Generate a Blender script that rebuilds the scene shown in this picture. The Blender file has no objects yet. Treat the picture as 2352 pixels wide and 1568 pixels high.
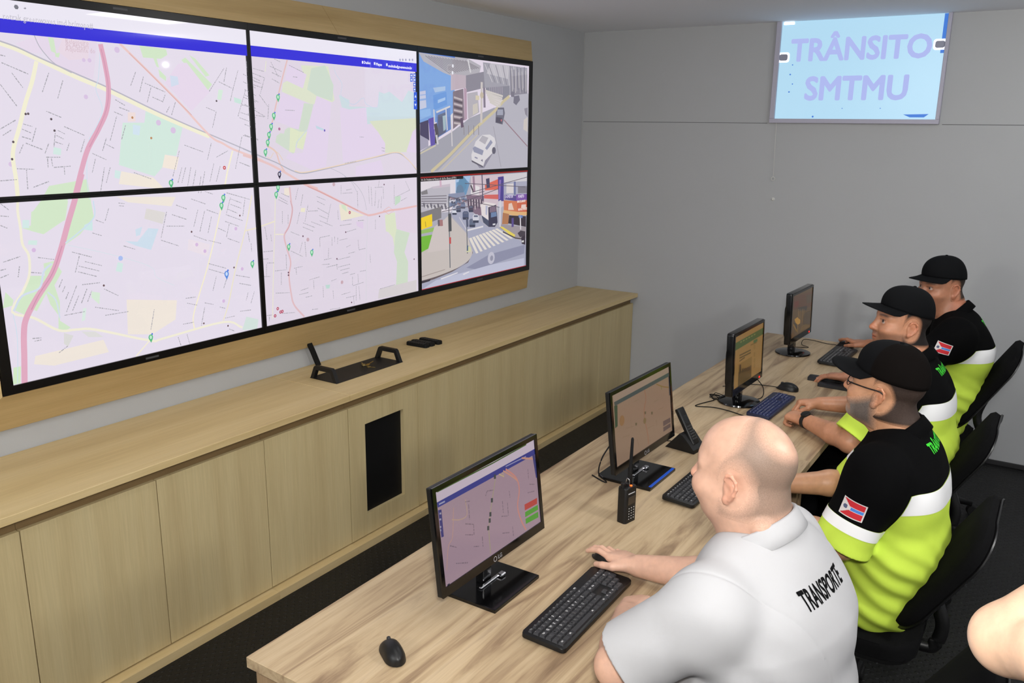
import bpy, bmesh, math, random
import numpy as np
from mathutils import Vector, Matrix
from mathutils.bvhtree import BVHTree

random.seed(7)
rng = np.random.default_rng(7)
scene = bpy.context.scene
COL = scene.collection

# ------------------------------------------------------------------ camera
CAM = np.array([3.2208, -5.9347, 2.03])
YAW, PITCH, ROLL, FPX = 0.57305, -0.24489, 0.013394, 1960.89
_cy, _sy, _cp, _sp = math.cos(YAW), math.sin(YAW), math.cos(PITCH), math.sin(PITCH)
FWD = np.array([-_sy*_cp, _cy*_cp, _sp])
_right = np.array([_cy, _sy, 0.0]); _up = np.cross(_right, FWD)
RGT = math.cos(ROLL)*_right + math.sin(ROLL)*_up
UPV = -math.sin(ROLL)*_right + math.cos(ROLL)*_up
cam_data = bpy.data.cameras.new('camera')
cam_data.sensor_width = 36.0
cam_data.lens = FPX/2352*36.0
cam_data.clip_start = 0.05
cam_data.dof.use_dof = False
cam = bpy.data.objects.new('camera', cam_data); COL.objects.link(cam)
cam.matrix_world = Matrix(((RGT[0], UPV[0], -FWD[0], CAM[0]), (RGT[1], UPV[1], -FWD[1], CAM[1]),
                           (RGT[2], UPV[2], -FWD[2], CAM[2]), (0, 0, 0, 1)))
scene.camera = cam

def ray(px, py):
    return FWD + RGT*((px-1176)/FPX) - UPV*((py-784)/FPX)
def at(px, py, axis, v):
    """the point of the plane (axis = v) seen at a pixel of the photograph"""
    d = ray(px, py); return CAM + d*((v-CAM[axis])/d[axis])
def at_plane(px, py, o, n):
    d = ray(px, py); return CAM + d*(np.dot(np.asarray(o)-CAM, n)/np.dot(d, n))

# ------------------------------------------------------------------ view, world, lights
scene.view_settings.view_transform = 'Standard'
scene.view_settings.look = 'None'
scene.view_settings.exposure = 0.0
scene.view_settings.gamma = 1.0
scene.view_settings.use_curve_mapping = False
world = bpy.data.worlds.new('world'); scene.world = world; world.use_nodes = True
world.node_tree.nodes['Background'].inputs[0].default_value = (0.6, 0.65, 0.7, 1)
world.node_tree.nodes['Background'].inputs[1].default_value = 0.05
H_CEIL = 2.727

def area_light(name, loc, size, sizey, power, color=(1, 1, 1), rot=(0, 0, 0)):
    l = bpy.data.lights.new(name, 'AREA'); l.shape = 'RECTANGLE'; l.size = size; l.size_y = sizey
    l.energy = power; l.color = color
    o = bpy.data.objects.new(name, l); COL.objects.link(o); o.location = loc; o.rotation_euler = rot
    return o
# point lamps in place of tubes under the ceiling, all outside the frame
def point_light(name, loc, power, color=(1.0, 0.985, 0.95), r=0.10):
    l = bpy.data.lights.new(name, 'POINT'); l.energy = power; l.shadow_soft_size = r; l.color = color
    o = bpy.data.objects.new(name, l); COL.objects.link(o); o.location = loc; return o
for _x, _y, _p in ((1.4, -8.0, 105), (4.4, -6.6, 12), (4.6, -3.7, 74)):  # unseen fill lamps, added to lift the ceiling, walls and cabinets
    point_light('unseen_ceiling_light', (_x, _y, 2.52), _p)
point_light('unseen_ceiling_light', (3.47, -1.3, 2.5), 12, r=0.012)
area_light('unseen_ceiling_light', (2.2, -4.4, H_CEIL-0.04), 1.1, 0.3, 5, (1.0, 0.985, 0.95))
area_light('unseen_ceiling_light', (2.15, -2.3, H_CEIL-0.035), 0.6, 0.6, 9, (1.0, 0.985, 0.95))  # unseen panel added to brighten the far desk
# the photographer's flash, just above and right of the lens
_fl = CAM + RGT*0.07 + UPV*0.16 - FWD*0.02
fl = area_light('camera_flash', _fl, 0.16, 0.10, 46.0, (1.0, 0.97, 0.93))
fl.matrix_world = Matrix.Translation(Vector(_fl)) @ cam.matrix_world.to_3x3().to_4x4()

# ------------------------------------------------------------------ materials
def lin(c):
    c = np.asarray(c, float)/255.0
    return np.where(c <= 0.04045, c/12.92, ((c+0.055)/1.055)**2.4)
def L4(c):
    r = lin(c); return (float(r[0]), float(r[1]), float(r[2]), 1.0)
MATS = {}
def mat(name, color=(128, 128, 128), rough=0.5, metal=0.0, spec=0.5, emit=None, estr=1.0, coat=0.0, noise=0.0, nscale=40.0, bump=0.0, bscale=200.0, alpha=1.0):
    if name in MATS: return MATS[name]
    m = bpy.data.materials.new(name); m.use_nodes = True; nt = m.node_tree
    b = nt.nodes['Principled BSDF']
    b.inputs['Base Color'].default_value = L4(color)
    b.inputs['Roughness'].default_value = rough; b.inputs['Metallic'].default_value = metal
    b.inputs['Specular IOR Level'].default_value = spec; b.inputs['Coat Weight'].default_value = coat
    b.inputs['Alpha'].default_value = alpha
    if emit is not None:
        b.inputs['Emission Color'].default_value = L4(emit); b.inputs['Emission Strength'].default_value = estr
    tc = nt.nodes.new('ShaderNodeTexCoord')
    if noise > 0:
        n = nt.nodes.new('ShaderNodeTexNoise'); n.inputs['Scale'].default_value = nscale; n.inputs['Detail'].default_value = 4
        nt.links.new(tc.outputs['Object'], n.inputs['Vector'])
        h = nt.nodes.new('ShaderNodeHueSaturation'); h.inputs['Color'].default_value = L4(color)
        mr = nt.nodes.new('ShaderNodeMapRange'); mr.inputs['To Min'].default_value = 1-noise; mr.inputs['To Max'].default_value = 1+noise
        nt.links.new(n.outputs['Fac'], mr.inputs['Value']); nt.links.new(mr.outputs['Result'], h.inputs['Value'])
        nt.links.new(h.outputs['Color'], b.inputs['Base Color'])
    if bump > 0:
        n2 = nt.nodes.new('ShaderNodeTexNoise'); n2.inputs['Scale'].default_value = bscale; n2.inputs['Detail'].default_value = 3
        nt.links.new(tc.outputs['Object'], n2.inputs['Vector'])
        bp = nt.nodes.new('ShaderNodeBump'); bp.inputs['Strength'].default_value = bump; bp.inputs['Distance'].default_value = 0.002
        nt.links.new(n2.outputs['Fac'], bp.inputs['Height']); nt.links.new(bp.outputs['Normal'], b.inputs['Normal'])
    MATS[name] = m; return m

def wood(name, stops, grain_axis, stretch=14.0, scale=9.0, rough=0.45, fine=0.10, warp=0.35, seed=0.0):
    """laminate wood: colour bands drawn out along one axis, with a finer pore grain on top"""
    m = bpy.data.materials.new(name); m.use_nodes = True; nt = m.node_tree; b = nt.nodes['Principled BSDF']
    tc = nt.nodes.new('ShaderNodeTexCoord'); mp = nt.nodes.new('ShaderNodeMapping')
    s = [scale]*3; s[grain_axis] = scale/stretch
    mp.inputs['Scale'].default_value = s; mp.inputs['Location'].default_value = (seed, seed*1.7, seed*0.3)
    nt.links.new(tc.outputs['Object'], mp.inputs['Vector'])
    n = nt.nodes.new('ShaderNodeTexNoise'); n.inputs['Scale'].default_value = 1.0; n.inputs['Detail'].default_value = 5
    n.inputs['Roughness'].default_value = 0.62; n.inputs['Distortion'].default_value = warp
    nt.links.new(mp.outputs['Vector'], n.inputs['Vector'])
    r = nt.nodes.new('ShaderNodeValToRGB'); el = r.color_ramp.elements
    while len(el) < len(stops): el.new(0.5)
    for e, (p, c) in zip(el, stops): e.position = p; e.color = L4(c)
    nt.links.new(n.outputs['Fac'], r.inputs['Fac'])
    mp2 = nt.nodes.new('ShaderNodeMapping'); s2 = [scale*16]*3; s2[grain_axis] = scale*0.6
    mp2.inputs['Scale'].default_value = s2; nt.links.new(tc.outputs['Object'], mp2.inputs['Vector'])
    n2 = nt.nodes.new('ShaderNodeTexNoise'); n2.inputs['Scale'].default_value = 1.0; n2.inputs['Detail'].default_value = 3
    nt.links.new(mp2.outputs['Vector'], n2.inputs['Vector'])
    mr = nt.nodes.new('ShaderNodeMapRange'); mr.inputs['From Min'].default_value = 0.3; mr.inputs['From Max'].default_value = 0.7
    mr.inputs['To Min'].default_value = 1-fine; mr.inputs['To Max'].default_value = 1+fine*0.6
    nt.links.new(n2.outputs['Fac'], mr.inputs['Value'])
    h = nt.nodes.new('ShaderNodeHueSaturation'); nt.links.new(r.outputs['Color'], h.inputs['Color']); nt.links.new(mr.outputs['Result'], h.inputs['Value'])
    nt.links.new(h.outputs['Color'], b.inputs['Base Color'])
    b.inputs['Roughness'].default_value = rough; b.inputs['Specular IOR Level'].default_value = 0.35
    MATS[name] = m; return m

def attr_mat(name, rough=0.55, spec=0.4, sss=0.0, noise=0.08, nscale=60.0, bump=0.0, bscale=300.0, emission=False, estr=1.0, gloss=0.12):
    """colour read from the mesh's own 'Col' attribute"""
    if name in MATS: return MATS[name]
    m = bpy.data.materials.new(name); m.use_nodes = True; nt = m.node_tree; b = nt.nodes['Principled BSDF']
    a = nt.nodes.new('ShaderNodeAttribute'); a.attribute_name = 'Col'
    b.inputs['Specular IOR Level'].default_value = spec; b.inputs['Roughness'].default_value = rough
    if emission:
        b.inputs['Base Color'].default_value = (0.012, 0.012, 0.012, 1); b.inputs['Roughness'].default_value = gloss
        nt.links.new(a.outputs['Color'], b.inputs['Emission Color']); b.inputs['Emission Strength'].default_value = estr
    else:
        tc = nt.nodes.new('ShaderNodeTexCoord')
        n = nt.nodes.new('ShaderNodeTexNoise'); n.inputs['Scale'].default_value = nscale; n.inputs['Detail'].default_value = 5
        nt.links.new(tc.outputs['Object'], n.inputs['Vector'])
        mr = nt.nodes.new('ShaderNodeMapRange'); mr.inputs['From Min'].default_value = 0.3; mr.inputs['From Max'].default_value = 0.7
        mr.inputs['To Min'].default_value = 1-noise; mr.inputs['To Max'].default_value = 1+noise
        h = nt.nodes.new('ShaderNodeHueSaturation'); nt.links.new(a.outputs['Color'], h.inputs['Color'])
        nt.links.new(n.outputs['Fac'], mr.inputs['Value']); nt.links.new(mr.outputs['Result'], h.inputs['Value'])
        nt.links.new(h.outputs['Color'], b.inputs['Base Color'])
        if sss > 0:
            b.inputs['Subsurface Weight'].default_value = sss; b.inputs['Subsurface Radius'].default_value = (0.012, 0.005, 0.003); b.inputs['Subsurface Scale'].default_value = 0.6
        if bump > 0:
            n2 = nt.nodes.new('ShaderNodeTexNoise'); n2.inputs['Scale'].default_value = bscale; n2.inputs['Detail'].default_value = 3
            nt.links.new(tc.outputs['Object'], n2.inputs['Vector'])
            bp = nt.nodes.new('ShaderNodeBump'); bp.inputs['Strength'].default_value = bump; bp.inputs['Distance'].default_value = 0.002
            nt.links.new(n2.outputs['Fac'], bp.inputs['Height']); nt.links.new(bp.outputs['Normal'], b.inputs['Normal'])
    MATS[name] = m; return m

OAK_V = wood('oak_vertical', [(0.22, (184, 164, 122)), (0.5, (198, 180, 136)), (0.78, (207, 191, 148))], 2, 26, 9, fine=0.07)
OAK_TOP = wood('oak_worktop', [(0.28, (190, 164, 116)), (0.5, (208, 184, 134)), (0.72, (218, 196, 150))], 1, 20, 10, fine=0.05)
OAK_RAIL = wood('oak_rail', [(0.3, (120, 98, 66)), (0.7, (140, 116, 80))], 1, 20, 10)
OAK_SUR = wood('oak_surround', [(0.28, (178, 152, 104)), (0.5, (194, 168, 120)), (0.74, (204, 180, 132))], 1, 16, 9, fine=0.06)
OAK_SUR_V = wood('oak_surround_upright', [(0.28, (178, 152, 104)), (0.5, (194, 168, 120)), (0.74, (204, 180, 132))], 2, 16, 9, fine=0.06)
DESK = wood('walnut_desk', [(0.28, (108, 86, 66)), (0.40, (152, 128, 100)), (0.50, (180, 157, 124)), (0.62, (193, 171, 138)), (0.76, (156, 134, 110))], 1, 13, 15, rough=0.42, fine=0.07, warp=0.9)
DESK_V = wood('walnut_panel', [(0.26, (112, 90, 66)), (0.45, (150, 124, 94)), (0.75, (166, 140, 110))], 2, 13, 13)
BLACK = mat('black_plastic', (14, 14, 15), 0.42, spec=0.4)
BLACK_GLOSS = mat('black_gloss', (8, 8, 9), 0.12, spec=0.5)
BLACK_MATTE = mat('black_matte', (15, 15, 16), 0.75, spec=0.25)
METAL_BLACK = mat('black_steel', (20, 19, 20), 0.5, spec=0.4, noise=0.1)
CHROME = mat('chrome', (200, 200, 205), 0.18, metal=1.0)
BRASS = mat('brass_keys', (190, 170, 110), 0.3, metal=1.0)
WHITE_P = mat('white_plastic', (215, 215, 210), 0.4)

# ------------------------------------------------------------------ scene-graph helpers
def tag(o, label=None, cat=None, group=None, kind=None):
    if label: o['label'] = label
    if cat: o['category'] = cat
    if group: o['group'] = group
    if kind: o['kind'] = kind
    return o
def thing(name, label, cat, loc=(0, 0, 0), rotz=0.0, group=None):
    o = bpy.data.objects.new(name, None); COL.objects.link(o)
    o.location = loc; o.rotation_euler = (0, 0, rotz); o.empty_display_size = 0.05
    return tag(o, label, cat, group)
def link(name, me, parent=None):
    o = bpy.data.objects.new(name, me); COL.objects.link(o)
    if parent is not None: o.parent = parent
    return o
def obj(name, bm, materials, parent=None, smooth=False, angle=None):
    me = bpy.data.meshes.new(name)
    bmesh.ops.recalc_face_normals(bm, faces=bm.faces[:])
    bm.to_mesh(me); bm.free()
    if not isinstance(materials, (list, tuple)): materials = [materials]
    for m in materials: me.materials.append(m)
    if smooth:
        me.polygons.foreach_set('use_smooth', [True]*len(me.polygons))
        if angle: me.set_sharp_from_angle(angle=math.radians(angle))
    return link(name, me, parent)
def copy_tree(o, parent=None):
    c = o.copy(); COL.objects.link(c)
    if parent is not None: c.parent = parent
    for ch in list(o.children): copy_tree(ch, c)
    return c

# ------------------------------------------------------------------ mesh helpers (all add to a bmesh)
def add_box(bm, lo, hi, bevel=0.0, seg=2, M=None, mi=0):
    r = bmesh.ops.create_cube(bm, size=1.0); vs = r['verts']
    lo, hi = Vector(lo), Vector(hi)
    for v in vs: v.co = Vector((lo[i]+(v.co[i]+0.5)*(hi[i]-lo[i]) for i in range(3)))
    fs = {f for v in vs for f in v.link_faces}
    if bevel > 0:
        es = list({e for v in vs for e in v.link_edges})
        rr = bmesh.ops.bevel(bm, geom=es, offset=bevel, segments=seg, affect='EDGES', profile=0.5)
        fs = set(rr['faces']) | {f for f in fs if f.is_valid}
        allf = set()
        stack = list(fs)
        while stack:
            f = stack.pop()
            if f in allf: continue
            allf.add(f)
            for e in f.edges: stack += [g for g in e.link_faces if g not in allf]
        fs = allf
    vs2 = {v for f in fs for v in f.verts}
    if M is not None:
        for v in vs2: v.co = M @ v.co
    for f in fs: f.material_index = mi
    return fs
def add_prism(bm, pts2, z0, z1, M=None, mi=0, bevel=0.0, seg=2):
    """polygon in xy extruded in z"""
    bot = [bm.verts.new((x, y, z0)) for x, y in pts2]; top = [bm.verts.new((x, y, z1)) for x, y in pts2]
    n = len(pts2); fs = [bm.faces.new(bot[::-1]), bm.faces.new(top)]
    for i in range(n): fs.append(bm.faces.new((bot[i], bot[(i+1) % n], top[(i+1) % n], top[i])))
    vs = bot+top
    if bevel > 0:
        es = [e for e in fs[1].edges]
        rr = bmesh.ops.bevel(bm, geom=es, offset=bevel, segments=seg, affect='EDGES', profile=0.5)
        fs = [f for f in fs if f.is_valid] + rr['faces']
        vs = list({v for f in fs for v in f.verts})
    for f in fs: f.material_index = mi
    if M is not None:
        for v in vs: v.co = M @ v.co
    return fs
def round_rect(w, h, r, n=5):
    pts = []
    for cx, cy, a0 in ((w/2-r, h/2-r, 0), (-w/2+r, h/2-r, 90), (-w/2+r, -h/2+r, 180), (w/2-r, -h/2+r, 270)):
        for i in range(n+1):
            a = math.radians(a0+90*i/n); pts.append((cx+r*math.cos(a), cy+r*math.sin(a)))
    return pts
def add_tube(bm, pts, r, seg=8, mi=0, cap=True):
    pts = [Vector(p) for p in pts]; rings = []
    rs = r if isinstance(r, (list, tuple)) else [r]*len(pts)
    ref = Vector((0, 0, 1))
    for i, p in enumerate(pts):
        d = (pts[min(i+1, len(pts)-1)]-pts[max(i-1, 0)]).normalized()
        if abs(d.dot(ref)) > 0.95: ref = Vector((1, 0, 0)) if abs(d.x) < 0.9 else Vector((0, 1, 0))
        u = d.cross(ref).normalized(); w = d.cross(u).normalized(); ref = -w if False else ref
        rings.append([bm.verts.new(p+(u*math.cos(2*math.pi*k/seg)+w*math.sin(2*math.pi*k/seg))*rs[i]) for k in range(seg)])
    fs = []
    for a, b in zip(rings, rings[1:]):
        for k in range(seg): fs.append(bm.faces.new((a[k], a[(k+1) % seg], b[(k+1) % seg], b[k])))
    if cap:
        fs.append(bm.faces.new(rings[0][::-1])); fs.append(bm.faces.new(rings[-1]))
    for f in fs: f.material_index = mi
    return fs
def add_lathe(bm, prof, seg=32, M=None, mi=0, sx=1.0, sy=1.0, a0=0.0, a1=2*math.pi):
    closed = abs(a1-a0-2*math.pi) < 1e-6
    n = seg if closed else seg+1
    rings = []
    for rr, z in prof:
        ring = []
        for k in range(n):
            a = a0+(a1-a0)*k/seg
            v = Vector((rr*sx*math.cos(a), rr*sy*math.sin(a), z))
            ring.append(bm.verts.new(M @ v if M is not None else v))
        rings.append(ring)
    fs = []
    for a, b in zip(rings, rings[1:]):
        for k in range(seg):
            j = (k+1) % n
            fs.append(bm.faces.new((a[k], a[j], b[j], b[k])))
    for f in fs: f.material_index = mi
    return fs
def spline(pts, n=8):
    """Catmull-Rom through the points"""
    P = [np.asarray(p, float) for p in pts]; P = [2*P[0]-P[1]]+P+[2*P[-1]-P[-2]]; out = []
    for i in range(1, len(P)-2):
        for k in range(n):
            t = k/n; a, b, c, d = P[i-1], P[i], P[i+1], P[i+2]
            out.append(0.5*((2*b)+(-a+c)*t+(2*a-5*b+4*c-d)*t*t+(-a+3*b-3*c+d)*t**3))
    out.append(P[-2]); return [tuple(float(c) for c in q) for q in out]
def frame(o, x, y, z):
    x, y, z, o = Vector(x), Vector(y), Vector(z), Vector(o)
    return Matrix(((x.x, y.x, z.x, o.x), (x.y, y.y, z.y, o.y), (x.z, y.z, z.z, o.z), (0, 0, 0, 1)))
def text_mesh(s, size=1.0, bold=0.0, sx=1.0, extrude=0.0, align='CENTER', res=3):
    cu = bpy.data.curves.new('lettering', 'FONT'); cu.body = s; cu.size = size; cu.align_x = align; cu.align_y = 'CENTER'
    cu.extrude = extrude; cu.resolution_u = res
    o = bpy.data.objects.new('lettering', cu); COL.objects.link(o)
    dg = bpy.context.evaluated_depsgraph_get(); dg.update()
    me = bpy.data.meshes.new_from_object(o.evaluated_get(dg))
    V = np.array([v.co[:] for v in me.vertices]); F = [tuple(p.vertices) for p in me.polygons]
    if bold > 0:      # heavier strokes: the letters laid down again, shifted by the stroke's extra width
        V0, F0 = V, F; V, F = [], []
        for i, (a, b) in enumerate(((0, 0), (1, 0), (-1, 0), (0, 1), (0, -1), (.7, .7), (-.7, .7), (.7, -.7), (-.7, -.7))):
            V.append(V0+np.array((a*bold, b*bold, 0))); F += [tuple(k+i*len(V0) for k in f) for f in F0]
        V = np.concatenate(V)
    bpy.data.objects.remove(o); bpy.data.curves.remove(cu); bpy.data.meshes.remove(me)
    V[:, 0] *= sx
    return V, F
# ================================================================== the room
def struct(name, bm, m, parent=None, label=None, smooth=False):
    o = obj(name, bm, m, parent, smooth)
    if parent is None: o['kind'] = 'structure'
    if label: o['label'] = label
    return o
WALL = mat('wall_paint', (176, 178, 180), 0.85, spec=0.2, noise=0.02, nscale=3.0, bump=0.15, bscale=350)
CEILM = mat('ceiling_paint', (238, 241, 248), 0.9, spec=0.2)
FLOORM = mat('rubber_floor', (17, 17, 18), 0.5, spec=0.35)
def stud_nodes(m):
    nt = m.node_tree; b = nt.nodes['Principled BSDF']
    tc = nt.nodes.new('ShaderNodeTexCoord')
    def math_(op, a, c=None):
        n = nt.nodes.new('ShaderNodeMath'); n.operation = op
        if isinstance(a, (int, float)): n.inputs[0].default_value = a
        else: nt.links.new(a, n.inputs[0])
        if c is not None:
            if isinstance(c, (int, float)): n.inputs[1].default_value = c
            else: nt.links.new(c, n.inputs[1])
        return n.outputs[0]
    sp = nt.nodes.new('ShaderNodeSeparateXYZ'); nt.links.new(tc.outputs['Object'], sp.inputs[0])
    u = math_('MULTIPLY', math_('ADD', sp.outputs[0], sp.outputs[1]), 24.0)
    v = math_('MULTIPLY', math_('SUBTRACT', sp.outputs[0], sp.outputs[1]), 24.0)
    fu = math_('SUBTRACT', math_('FRACT', u), 0.5); fv = math_('SUBTRACT', math_('FRACT', v), 0.5)
    d = math_('SQRT', math_('ADD', math_('MULTIPLY', fu, fu), math_('MULTIPLY', fv, fv)))
    mr = nt.nodes.new('ShaderNodeMapRange'); mr.inputs['From Min'].default_value = 0.30; mr.inputs['From Max'].default_value = 0.20
    mr.interpolation_type = 'SMOOTHSTEP'
    nt.links.new(d, mr.inputs['Value'])
    bp = nt.nodes.new('ShaderNodeBump'); bp.inputs['Strength'].default_value = 1.0; bp.inputs['Distance'].default_value = 0.004
    nt.links.new(mr.outputs['Result'], bp.inputs['Height']); nt.links.new(bp.outputs['Normal'], b.inputs['Normal'])
stud_nodes(FLOORM)
X1, Y0 = 5.6, -8.6
def slab(name, lo, hi, m):
    bm = bmesh.new(); add_box(bm, lo, hi); return struct(name, bm, m)
slab('floor', (-0.2, Y0, -0.15), (X1, 0.2, 0.0), FLOORM)
slab('ceiling', (-0.2, Y0, H_CEIL), (X1, 0.2, H_CEIL+0.12), CEILM)
slab('wall_left', (-0.2, Y0, 0), (0, 0.2, H_CEIL), WALL)
slab('wall_right', (X1, Y0, 0), (X1+0.2, 0.2, H_CEIL), WALL)
slab('wall_front', (-0.2, Y0-0.2, 0), (X1+0.2, Y0, H_CEIL), WALL)
WX0, WX1, WZ0, WZ1 = 1.452, 2.462, 2.098, H_CEIL
bm = bmesh.new()
add_box(bm, (0, 0, 0), (X1, 0.2, WZ0)); add_box(bm, (0, 0, WZ0), (WX0, 0.2, H_CEIL)); add_box(bm, (WX1, 0, WZ0), (X1, 0.2, H_CEIL))
struct('wall_back', bm, WALL)
SEAM = mat('panel_seam', (98, 99, 100), 0.9)
bm = bmesh.new(); add_box(bm, (0.012, -0.0008, 2.083), (WX0-0.03, 0.002, 2.0865)); add_box(bm, (WX1+0.03, -0.0008, 2.083), (X1, 0.002, 2.0865))
struct('trim_1', bm, SEAM, label='thin grey seam between the wall panels')
bm = bmesh.new(); add_box(bm, (0.0, -0.004, 0.82), (0.004, -0.0, H_CEIL))
struct('trim_2', bm, mat('corner_bead', (172, 173, 174), 0.8), label='pale filled joint in the corner of the room')
bm = bmesh.new(); add_box(bm, (0.56, -0.012, 0.0), (X1, 0.0, 0.03), 0.002, 1)
struct('baseboard_back', bm, mat('rubber_skirting', (34, 34, 36), 0.6))
bm = bmesh.new(); add_box(bm, (X1-0.012, Y0, 0.0), (X1, -0.012, 0.03), 0.002, 1)
struct('baseboard_right', bm, MATS['rubber_skirting'])

# ---- the lit window with the room sign
win = thing('window_1', 'backlit blue window pane lettered in two lines at the top of the back wall', 'window', ((WX0+WX1)/2, 0, WZ0))
win['kind'] = 'structure'
def wl(x, y, z): return (x-(WX0+WX1)/2, y, z-WZ0)
FRM = mat('window_frame_grey', (176, 174, 190), 0.5)
bm = bmesh.new()
add_box(bm, wl(WX0-0.012, -0.03, WZ0-0.012), wl(WX1+0.014, 0.05, WZ0+0.016), 0.002, 1)
add_box(bm, wl(WX0-0.012, -0.03, WZ0+0.016), wl(WX0+0.020, 0.05, WZ1), 0.002, 1)
add_box(bm, wl(WX1-0.008, -0.03, WZ0+0.016), wl(WX1+0.014, 0.05, WZ1), 0.002, 1)
obj('frame', bm, FRM, win)
PANE = mat('lit_pane', (60, 80, 95), 0.3, emit=(178, 218, 240), estr=0.93)
bm = bmesh.new(); add_box(bm, wl(WX0+0.020, -0.012, WZ0+0.016), wl(WX1-0.008, 0.0, WZ1-0.002)); obj('pane', bm, PANE, win)
EDGEB = mat('blue_film', (20, 60, 120), 0.4, emit=(52, 120, 214), estr=0.8)
bm = bmesh.new()
add_box(bm, wl(WX1-0.03, -0.0135, 2.50), wl(WX1-0.008, -0.012, WZ1-0.003))
add_prism(bm, [(0.31, 0.045), (0.455, 0.048), (0.43, 0.028), (0.35, 0.028)], 0.012, 0.0135, M=frame((0, 0, 0), (1, 0, 0), (0, 0, 1), (0, -1, 0)))
for _x, _z, _r in ((1.55, 2.395, .005), (1.57, 2.335, .004), (1.552, 2.285, .005), (1.72, 2.128, .006), (1.90, 2.18, .003), (2.13, 2.18, .003), (1.56, 2.455, .004)):
    add_lathe(bm, [(0.0001, 0.0135), (_r, 0.0135), (_r, 0.0118)], 10, M=frame(wl(_x, 0, _z), (1, 0, 0), (0, 0, 1), (0, -1, 0)))
obj('blue_film_mark', bm, EDGEB, win)
LETM = mat('sign_letters', (120, 120, 150), 0.6, emit=(172, 182, 218), estr=0.84)
for txt, cx, cz, hh, wid in (('TRÂNSITO', 1.962, 2.545, 0.155, 0.845), ('SMTMU', 1.965, 2.305, 0.165, 0.625)):
    V, F = text_mesh(txt, 0.2, 0.0065)
    w = V[:, 0].max()-V[:, 0].min(); ref = text_mesh('T', 0.2, 0.0035)[0]; h = ref[:, 1].max()-ref[:, 1].min()
    base = ref[:, 1].min()
    V[:, 0] = (V[:, 0]-(V[:, 0].max()+V[:, 0].min())/2)*wid/w; V[:, 1] = (V[:, 1]-base)*(hh*0.88)/h-hh*0.44
    bm = bmesh.new(); vs = [bm.verts.new(wl(cx+a, -0.0128, cz+b)) for a, b, _ in V]
    for f in F:
        try: bm.faces.new([vs[i] for i in f])
        except ValueError: pass
    r = bmesh.ops.solidify(bm, geom=bm.faces[:], thickness=0.0006)
    obj('lettering', bm, LETM, win)
GLOW = mat('leaking_daylight', (255, 255, 255), 0.5, emit=(250, 252, 255), estr=1.3)
CLIPM = mat('clip_grey', (150, 152, 170), 0.5)
for cx, cz, w, h, side in ((WX0+0.026, 2.503, 0.075, 0.062, 1), (WX1-0.015, 2.55, 0.075, 0.062, -1)):
    t = 0.011
    bm = bmesh.new(); add_prism(bm, round_rect(w-2*t, h-2*t, 0.012), 0.012, 0.020, M=frame(wl(cx+side*0.02, 0, cz), (1, 0, 0), (0, 0, 1), (0, -1, 0)))
    cl = obj('clip', bm, CLIPM, win)
    bm = bmesh.new(); M = frame(wl(cx+side*0.02, 0, cz), (1, 0, 0), (0, 0, 1), (0, -1, 0))
    o_, i_ = round_rect(w, h, 0.016), round_rect(w-2*t, h-2*t, 0.012)
    A = [bm.verts.new(M @ Vector((x, y, 0.016))) for x, y in o_]; B = [bm.verts.new(M @ Vector((x, y, 0.016))) for x, y in i_]
    A2 = [bm.verts.new(M @ Vector((x, y, 0.0125))) for x, y in o_]
    for k in range(len(A)):
        j = (k+1) % len(A); bm.faces.new((A[k], A[j], B[j], B[k])); bm.faces.new((A2[k], A2[j], A[j], A[k]))
    obj('lit_rim', bm, GLOW, cl)
bm = bmesh.new(); add_box(bm, wl(WX0+0.03, -0.02, WZ1-0.022), wl(WX0+0.10, -0.0125, WZ1-0.004), 0.003, 1); obj('lit_rim', bm, GLOW, win)
# blind cord, its ring and the hook below
t = thing('blind_cord', 'thin white bead cord with a ring hanging under the lit blue window', 'cord', (1.497, -0.016, 1.72))
bm = bmesh.new()
for k in range(62): bmesh.ops.create_icosphere(bm, subdivisions=1, radius=0.0024, matrix=Matrix.Translation((-0.010*k/61, 0, 0.012+0.376*k/61)))
add_tube(bm, [(0, 0, 0.01), (-0.010, 0, 0.39)], 0.0011, 6)
obj('bead_chain', bm, WHITE_P, t, True)
bm = bmesh.new(); add_tube(bm, [(0.012*math.cos(a), 0, -0.002+0.012*math.sin(a)) for a in np.linspace(0, 2*math.pi, 25)], 0.0022, 8, cap=False)
obj('ring', bm, WHITE_P, t, True)
bm = bmesh.new(); M = frame((1.505, 0, 1.581), (1, 0, 0), (0, 0, 1), (0, -1, 0))
add_lathe(bm, [(0.0001, 0.011), (0.006, 0.011), (0.0085, 0.008), (0.0085, 0.004), (0.011, 0.003), (0.011, 0.0)], 20, M)
tag(obj('wall_hook', bm, WHITE_P, smooth=True, angle=40), 'small round white hook on the grey wall below the cord ring', 'hook')

# ================================================================== the video wall
XS, PW, PH = 0.13, 1.1534, 0.6556
ZC, YG2 = 1.7668, -2.1384
YG1 = YG2-PW; YR = YG2+PW; YL = YG1-PW; ZT = ZC+PH; ZB = ZC-PH
BZR, BZB = 0.038, 0.032
SUR = 0.158
def board(parent, quad_front, quad_back, m, name='board'):
    """a sloping board: four front corners and the four wall-side corners behind them"""
    bm = bmesh.new(); c = [bm.verts.new(p) for p in quad_front]; d = [bm.verts.new(p) for p in quad_back]
    bm.faces.new(c); bm.faces.new(d[::-1])
    for i in range(4): bm.faces.new((c[i], d[i], d[(i+1) % 4], c[(i+1) % 4]))
    return obj(name, bm, m, parent)
yo0, yo1, zo0, zo1 = YL-BZR-0.002, YR+BZR+0.002, ZB-BZB-0.002, ZT+BZB+0.002
yw0, yw1, zw0, zw1 = YL-BZR-SUR, YR+BZR+SUR, 0.917, 2.597
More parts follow.
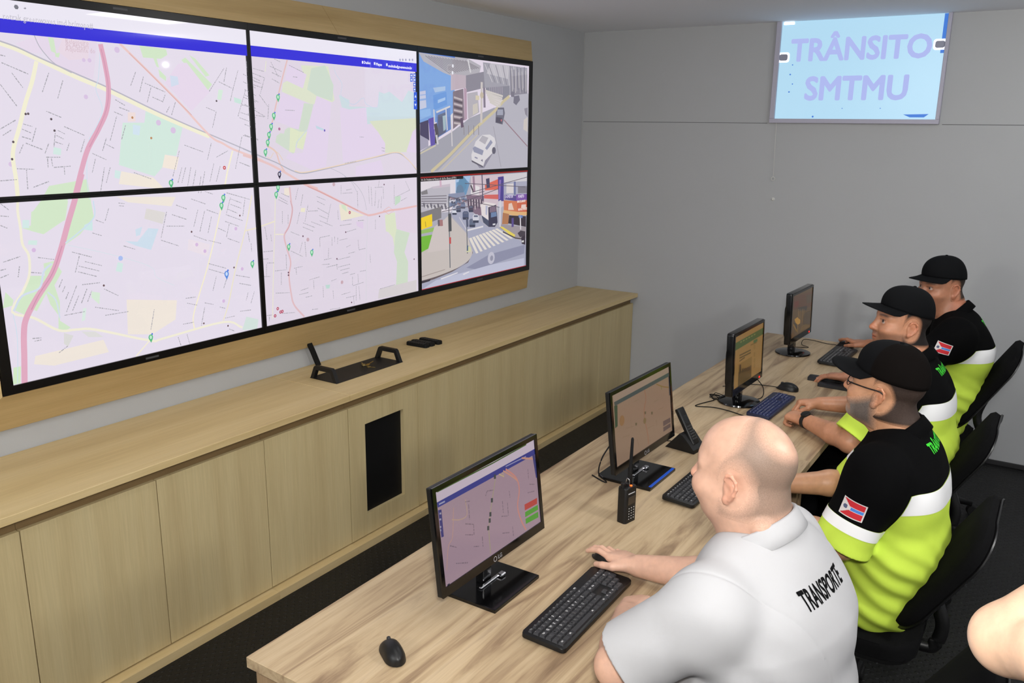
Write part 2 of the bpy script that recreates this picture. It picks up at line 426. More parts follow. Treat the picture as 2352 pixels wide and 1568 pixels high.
sur = thing('video_wall_surround', 'light oak bevelled surround fixed to the wall around the six displays', 'surround', (0, (yw0+yw1)/2, zw0))
so = np.array([0, (yw0+yw1)/2, zw0])
def S(x, y, z): return tuple(np.array([x, y, z])-so)
xf, xw, th = XS+0.001, 0.022, 0.02
ys = float(at(740, 14, 0, 0.025)[1])
for a, b in ((yw0, ys-0.0012), (ys+0.0012, yw1)):
    ia, ib = max(a, yo0), min(b, yo1)
    board(sur, [S(xw, a, zw1), S(xw, b, zw1), S(xf, ib, zo1), S(xf, ia, zo1)], [S(xw-th, a, zw1-.004), S(xw-th, b, zw1-.004), S(xf-th, ib, zo1), S(xf-th, ia, zo1)], OAK_SUR)
board(sur, [S(xw, yw0, zw0), S(xw, yw1, zw0), S(xf, yo1, zo0), S(xf, yo0, zo0)], [S(xw-th, yw0, zw0+.004), S(xw-th, yw1, zw0+.004), S(xf-th, yo1, zo0), S(xf-th, yo0, zo0)], OAK_SUR)
board(sur, [S(xw, yw1, zw0), S(xw, yw1, zw1), S(xf, yo1, zo1), S(xf, yo1, zo0)], [S(xw-th, yw1, zw0), S(xw-th, yw1, zw1), S(xf-th, yo1, zo1), S(xf-th, yo1, zo0)], OAK_SUR_V)
board(sur, [S(xw, yw0, zw0), S(xw, yw0, zw1), S(xf, yo0, zo1), S(xf, yo0, zo0)], [S(xw-th, yw0, zw0), S(xw-th, yw0, zw1), S(xf-th, yo0, zo1), S(xf-th, yo0, zo0)], OAK_SUR_V)

SCREEN = attr_mat('screen_picture', emission=True, estr=1.0, gloss=0.018)
SCREEN_DIM = attr_mat('monitor_picture', emission=True, estr=0.72, gloss=0.22)
class Picture:
    """flat luminous picture of a screen: coloured polygons lying on the screen's plane"""
    def __init__(s, o, u, v, w, h, bg):
        s.o, s.u, s.v = np.asarray(o, float), np.asarray(u, float), np.asarray(v, float)
        s.n = np.cross(s.u, s.v); s.w, s.h = w, h; s.V, s.F, s.C = [], [], []; s.k = 0
        s.xf = (0, 0, 1.0); s.lw = 1.0; s.haze = 0.0; s.hc = (186, 183, 192)
        s.raw([(0, 0), (w, 0), (w, h), (0, h)], bg)
    def uv(s, q):
        x0, y0, k = s.xf
        p = at_plane(x0+q[0]*k, y0+q[1]*k, s.o, s.n)-s.o
        return (float(p@s.u), float(p@s.v))
    def raw(s, pts, c, cols=None):
        for ax, lim, sg in ((0, 0.0, 1), (0, s.w, -1), (1, 0.0, 1), (1, s.h, -1)):
            if not pts: return
            out = []
            for i in range(len(pts)):
                a, b = pts[i-1], pts[i]; da, db = sg*(a[ax]-lim), sg*(b[ax]-lim)
                if (da >= 0) != (db >= 0):
                    t = da/(da-db); out.append((a[0]+(b[0]-a[0])*t, a[1]+(b[1]-a[1])*t))
                if db >= 0: out.append(b)
            pts = out
        if len(pts) < 3: return
        if s.haze: c = tuple(a*(1-s.haze)+b*s.haze for a, b in zip(c, s.hc))
        s.k += 1; i0 = len(s.V)
        for a, b in pts: s.V.append(s.u*a+s.v*b+s.n*(2.0e-5*s.k))
        s.F.append(tuple(range(i0, i0+len(pts)))); s.C.append(L4(c))
    def poly(s, pts, c): s.raw([s.uv(q) for q in pts], c)
    def line(s, pts, wd, c, smooth=0):
        wd = wd*s.lw
        if smooth: pts = spline([(a, b, 0) for a, b in pts], smooth)
        P = [np.array(s.uv(q)) for q in pts]; L, R = [], []
        for i in range(len(P)):
            d = P[min(i+1, len(P)-1)]-P[max(i-1, 0)]; d = d/(np.linalg.norm(d)+1e-9); nn = np.array([-d[1], d[0]])*wd/2
            L.append(P[i]+nn); R.append(P[i]-nn)
        s.k += 1; k0 = s.k
        for i in range(len(P)-1):
            s.raw([tuple(R[i]), tuple(R[i+1]), tuple(L[i+1]), tuple(L[i])], c); s.k = k0
    def dot(s, q, r, c, n=10):
        a = s.uv(q); s.raw([(a[0]+r*math.cos(2*math.pi*i/n), a[1]+r*math.sin(2*math.pi*i/n)) for i in range(n)], c)
    def pin(s, q, c=(88, 186, 130), inner=(190, 232, 205), r=0.0105):
        a = s.uv(q); pts = [(a[0]+r*math.cos(t), a[1]+r*1.15*math.sin(t)) for t in np.linspace(-0.5, math.pi+0.5, 12)]+[(a[0], a[1]-r*2.2)]
        s.raw(pts, c); s.raw([(a[0]+r*.55*math.cos(t), a[1]+r*.75*math.sin(t)) for t in np.linspace(0, 2*math.pi, 10)], inner)
        s.raw([(a[0]+r*(.7+.4*math.cos(t)), a[1]+r*(1.2+.4*math.sin(t))) for t in np.linspace(0, 2*math.pi, 8)], (80, 120, 220))
    def text(s, q, txt, size, c, sx=1.0, align='LEFT', bold=0.0):
        a = s.uv(q); V, F = text_mesh(txt, size, bold, sx, 0, align, 1); k0 = s.k+1
        for f in F:
            s.raw([(a[0]+V[i][0], a[1]+V[i][1]) for i in f], c); s.k = k0
    def street(s, q0, q1, c=(168, 166, 174)):
        """a street name: a broken fine stroke, unreadably small"""
        a, b = np.array(s.uv(q0)), np.array(s.uv(q1)); L = np.linalg.norm(b-a)
        if L < 1e-4: return
        d = (b-a)/L; nn = np.array([-d[1], d[0]]); t = 0.0; k0 = s.k+1
        while t < L:
            w = 0.004+0.009*rng.random(); w = min(w, L-t)
            p, r = a+d*t, a+d*(t+w); h = 0.0011+0.0008*rng.random()
            s.raw([tuple(p-nn*h), tuple(r-nn*h), tuple(r+nn*h), tuple(p+nn*h)], c); s.k = k0
            t += w+0.0025
    def build(s, name, m, parent, offset):
        off = np.asarray(offset, float); me = bpy.data.meshes.new(name)
        me.from_pydata([tuple(s.o+v-off) for v in s.V], [], s.F)
        at_ = me.attributes.new('Col', 'FLOAT_COLOR', 'CORNER')
        at_.data.foreach_set('color', np.concatenate([np.tile(c, (len(f), 1)) for f, c in zip(s.F, s.C)]).astype(np.float32).ravel())
        me.materials.append(m); return link(name, me, parent)
# ---- what the displays show
K1, K2, K3, K4, K5, K6 = (0, 0, .2934), (560, 60, .24235), (940, 80, .21683), (940, 380, .20408), (0, 430, .3125), (580, 400, .2423)
C_ROAD, C_ROADD, C_HWY, C_YEL, C_GRN, C_WAT, C_LIL, C_GRY = (236, 196, 190), (205, 150, 146), (222, 158, 182), (244, 241, 206), (206, 232, 192), (200, 222, 236), (224, 208, 232), (222, 216, 210)
def draw_map(g):
    g.lw = 0.42; g.haze = 0.18; g.hc = (228, 220, 234)
    g.xf = K1
    g.poly([(280, 260), (760, 320), (730, 620), (560, 560), (430, 500), (330, 400)], (228, 214, 232))
    g.poly([(120, 340), (300, 280), (330, 420), (230, 410)], (230, 216, 234))
    for q in ([(375, 290), (420, 300), (440, 420), (400, 400)], [(430, 420), (470, 410), (460, 450), (435, 445)], [(1090, 355), (1300, 385), (1310, 430), (1260, 460), (1120, 450)], [(1420, 470), (1450, 450), (1660, 660), (1630, 705)], [(1480, 430), (1530, 460), (1640, 590), (1610, 600)], [(1240, 540), (1300, 600), (1300, 635), (1250, 600)]): g.poly(q, C_GRN)
    g.poly([(1200, 455), (1225, 455), (1245, 530), (1225, 520)], C_GRN)
    g.poly([(1390, 500), (1460, 490), (1640, 720), (1500, 870), (1290, 650)], (230, 214, 234))
    g.poly([(1330, 590), (1390, 600), (1400, 660), (1340, 680)], (206, 220, 238))
    g.poly([(960, 960), (1130, 960), (1140, 870), (1430, 990), (1380, 1220), (1290, 1210), (1270, 1310), (1210, 1380), (930, 1290)], (206, 234, 218))
    g.poly([(1040, 975), (1100, 985), (1090, 1060), (1040, 1050)], (206, 228, 240))
    g.poly([(1000, 880), (1060, 880), (1060, 950), (1000, 950)], (240, 220, 214))
    g.poly([(1290, 1210), (1400, 1230), (1380, 1330), (1270, 1310)], (244, 232, 214))
    g.poly([(420, 1150), (480, 1165), (475, 1215), (415, 1205)], (206, 234, 224))
    g.poly([(900, 1330), (945, 1340), (935, 1400), (895, 1390)], (206, 234, 228))
    g.poly([(950, 1340), (1200, 1390), (1290, 1480), (930, 1440)], (242, 232, 214))
    g.poly([(1830, 760), (1890, 780), (1885, 815), (1835, 800)], (196, 230, 216))
    g.poly([(1710, 700), (1745, 705), (1730, 785), (1700, 775)], (210, 236, 214))
    g.poly([(490, 300), (700, 330), (690, 460), (540, 470), (450, 400)], (232, 214, 226))
    for x, y, r in ((655, 470, .010), (700, 472, .011), (672, 758, .012), (85, 1285, .012), (915, 390, .016), (1240, 960, .016), (1355, 1020, .018)): g.dot((x, y), r*.7, (214, 190, 224))
    g.xf = K5
    g.poly([(360, -10), (640, -60), (690, 220), (590, 345), (470, 430), (560, 60), (500, 80), (460, 250), (320, 345), (160, 300), (230, 280), (240, 180), (300, 100)], C_GRN)
    g.poly([(230, 180), (500, 100), (480, 240), (400, 280), (320, 345), (225, 320)], C_GRN)
    g.poly([(165, 240), (215, 240), (215, 300), (165, 300)], (206, 234, 228)); g.poly([(210, 390), (275, 390), (270, 425), (205, 420)], (206, 234, 224))
    g.poly([(620, 275), (680, 250), (680, 320), (615, 310)], (200, 232, 228))
    g.poly([(215, 650), (330, 650), (320, 560), (400, 540), (455, 620), (400, 720), (440, 840), (440, 980), (520, 1030), (470, 1060), (430, 1040), (430, 940), (370, 860), (340, 780), (270, 910), (250, 900), (190, 940), (110, 905)], C_GRN)
    g.poly([(40, 770), (100, 830), (90, 870), (20, 890)], C_GRN); g.poly([(100, 1325), (155, 1315), (150, 1440), (95, 1450)], (206, 236, 190))
    g.poly([(672, 765), (735, 775), (730, 860), (672, 810)], (212, 236, 208))
    g.poly([(1075, 155), (1215, 185), (1195, 270), (1060, 230)], (220, 216, 210)); g.poly([(1385, 380), (1545, 420), (1520, 505), (1380, 460)], (234, 222, 230))
    g.poly([(920, 395), (1010, 400), (1090, 300), (1165, 305), (1110, 460), (1000, 430)], C_WAT); g.poly([(995, 310), (1045, 290), (1030, 350), (1000, 360)], C_WAT)
    g.poly([(865, 550), (905, 560), (895, 625), (850, 615)], (206, 234, 226))
    for q in ([(930, 825), (1300, 830), (1290, 970), (1120, 1080), (940, 1080)], [(260, 1240), (760, 1120), (800, 1210), (400, 1310), (250, 1300)], [(860, 70), (1290, 70), (1260, 140), (940, 110)]): g.poly(q, (240, 230, 214))
    g.poly([(470, 1070), (540, 1090), (500, 1170), (470, 1150)], (216, 216, 210)); g.poly([(600, 1060), (700, 1060), (760, 1100), (650, 1100)], (220, 220, 214))
    g.poly([(1810, 950), (1900, 970), (1890, 1040), (1780, 1050)], (206, 226, 216)); g.poly([(610, 890), (635, 885), (625, 975), (600, 985)], (214, 236, 222))
    g.xf = K2
    g.poly([(540, 370), (800, 380), (860, 700), (840, 720), (640, 740), (360, 620), (370, 540), (560, 440)], (218, 226, 196))
    g.poly([(640, 400), (770, 370), (850, 560), (840, 710), (690, 660), (600, 600)], (200, 218, 198))
    g.poly([(420, 350), (595, 460), (560, 590), (390, 510)], C_LIL); g.poly([(360, 630), (570, 720), (520, 980), (300, 900)], C_LIL)
    g.poly([(570, 730), (660, 740), (600, 990), (500, 1120), (470, 1210), (300, 1100), (310, 1040), (420, 960), (520, 980)], (202, 218, 196))
    g.poly([(690, 660), (830, 720), (780, 1330), (640, 1360), (400, 1250), (420, 1210), (560, 1200), (600, 1000)], C_LIL)
    g.poly([(440, 960), (530, 1000), (480, 1200), (430, 1190)], (220, 230, 190)); g.poly([(530, 1000), (600, 1000), (560, 1170), (500, 1150)], (220, 230, 190))
    g.poly([(910, 770), (1000, 780), (1160, 760), (1180, 930), (1270, 1000), (1340, 1110), (1330, 1210), (940, 1290)], C_LIL)
    g.poly([(900, 650), (1000, 700), (1000, 760), (1270, 770), (1280, 620), (1330, 640), (1380, 620), (1500, 720), (1560, 610), (1640, 640), (1640, 880), (1220, 920), (1170, 930), (1160, 770), (1000, 790), (930, 770)], (198, 218, 222))
    g.poly([(1190, 900), (1640, 870), (1640, 1190), (1340, 1200), (1340, 1110), (1270, 1000)], (214, 222, 190))
    g.poly([(1060, 1330), (1300, 1270), (1330, 1400), (1060, 1420)], C_LIL); g.poly([(1640, 960), (1640, 1200), (1540, 1190), (1600, 1000)], C_LIL)
    g.poly([(680, 940), (760, 975), (750, 990), (690, 970)], (186, 212, 224)); g.poly([(300, 920), (400, 940), (380, 1020), (290, 1000)], (222, 210, 222))
    g.xf = K6
    g.poly([(820, 285), (900, 290), (900, 330), (1060, 390), (840, 440)], (234, 226, 200)); g.poly([(840, 285), (880, 290), (895, 360), (850, 320)], (204, 226, 190))
    g.poly([(1255, 385), (1350, 360), (1365, 520), (1350, 720), (1330, 600), (1290, 550), (1265, 540)], (216, 226, 190))
    g.poly([(1365, 520), (1490, 555), (1440, 740), (1475, 830), (1470, 1080), (1360, 1060), (1370, 830), (1340, 740), (1350, 600)], (200, 218, 190))
    g.poly([(1350, 210), (1405, 205), (1400, 260), (1350, 300)], (188, 216, 188)); g.poly([(1360, 330), (1555, 310), (1555, 560), (1490, 550), (1365, 515)], (222, 206, 222))
    g.poly([(980, 450), (1050, 450), (1050, 520), (990, 490)], (220, 200, 226)); g.poly([(1340, 1050), (1480, 1040), (1470, 1090), (1370, 1080)], (202, 224, 190))
    g.poly([(1200, 1090), (1555, 1000), (1555, 1110), (1190, 1180)], (208, 202, 202)); g.poly([(690, 1050), (735, 1045), (730, 1080), (700, 1085)], (180, 214, 204))
    g.poly([(460, 320), (500, 320), (495, 360), (455, 355)], (236, 230, 196)); g.poly([(300, 130), (350, 130), (350, 200), (300, 200)], (238, 226, 208))
    # roads
    g.xf = K1
    g.line([(285, 480), (250, 640), (200, 800), (150, 1000), (100, 1200), (125, 1400), (140, 1560)], .034, C_YEL, 6)
    g.line([(-10, 335), (130, 385), (300, 465), (600, 605), (850, 710), (1200, 880), (1450, 990), (1640, 1070)], .036, C_YEL, 4)
    g.line([(-10, 318), (140, 372), (310, 452), (620, 588), (860, 692), (1210, 862), (1460, 975), (1650, 1055), (1850, 1140), (2060, 1230)], .012, (176, 174, 186), 4)
    g.line([(265, 270), (300, 350), (350, 420), (430, 500), (560, 570)], .008, (176, 174, 186), 5)
    g.line([(790, 290), (770, 600), (750, 700), (800, 850), (760, 980), (690, 1120), (680, 1400), (700, 1560)], .006, C_WAT, 5)
    g.line([(935, 340), (1150, 550), (1400, 800), (1640, 1060), (1740, 1120), (1830, 1170), (1990, 1230), (2060, 1260)], .022, C_ROAD, 4)
    g.line([(1010, 415), (1150, 552), (1400, 803), (1500, 900)], .005, C_ROADD)
    g.line([(785, 345), (820, 500), (848, 680), (835, 860), (770, 1010), (690, 1160), (640, 1320), (580, 1560)], .046, C_HWY, 6)
    g.line([(790, 380), (822, 520), (848, 700), (835, 840), (775, 1000), (700, 1150)], .007, (204, 134, 164), 6)
    g.line([(1820, 1180), (1780, 1340), (1760, 1450)], .018, (246, 240, 206))
    g.xf = K5
    g.line([(130, 90), (130, 180), (150, 300), (165, 420), (210, 500), (215, 640), (170, 760), (90, 915), (250, 960), (430, 1050), (560, 1045), (700, 1045), (1100, 1125), (1200, 1110), (1640, 990), (1780, 1030)], .022, (242, 238, 210), 5)
    g.line([(600, -100), (550, 90), (500, 260), (440, 480), (380, 640), (260, 830), (190, 970), (175, 1080), (178, 1250), (180, 1440)], .052, C_HWY, 6)
    g.line([(455, 430), (410, 570), (370, 660), (290, 780), (230, 900)], .008, (200, 128, 160), 5)
    g.line([(685, 100), (690, 220), (580, 330), (480, 410)], .012, C_WAT, 5); g.line([(100, 910), (160, 800), (290, 740), (320, 620), (380, 560)], .018, (206, 220, 236), 5)
    g.line([(350, 770), (410, 830), (440, 960)], .012, (206, 220, 236), 5); g.line([(95, 930), (120, 1050), (130, 1200), (128, 1440)], .006, C_WAT, 5)
    g.line([(1625, 150), (1570, 400), (1520, 600), (1460, 800), (1420, 950), (1430, 1050)], .014, (246, 238, 200), 5)
    g.line([(1850, 60), (1800, 320), (1730, 600), (1680, 850), (1640, 980)], .014, (236, 228, 196), 5); g.line([(1800, 320), (1920, 290)], .014, (238, 228, 196))
    g.line([(1100, 1125), (1000, 1240)], .012, (246, 238, 206)); g.line([(500, 425), (800, 490), (1100, 580), (1150, 660), (1280, 720)], .004, (206, 226, 232), 4)
    g.xf = K2
    g.line([(850, 370), (870, 450), (930, 550), (920, 650), (990, 720), (1050, 740), (1130, 680), (1160, 740), (1260, 770), (1280, 640)], .007, (192, 210, 230), 6)
    g.line([(410, 320), (370, 470), (310, 720), (270, 900), (215, 1120)], .018, (226, 184, 180), 5); g.line([(215, 1130), (300, 1190), (340, 1300), (400, 1400)], .02, (226, 188, 178), 5)
    g.line([(220, 1140), (320, 1200), (370, 1270)], .008, (226, 200, 168), 5); g.line([(280, 1200), (250, 1250), (220, 1240)], .006, (226, 200, 168), 5)
    g.line([(-10, 1160), (150, 1230), (300, 1290), (460, 1370), (560, 1395), (700, 1370), (1000, 1300), (1300, 1230), (1450, 1200), (1560, 1270), (1640, 1370)], .012, (164, 166, 178), 6)
    g.line([(480, 1370), (570, 1385), (800, 1340), (1200, 1250), (1440, 1195), (1540, 1250), (1640, 1360)], .011, (236, 208, 176), 6)
    g.line([(-10, 1220), (200, 1290), (360, 1370), (550, 1480), (700, 1540)], .026, (230, 190, 186), 4); g.line([(820, 1345), (930, 1400), (1020, 1480), (1070, 1570)], .005, (170, 172, 184), 6)
    g.line([(600, 980), (500, 1100), (490, 1150)], .010, (200, 216, 222)); g.line([(210, 330), (200, 430)], .010, (226, 228, 200))
    g.xf = K6
    g.line([(480, 90), (640, 165), (850, 270), (1060, 375), (1130, 385), (1290, 345), (1400, 330), (1556, 300)], .024, (228, 178, 174), 5)
    g.line([(520, 115), (650, 172), (850, 272), (1000, 345)], .006, (196, 128, 128), 4); g.line([(1240, 345), (1290, 310), (1340, 345), (1290, 380), (1240, 345)], .007, (226, 170, 160))
    g.line([(350, 120), (365, 260), (375, 350), (345, 490), (300, 580), (320, 690), (360, 830), (345, 960), (365, 1130), (395, 1240), (490, 1350)], .022, (220, 180, 184), 6)
    g.line([(355, 250), (378, 340), (350, 480), (310, 560)], .005, (188, 130, 140), 5)
    g.line([(215, 230), (205, 650), (195, 1000), (190, 1370)], .012, (230, 226, 200), 4); g.line([(60, 500), (130, 475), (210, 445)], .014, (236, 228, 196)); g.line([(215, 570), (295, 570)], .014, (236, 228, 206))
    g.line([(870, 20), (980, 100), (1050, 210), (1080, 340)], .005, (164, 166, 176), 6); g.line([(1085, 390), (1085, 560), (1075, 900), (1075, 1200)], .004, (190, 204, 200))
    g.haze = 0.0
    # street names
    for k, data in ((K1, "0 430 40 440,10 490 220 580,90 570 180 690,0 660 130 830,330 720 380 570,450 770 490 630,120 940 0 1010,20 1060 90 1015,360 870 480 920,500 990 660 1060,180 970 250 990,170 1010 240 1040,170 1070 240 1090,200 1120 330 1170,150 1200 180 1130,250 1110 280 1000,430 1040 420 1150,450 1020 510 1050,440 1060 500 1090,430 1110 490 1130,360 1230 470 1230,370 1240 375 1310,400 1240 410 1300,420 1310 550 1300,500 1310 505 1370,130 1320 265 1325,205 1330 215 1480,0 1415 130 1405,260 1465 380 1420,350 1200 380 1120,520 1180 540 1120,630 1190 660 1090,720 1200 830 1250,720 1350 745 1240,830 1430 860 1310,780 1530 815 1310,800 1180 830 1080,830 1130 890 1160,900 780 975 825,930 840 1010 870,890 875 960 905,860 1100 910 910,950 1090 980 980,1020 670 1060 560,1090 720 1120 600,1130 650 1290 720,1150 800 1180 680,1190 760 1270 795,1270 800 1290 740,1300 880 1325 830,1340 900 1370 800,1635 715 1750 535,1710 640 1810 690,1750 640 1770 530,1820 700 1860 550,1800 790 1820 700,1610 840 1680 870,1660 1000 1690 870,1860 910 1920 700,1900 580 2000 640,1900 640 2000 690,1900 760 2000 800,1890 820 2000 850,1880 880 2000 920,1870 920 2000 970,1900 1060 2020 1090,1840 1320 1890 1070,1870 1270 1950 1300,1440 1135 1590 1190,1350 1380 1400 1180,1390 1430 1420 1310,1420 1430 1450 1310,1460 1490 1490 1310,1500 1490 1530 1330,1550 1510 1570 1380,1570 1510 1600 1340,1640 1420 1670 1280,1690 1420 1720 1300,1620 1250 1650 1120,1690 1230 1780 1180,1045 1350 1180 1400"),
                    (K5, "0 120 60 165,0 280 50 300,0 210 60 215,20 550 145 508,130 660 140 580,0 610 40 600,0 665 60 640,275 515 395 530,225 625 300 630,700 240 760 262,770 245 795 155,675 335 745 355,905 430 990 455,525 475 670 512,550 625 580 500,620 545 745 575,575 578 730 615,570 620 710 655,430 735 455 675,455 770 475 725,480 820 500 770,485 915 560 720,530 905 575 795,595 850 635 745,640 840 670 760,600 715 730 700,760 745 865 795,695 880 870 905,770 940 940 912,470 940 620 912,430 1215 495 1165,235 1110 300 1105,250 1130 300 1120,1105 1045 1130 895,1180 370 1220 180,1180 388 1310 430,1220 285 1350 285,1260 200 1365 235,1290 130 1370 160,1400 85 1505 122,1420 290 1450 165,1465 325 1500 170,1525 335 1550 215,1515 165 1600 195,1420 355 1515 390,1530 390 1620 412,1600 300 1655 325,1650 250 1750 285,1655 200 1780 245,1690 85 1770 115,1690 125 1770 155,1670 160 1740 190,1660 190 1690 70,1780 210 1795 90,1670 375 1755 405,1660 365 1680 270,1530 560 1660 595,1530 600 1650 635,1560 760 1585 655,1640 740 1665 660,1730 645 1830 662,1755 705 1840 720,1805 830 1820 770,1840 850 1865 765,1360 815 1435 805,1370 850 1445 865,1500 848 1565 860,1610 878 1650 888,1475 1015 1500 880,1340 1005 1420 990,1650 960 1720 945,1760 910 1840 900,1305 1100 1325 1160,1370 1080 1390 1150,1680 1040 1720 1055,865 115 910 120,870 135 905 138,1660 40 1835 90,1500 30 1560 50,1815 320 1830 400,1840 410 1845 470"),
                    (K2, "20 330 20 440,80 400 185 430,75 445 190 490,30 460 150 520,90 520 160 545,40 540 170 585,150 640 190 490,140 650 220 760,0 600 110 660,0 650 130 720,0 740 200 860,30 830 190 860,0 930 110 975,0 1030 130 1080,0 1310 50 1330,220 880 230 740,250 340 320 480,240 380 350 430,260 440 345 480,260 500 330 540,280 310 340 340,420 370 560 440,460 480 500 485,385 795 475 800,1090 1050 1130 1052,1300 1150 1330 1160,1300 1180 1330 1185,950 1300 1060 1280,1280 1430 1270 1520"),
                    (K6, "265 180 340 215,245 215 325 260,240 240 330 285,400 240 425 130,450 300 470 190,415 470 440 360,490 450 520 290,470 460 585 505,470 500 570 540,550 450 655 490,600 210 685 245,605 255 675 290,610 320 710 375,625 390 705 425,630 440 750 490,700 455 735 280,520 350 610 345,275 470 275 350,330 470 330 380,110 500 130 620,165 570 175 640,355 545 440 580,440 745 465 640,490 640 500 780,355 725 470 780,95 735 190 725,70 805 145 800,130 840 195 838,125 850 125 960,75 970 160 968,205 915 305 905,265 930 265 1045,310 760 315 905,385 890 465 872,405 890 410 950,630 600 725 580,630 600 632 690,745 600 745 680,770 590 770 640,800 600 798 660,815 625 890 608,710 790 715 700,670 810 740 795,795 810 920 780,650 855 725 850,695 880 800 855,800 880 920 850,825 910 910 888,840 942 900 925,790 850 795 905,530 1000 630 970,570 1005 575 1090,740 1010 790 990,660 1060 665 1165,450 1100 525 1075,435 1140 525 1118,495 1165 560 1150,755 1100 760 1180,835 1140 920 1115,880 1170 965 1150,940 970 940 1050,945 1055 1045 1022,990 945 995 1030,915 950 965 938,1010 920 1065 910,975 1060 975 1200,1000 1060 1010 1190,950 1160 955 1230,885 545 975 518,830 190 830 105,880 150 930 140,845 180 940 175,985 160 990 320,1090 110 1100 280,1115 120 1125 300,1150 300 1160 150,1180 320 1190 240,1210 320 1215 210,1230 120 1235 230,1150 125 1225 120,1335 280 1335 100,1360 210 1480 150,1480 150 1440 60,1400 250 1455 220,800 340 805 430,850 440 930 432,820 485 930 470,990 440 1050 435,1000 715 1065 700,990 620 1000 715,1200 1085 1340 1045,270 1318 395 1308,100 1340 175 1332,210 1125 345 1120,150 1350 150 1390,725 1280 825 1265,555 1280 610 1275,900 750 960 735,880 690 920 670,1105 760 1110 840,1155 430 1155 520")):
        g.xf = k
        for s_ in data.split(','):
            a = [float(t) for t in s_.split()]; g.street(a[:2], a[2:])
    # small place marks
    g.xf = K1
    for x, y in ((192, 892), (212, 890), (392, 932), (418, 1022), (95, 1110), (86, 1245), (1686, 790)): g.dot((x, y), .0045, (96, 84, 90), 7)
    for x, y in ((1175, 1080), (1027, 920)): g.dot((x, y), .005, (190, 140, 100), 7)
    g.dot((1748, 1312), .008, (196, 44, 50)); g.dot((1748, 1312), .004, (236, 200, 206))
    g.pin((1330, 1430)); g.pin((1740, 1545))
    for y, t, z in ((322, 'Relojoeiro', .03), (350, 'de Araçari', .03), (382, 'Adjudante do', .03)): g.text((500, y), t, .026, (212, 188, 200), .8)
    g.xf = K5
    for x, y in ((755, 720), (1400, 326), (1712, 588), (1668, 1016), (1755, 207), (1490, 998)): g.dot((x, y), .0045, (110, 86, 90), 7)
    for x, y in ((1438, 420), (1498, 468), (1636, 834), (1772, 598), (1725, 303), (240, 460)): g.dot((x, y), .008, (214, 186, 222), 8)
    g.dot((878, 520), .010, (170, 190, 240), 8)
    g.pin((1633, 75)); g.pin((1619, 132)); g.pin((1846, 560)); g.pin((1100, 1100)); g.pin((1657, 635), (92, 140, 220), (200, 220, 250), .012)
    g.xf = K2
    for x, y in ((314, 672), (274, 846), (248, 950), (228, 1028), (216, 1100), (194, 1192)): g.pin((x, y))
    g.pin((327, 1402), (26, 20, 50), (190, 186, 204)); g.dot((326, 974), .007, (176, 110, 150), 7); g.dot((755, 988), .006, (120, 110, 190), 7)
    g.xf = K6
    g.pin((232, 125)); g.pin((214, 190)); g.pin((333, 685)); g.pin((552, 738))
    for x, y in ((229, 1272), (256, 1304), (273, 1298), (204, 1340), (911, 362)): g.dot((x, y), .008, (176, 62, 86), 9); g.dot((x, y), .004, (226, 180, 200), 7)
    for x, y in ((468, 586), (874, 548), (790, 800), (1237, 97), (929, 1213), (330, 930), (330, 955), (1194, 398), (1522, 803)): g.dot((x, y), .0045, (100, 64, 84), 7)
    for x, y in ((514, 618), (838, 1022), (760, 95)): g.dot((x, y), .010, (200, 170, 180), 7)
    # the browser's bars
    g.xf = (0, 0, 1)
    def bar(y0a, y0b, y1a, y1b, c): g.poly([(-60, y0a), (962, y0b), (962, y1b), (-60, y1a)], c)
    a0, a1 = at(-60, -40, 0, XS), None
    zt = ZT+0.01; z1 = at(300, 75, 0, XS)[2]; z2 = at(300, 103, 0, XS)[2]; z3 = at(300, 38.5, 0, XS)[2]
    def strip(za, zb, c): g.raw([((YL-1-g.o[1])*g.u[1], zb-g.o[2]), ((YG2+0.001-g.o[1])*g.u[1], zb-g.o[2]), ((YG2+0.001-g.o[1])*g.u[1], za-g.o[2]), ((YL-1-g.o[1])*g.u[1], za-g.o[2])], c)
    strip(zt, z1, (234, 230, 242)); strip(zt, z3+0.03, (222, 216, 232)); strip(z1, z2, (50, 44, 214))
    g.xf = K1
    g.dot((118, 56), .008, (120, 120, 130), 6); g.line([(176, 66), (196, 66)], .004, (110, 110, 120)); g.line([(186, 58), (186, 74)], .004, (110, 110, 120))
    g.text((10, 128), 'rotrak.greenwaves.imd.br/mapa#', .030, (196, 192, 204), .8)
    g.xf = K2
    for x in (1470, 1496, 1525, 1560, 1588): g.dot((x, 320), .007, (170, 170, 196), 6)
    for x, t in ((1108, 'Dados'), (1222, 'Mapas'), (1338, 'smobitelha@greenwaves.imd.br')):
        a = g.uv((x, 343 if x < 1200 else (352 if x < 1300 else 366)))
        g.poly([(x, 330+(x-1108)*.1), (x+14, 331+(x-1108)*.1), (x+14, 356+(x-1108)*.1), (x, 355+(x-1108)*.1)], (236, 236, 255))
        g.text((x+20, 345+(x-1108)*.14), t, .019, (240, 240, 255), .95 if t[0] != 's' else .78, bold=.0007)
    for x, y in ((1578, 468), (1608, 466), (1578, 508), (1608, 510), (1608, 554), (1608, 600)):
        g.poly([(x-12, y-18), (x+12, y-18), (x+12, y+18), (x-12, y+18)], (40, 84, 214)); g.poly([(x-7, y-9), (x+7, y-9), (x+7, y+9), (x-7, y+9)], (206, 216, 244))
    for y, up in ((664, 1), (748, 0)):
        g.poly([(1600, y-40), (1632, y-40), (1632, y+40), (1600, y+40)], (36, 84, 216))
        g.poly([(1607, y+12), (1625, y+12), (1616, y-14)] if up else [(1607, y-12), (1625, y-12), (1616, y+14)], (220, 228, 250))

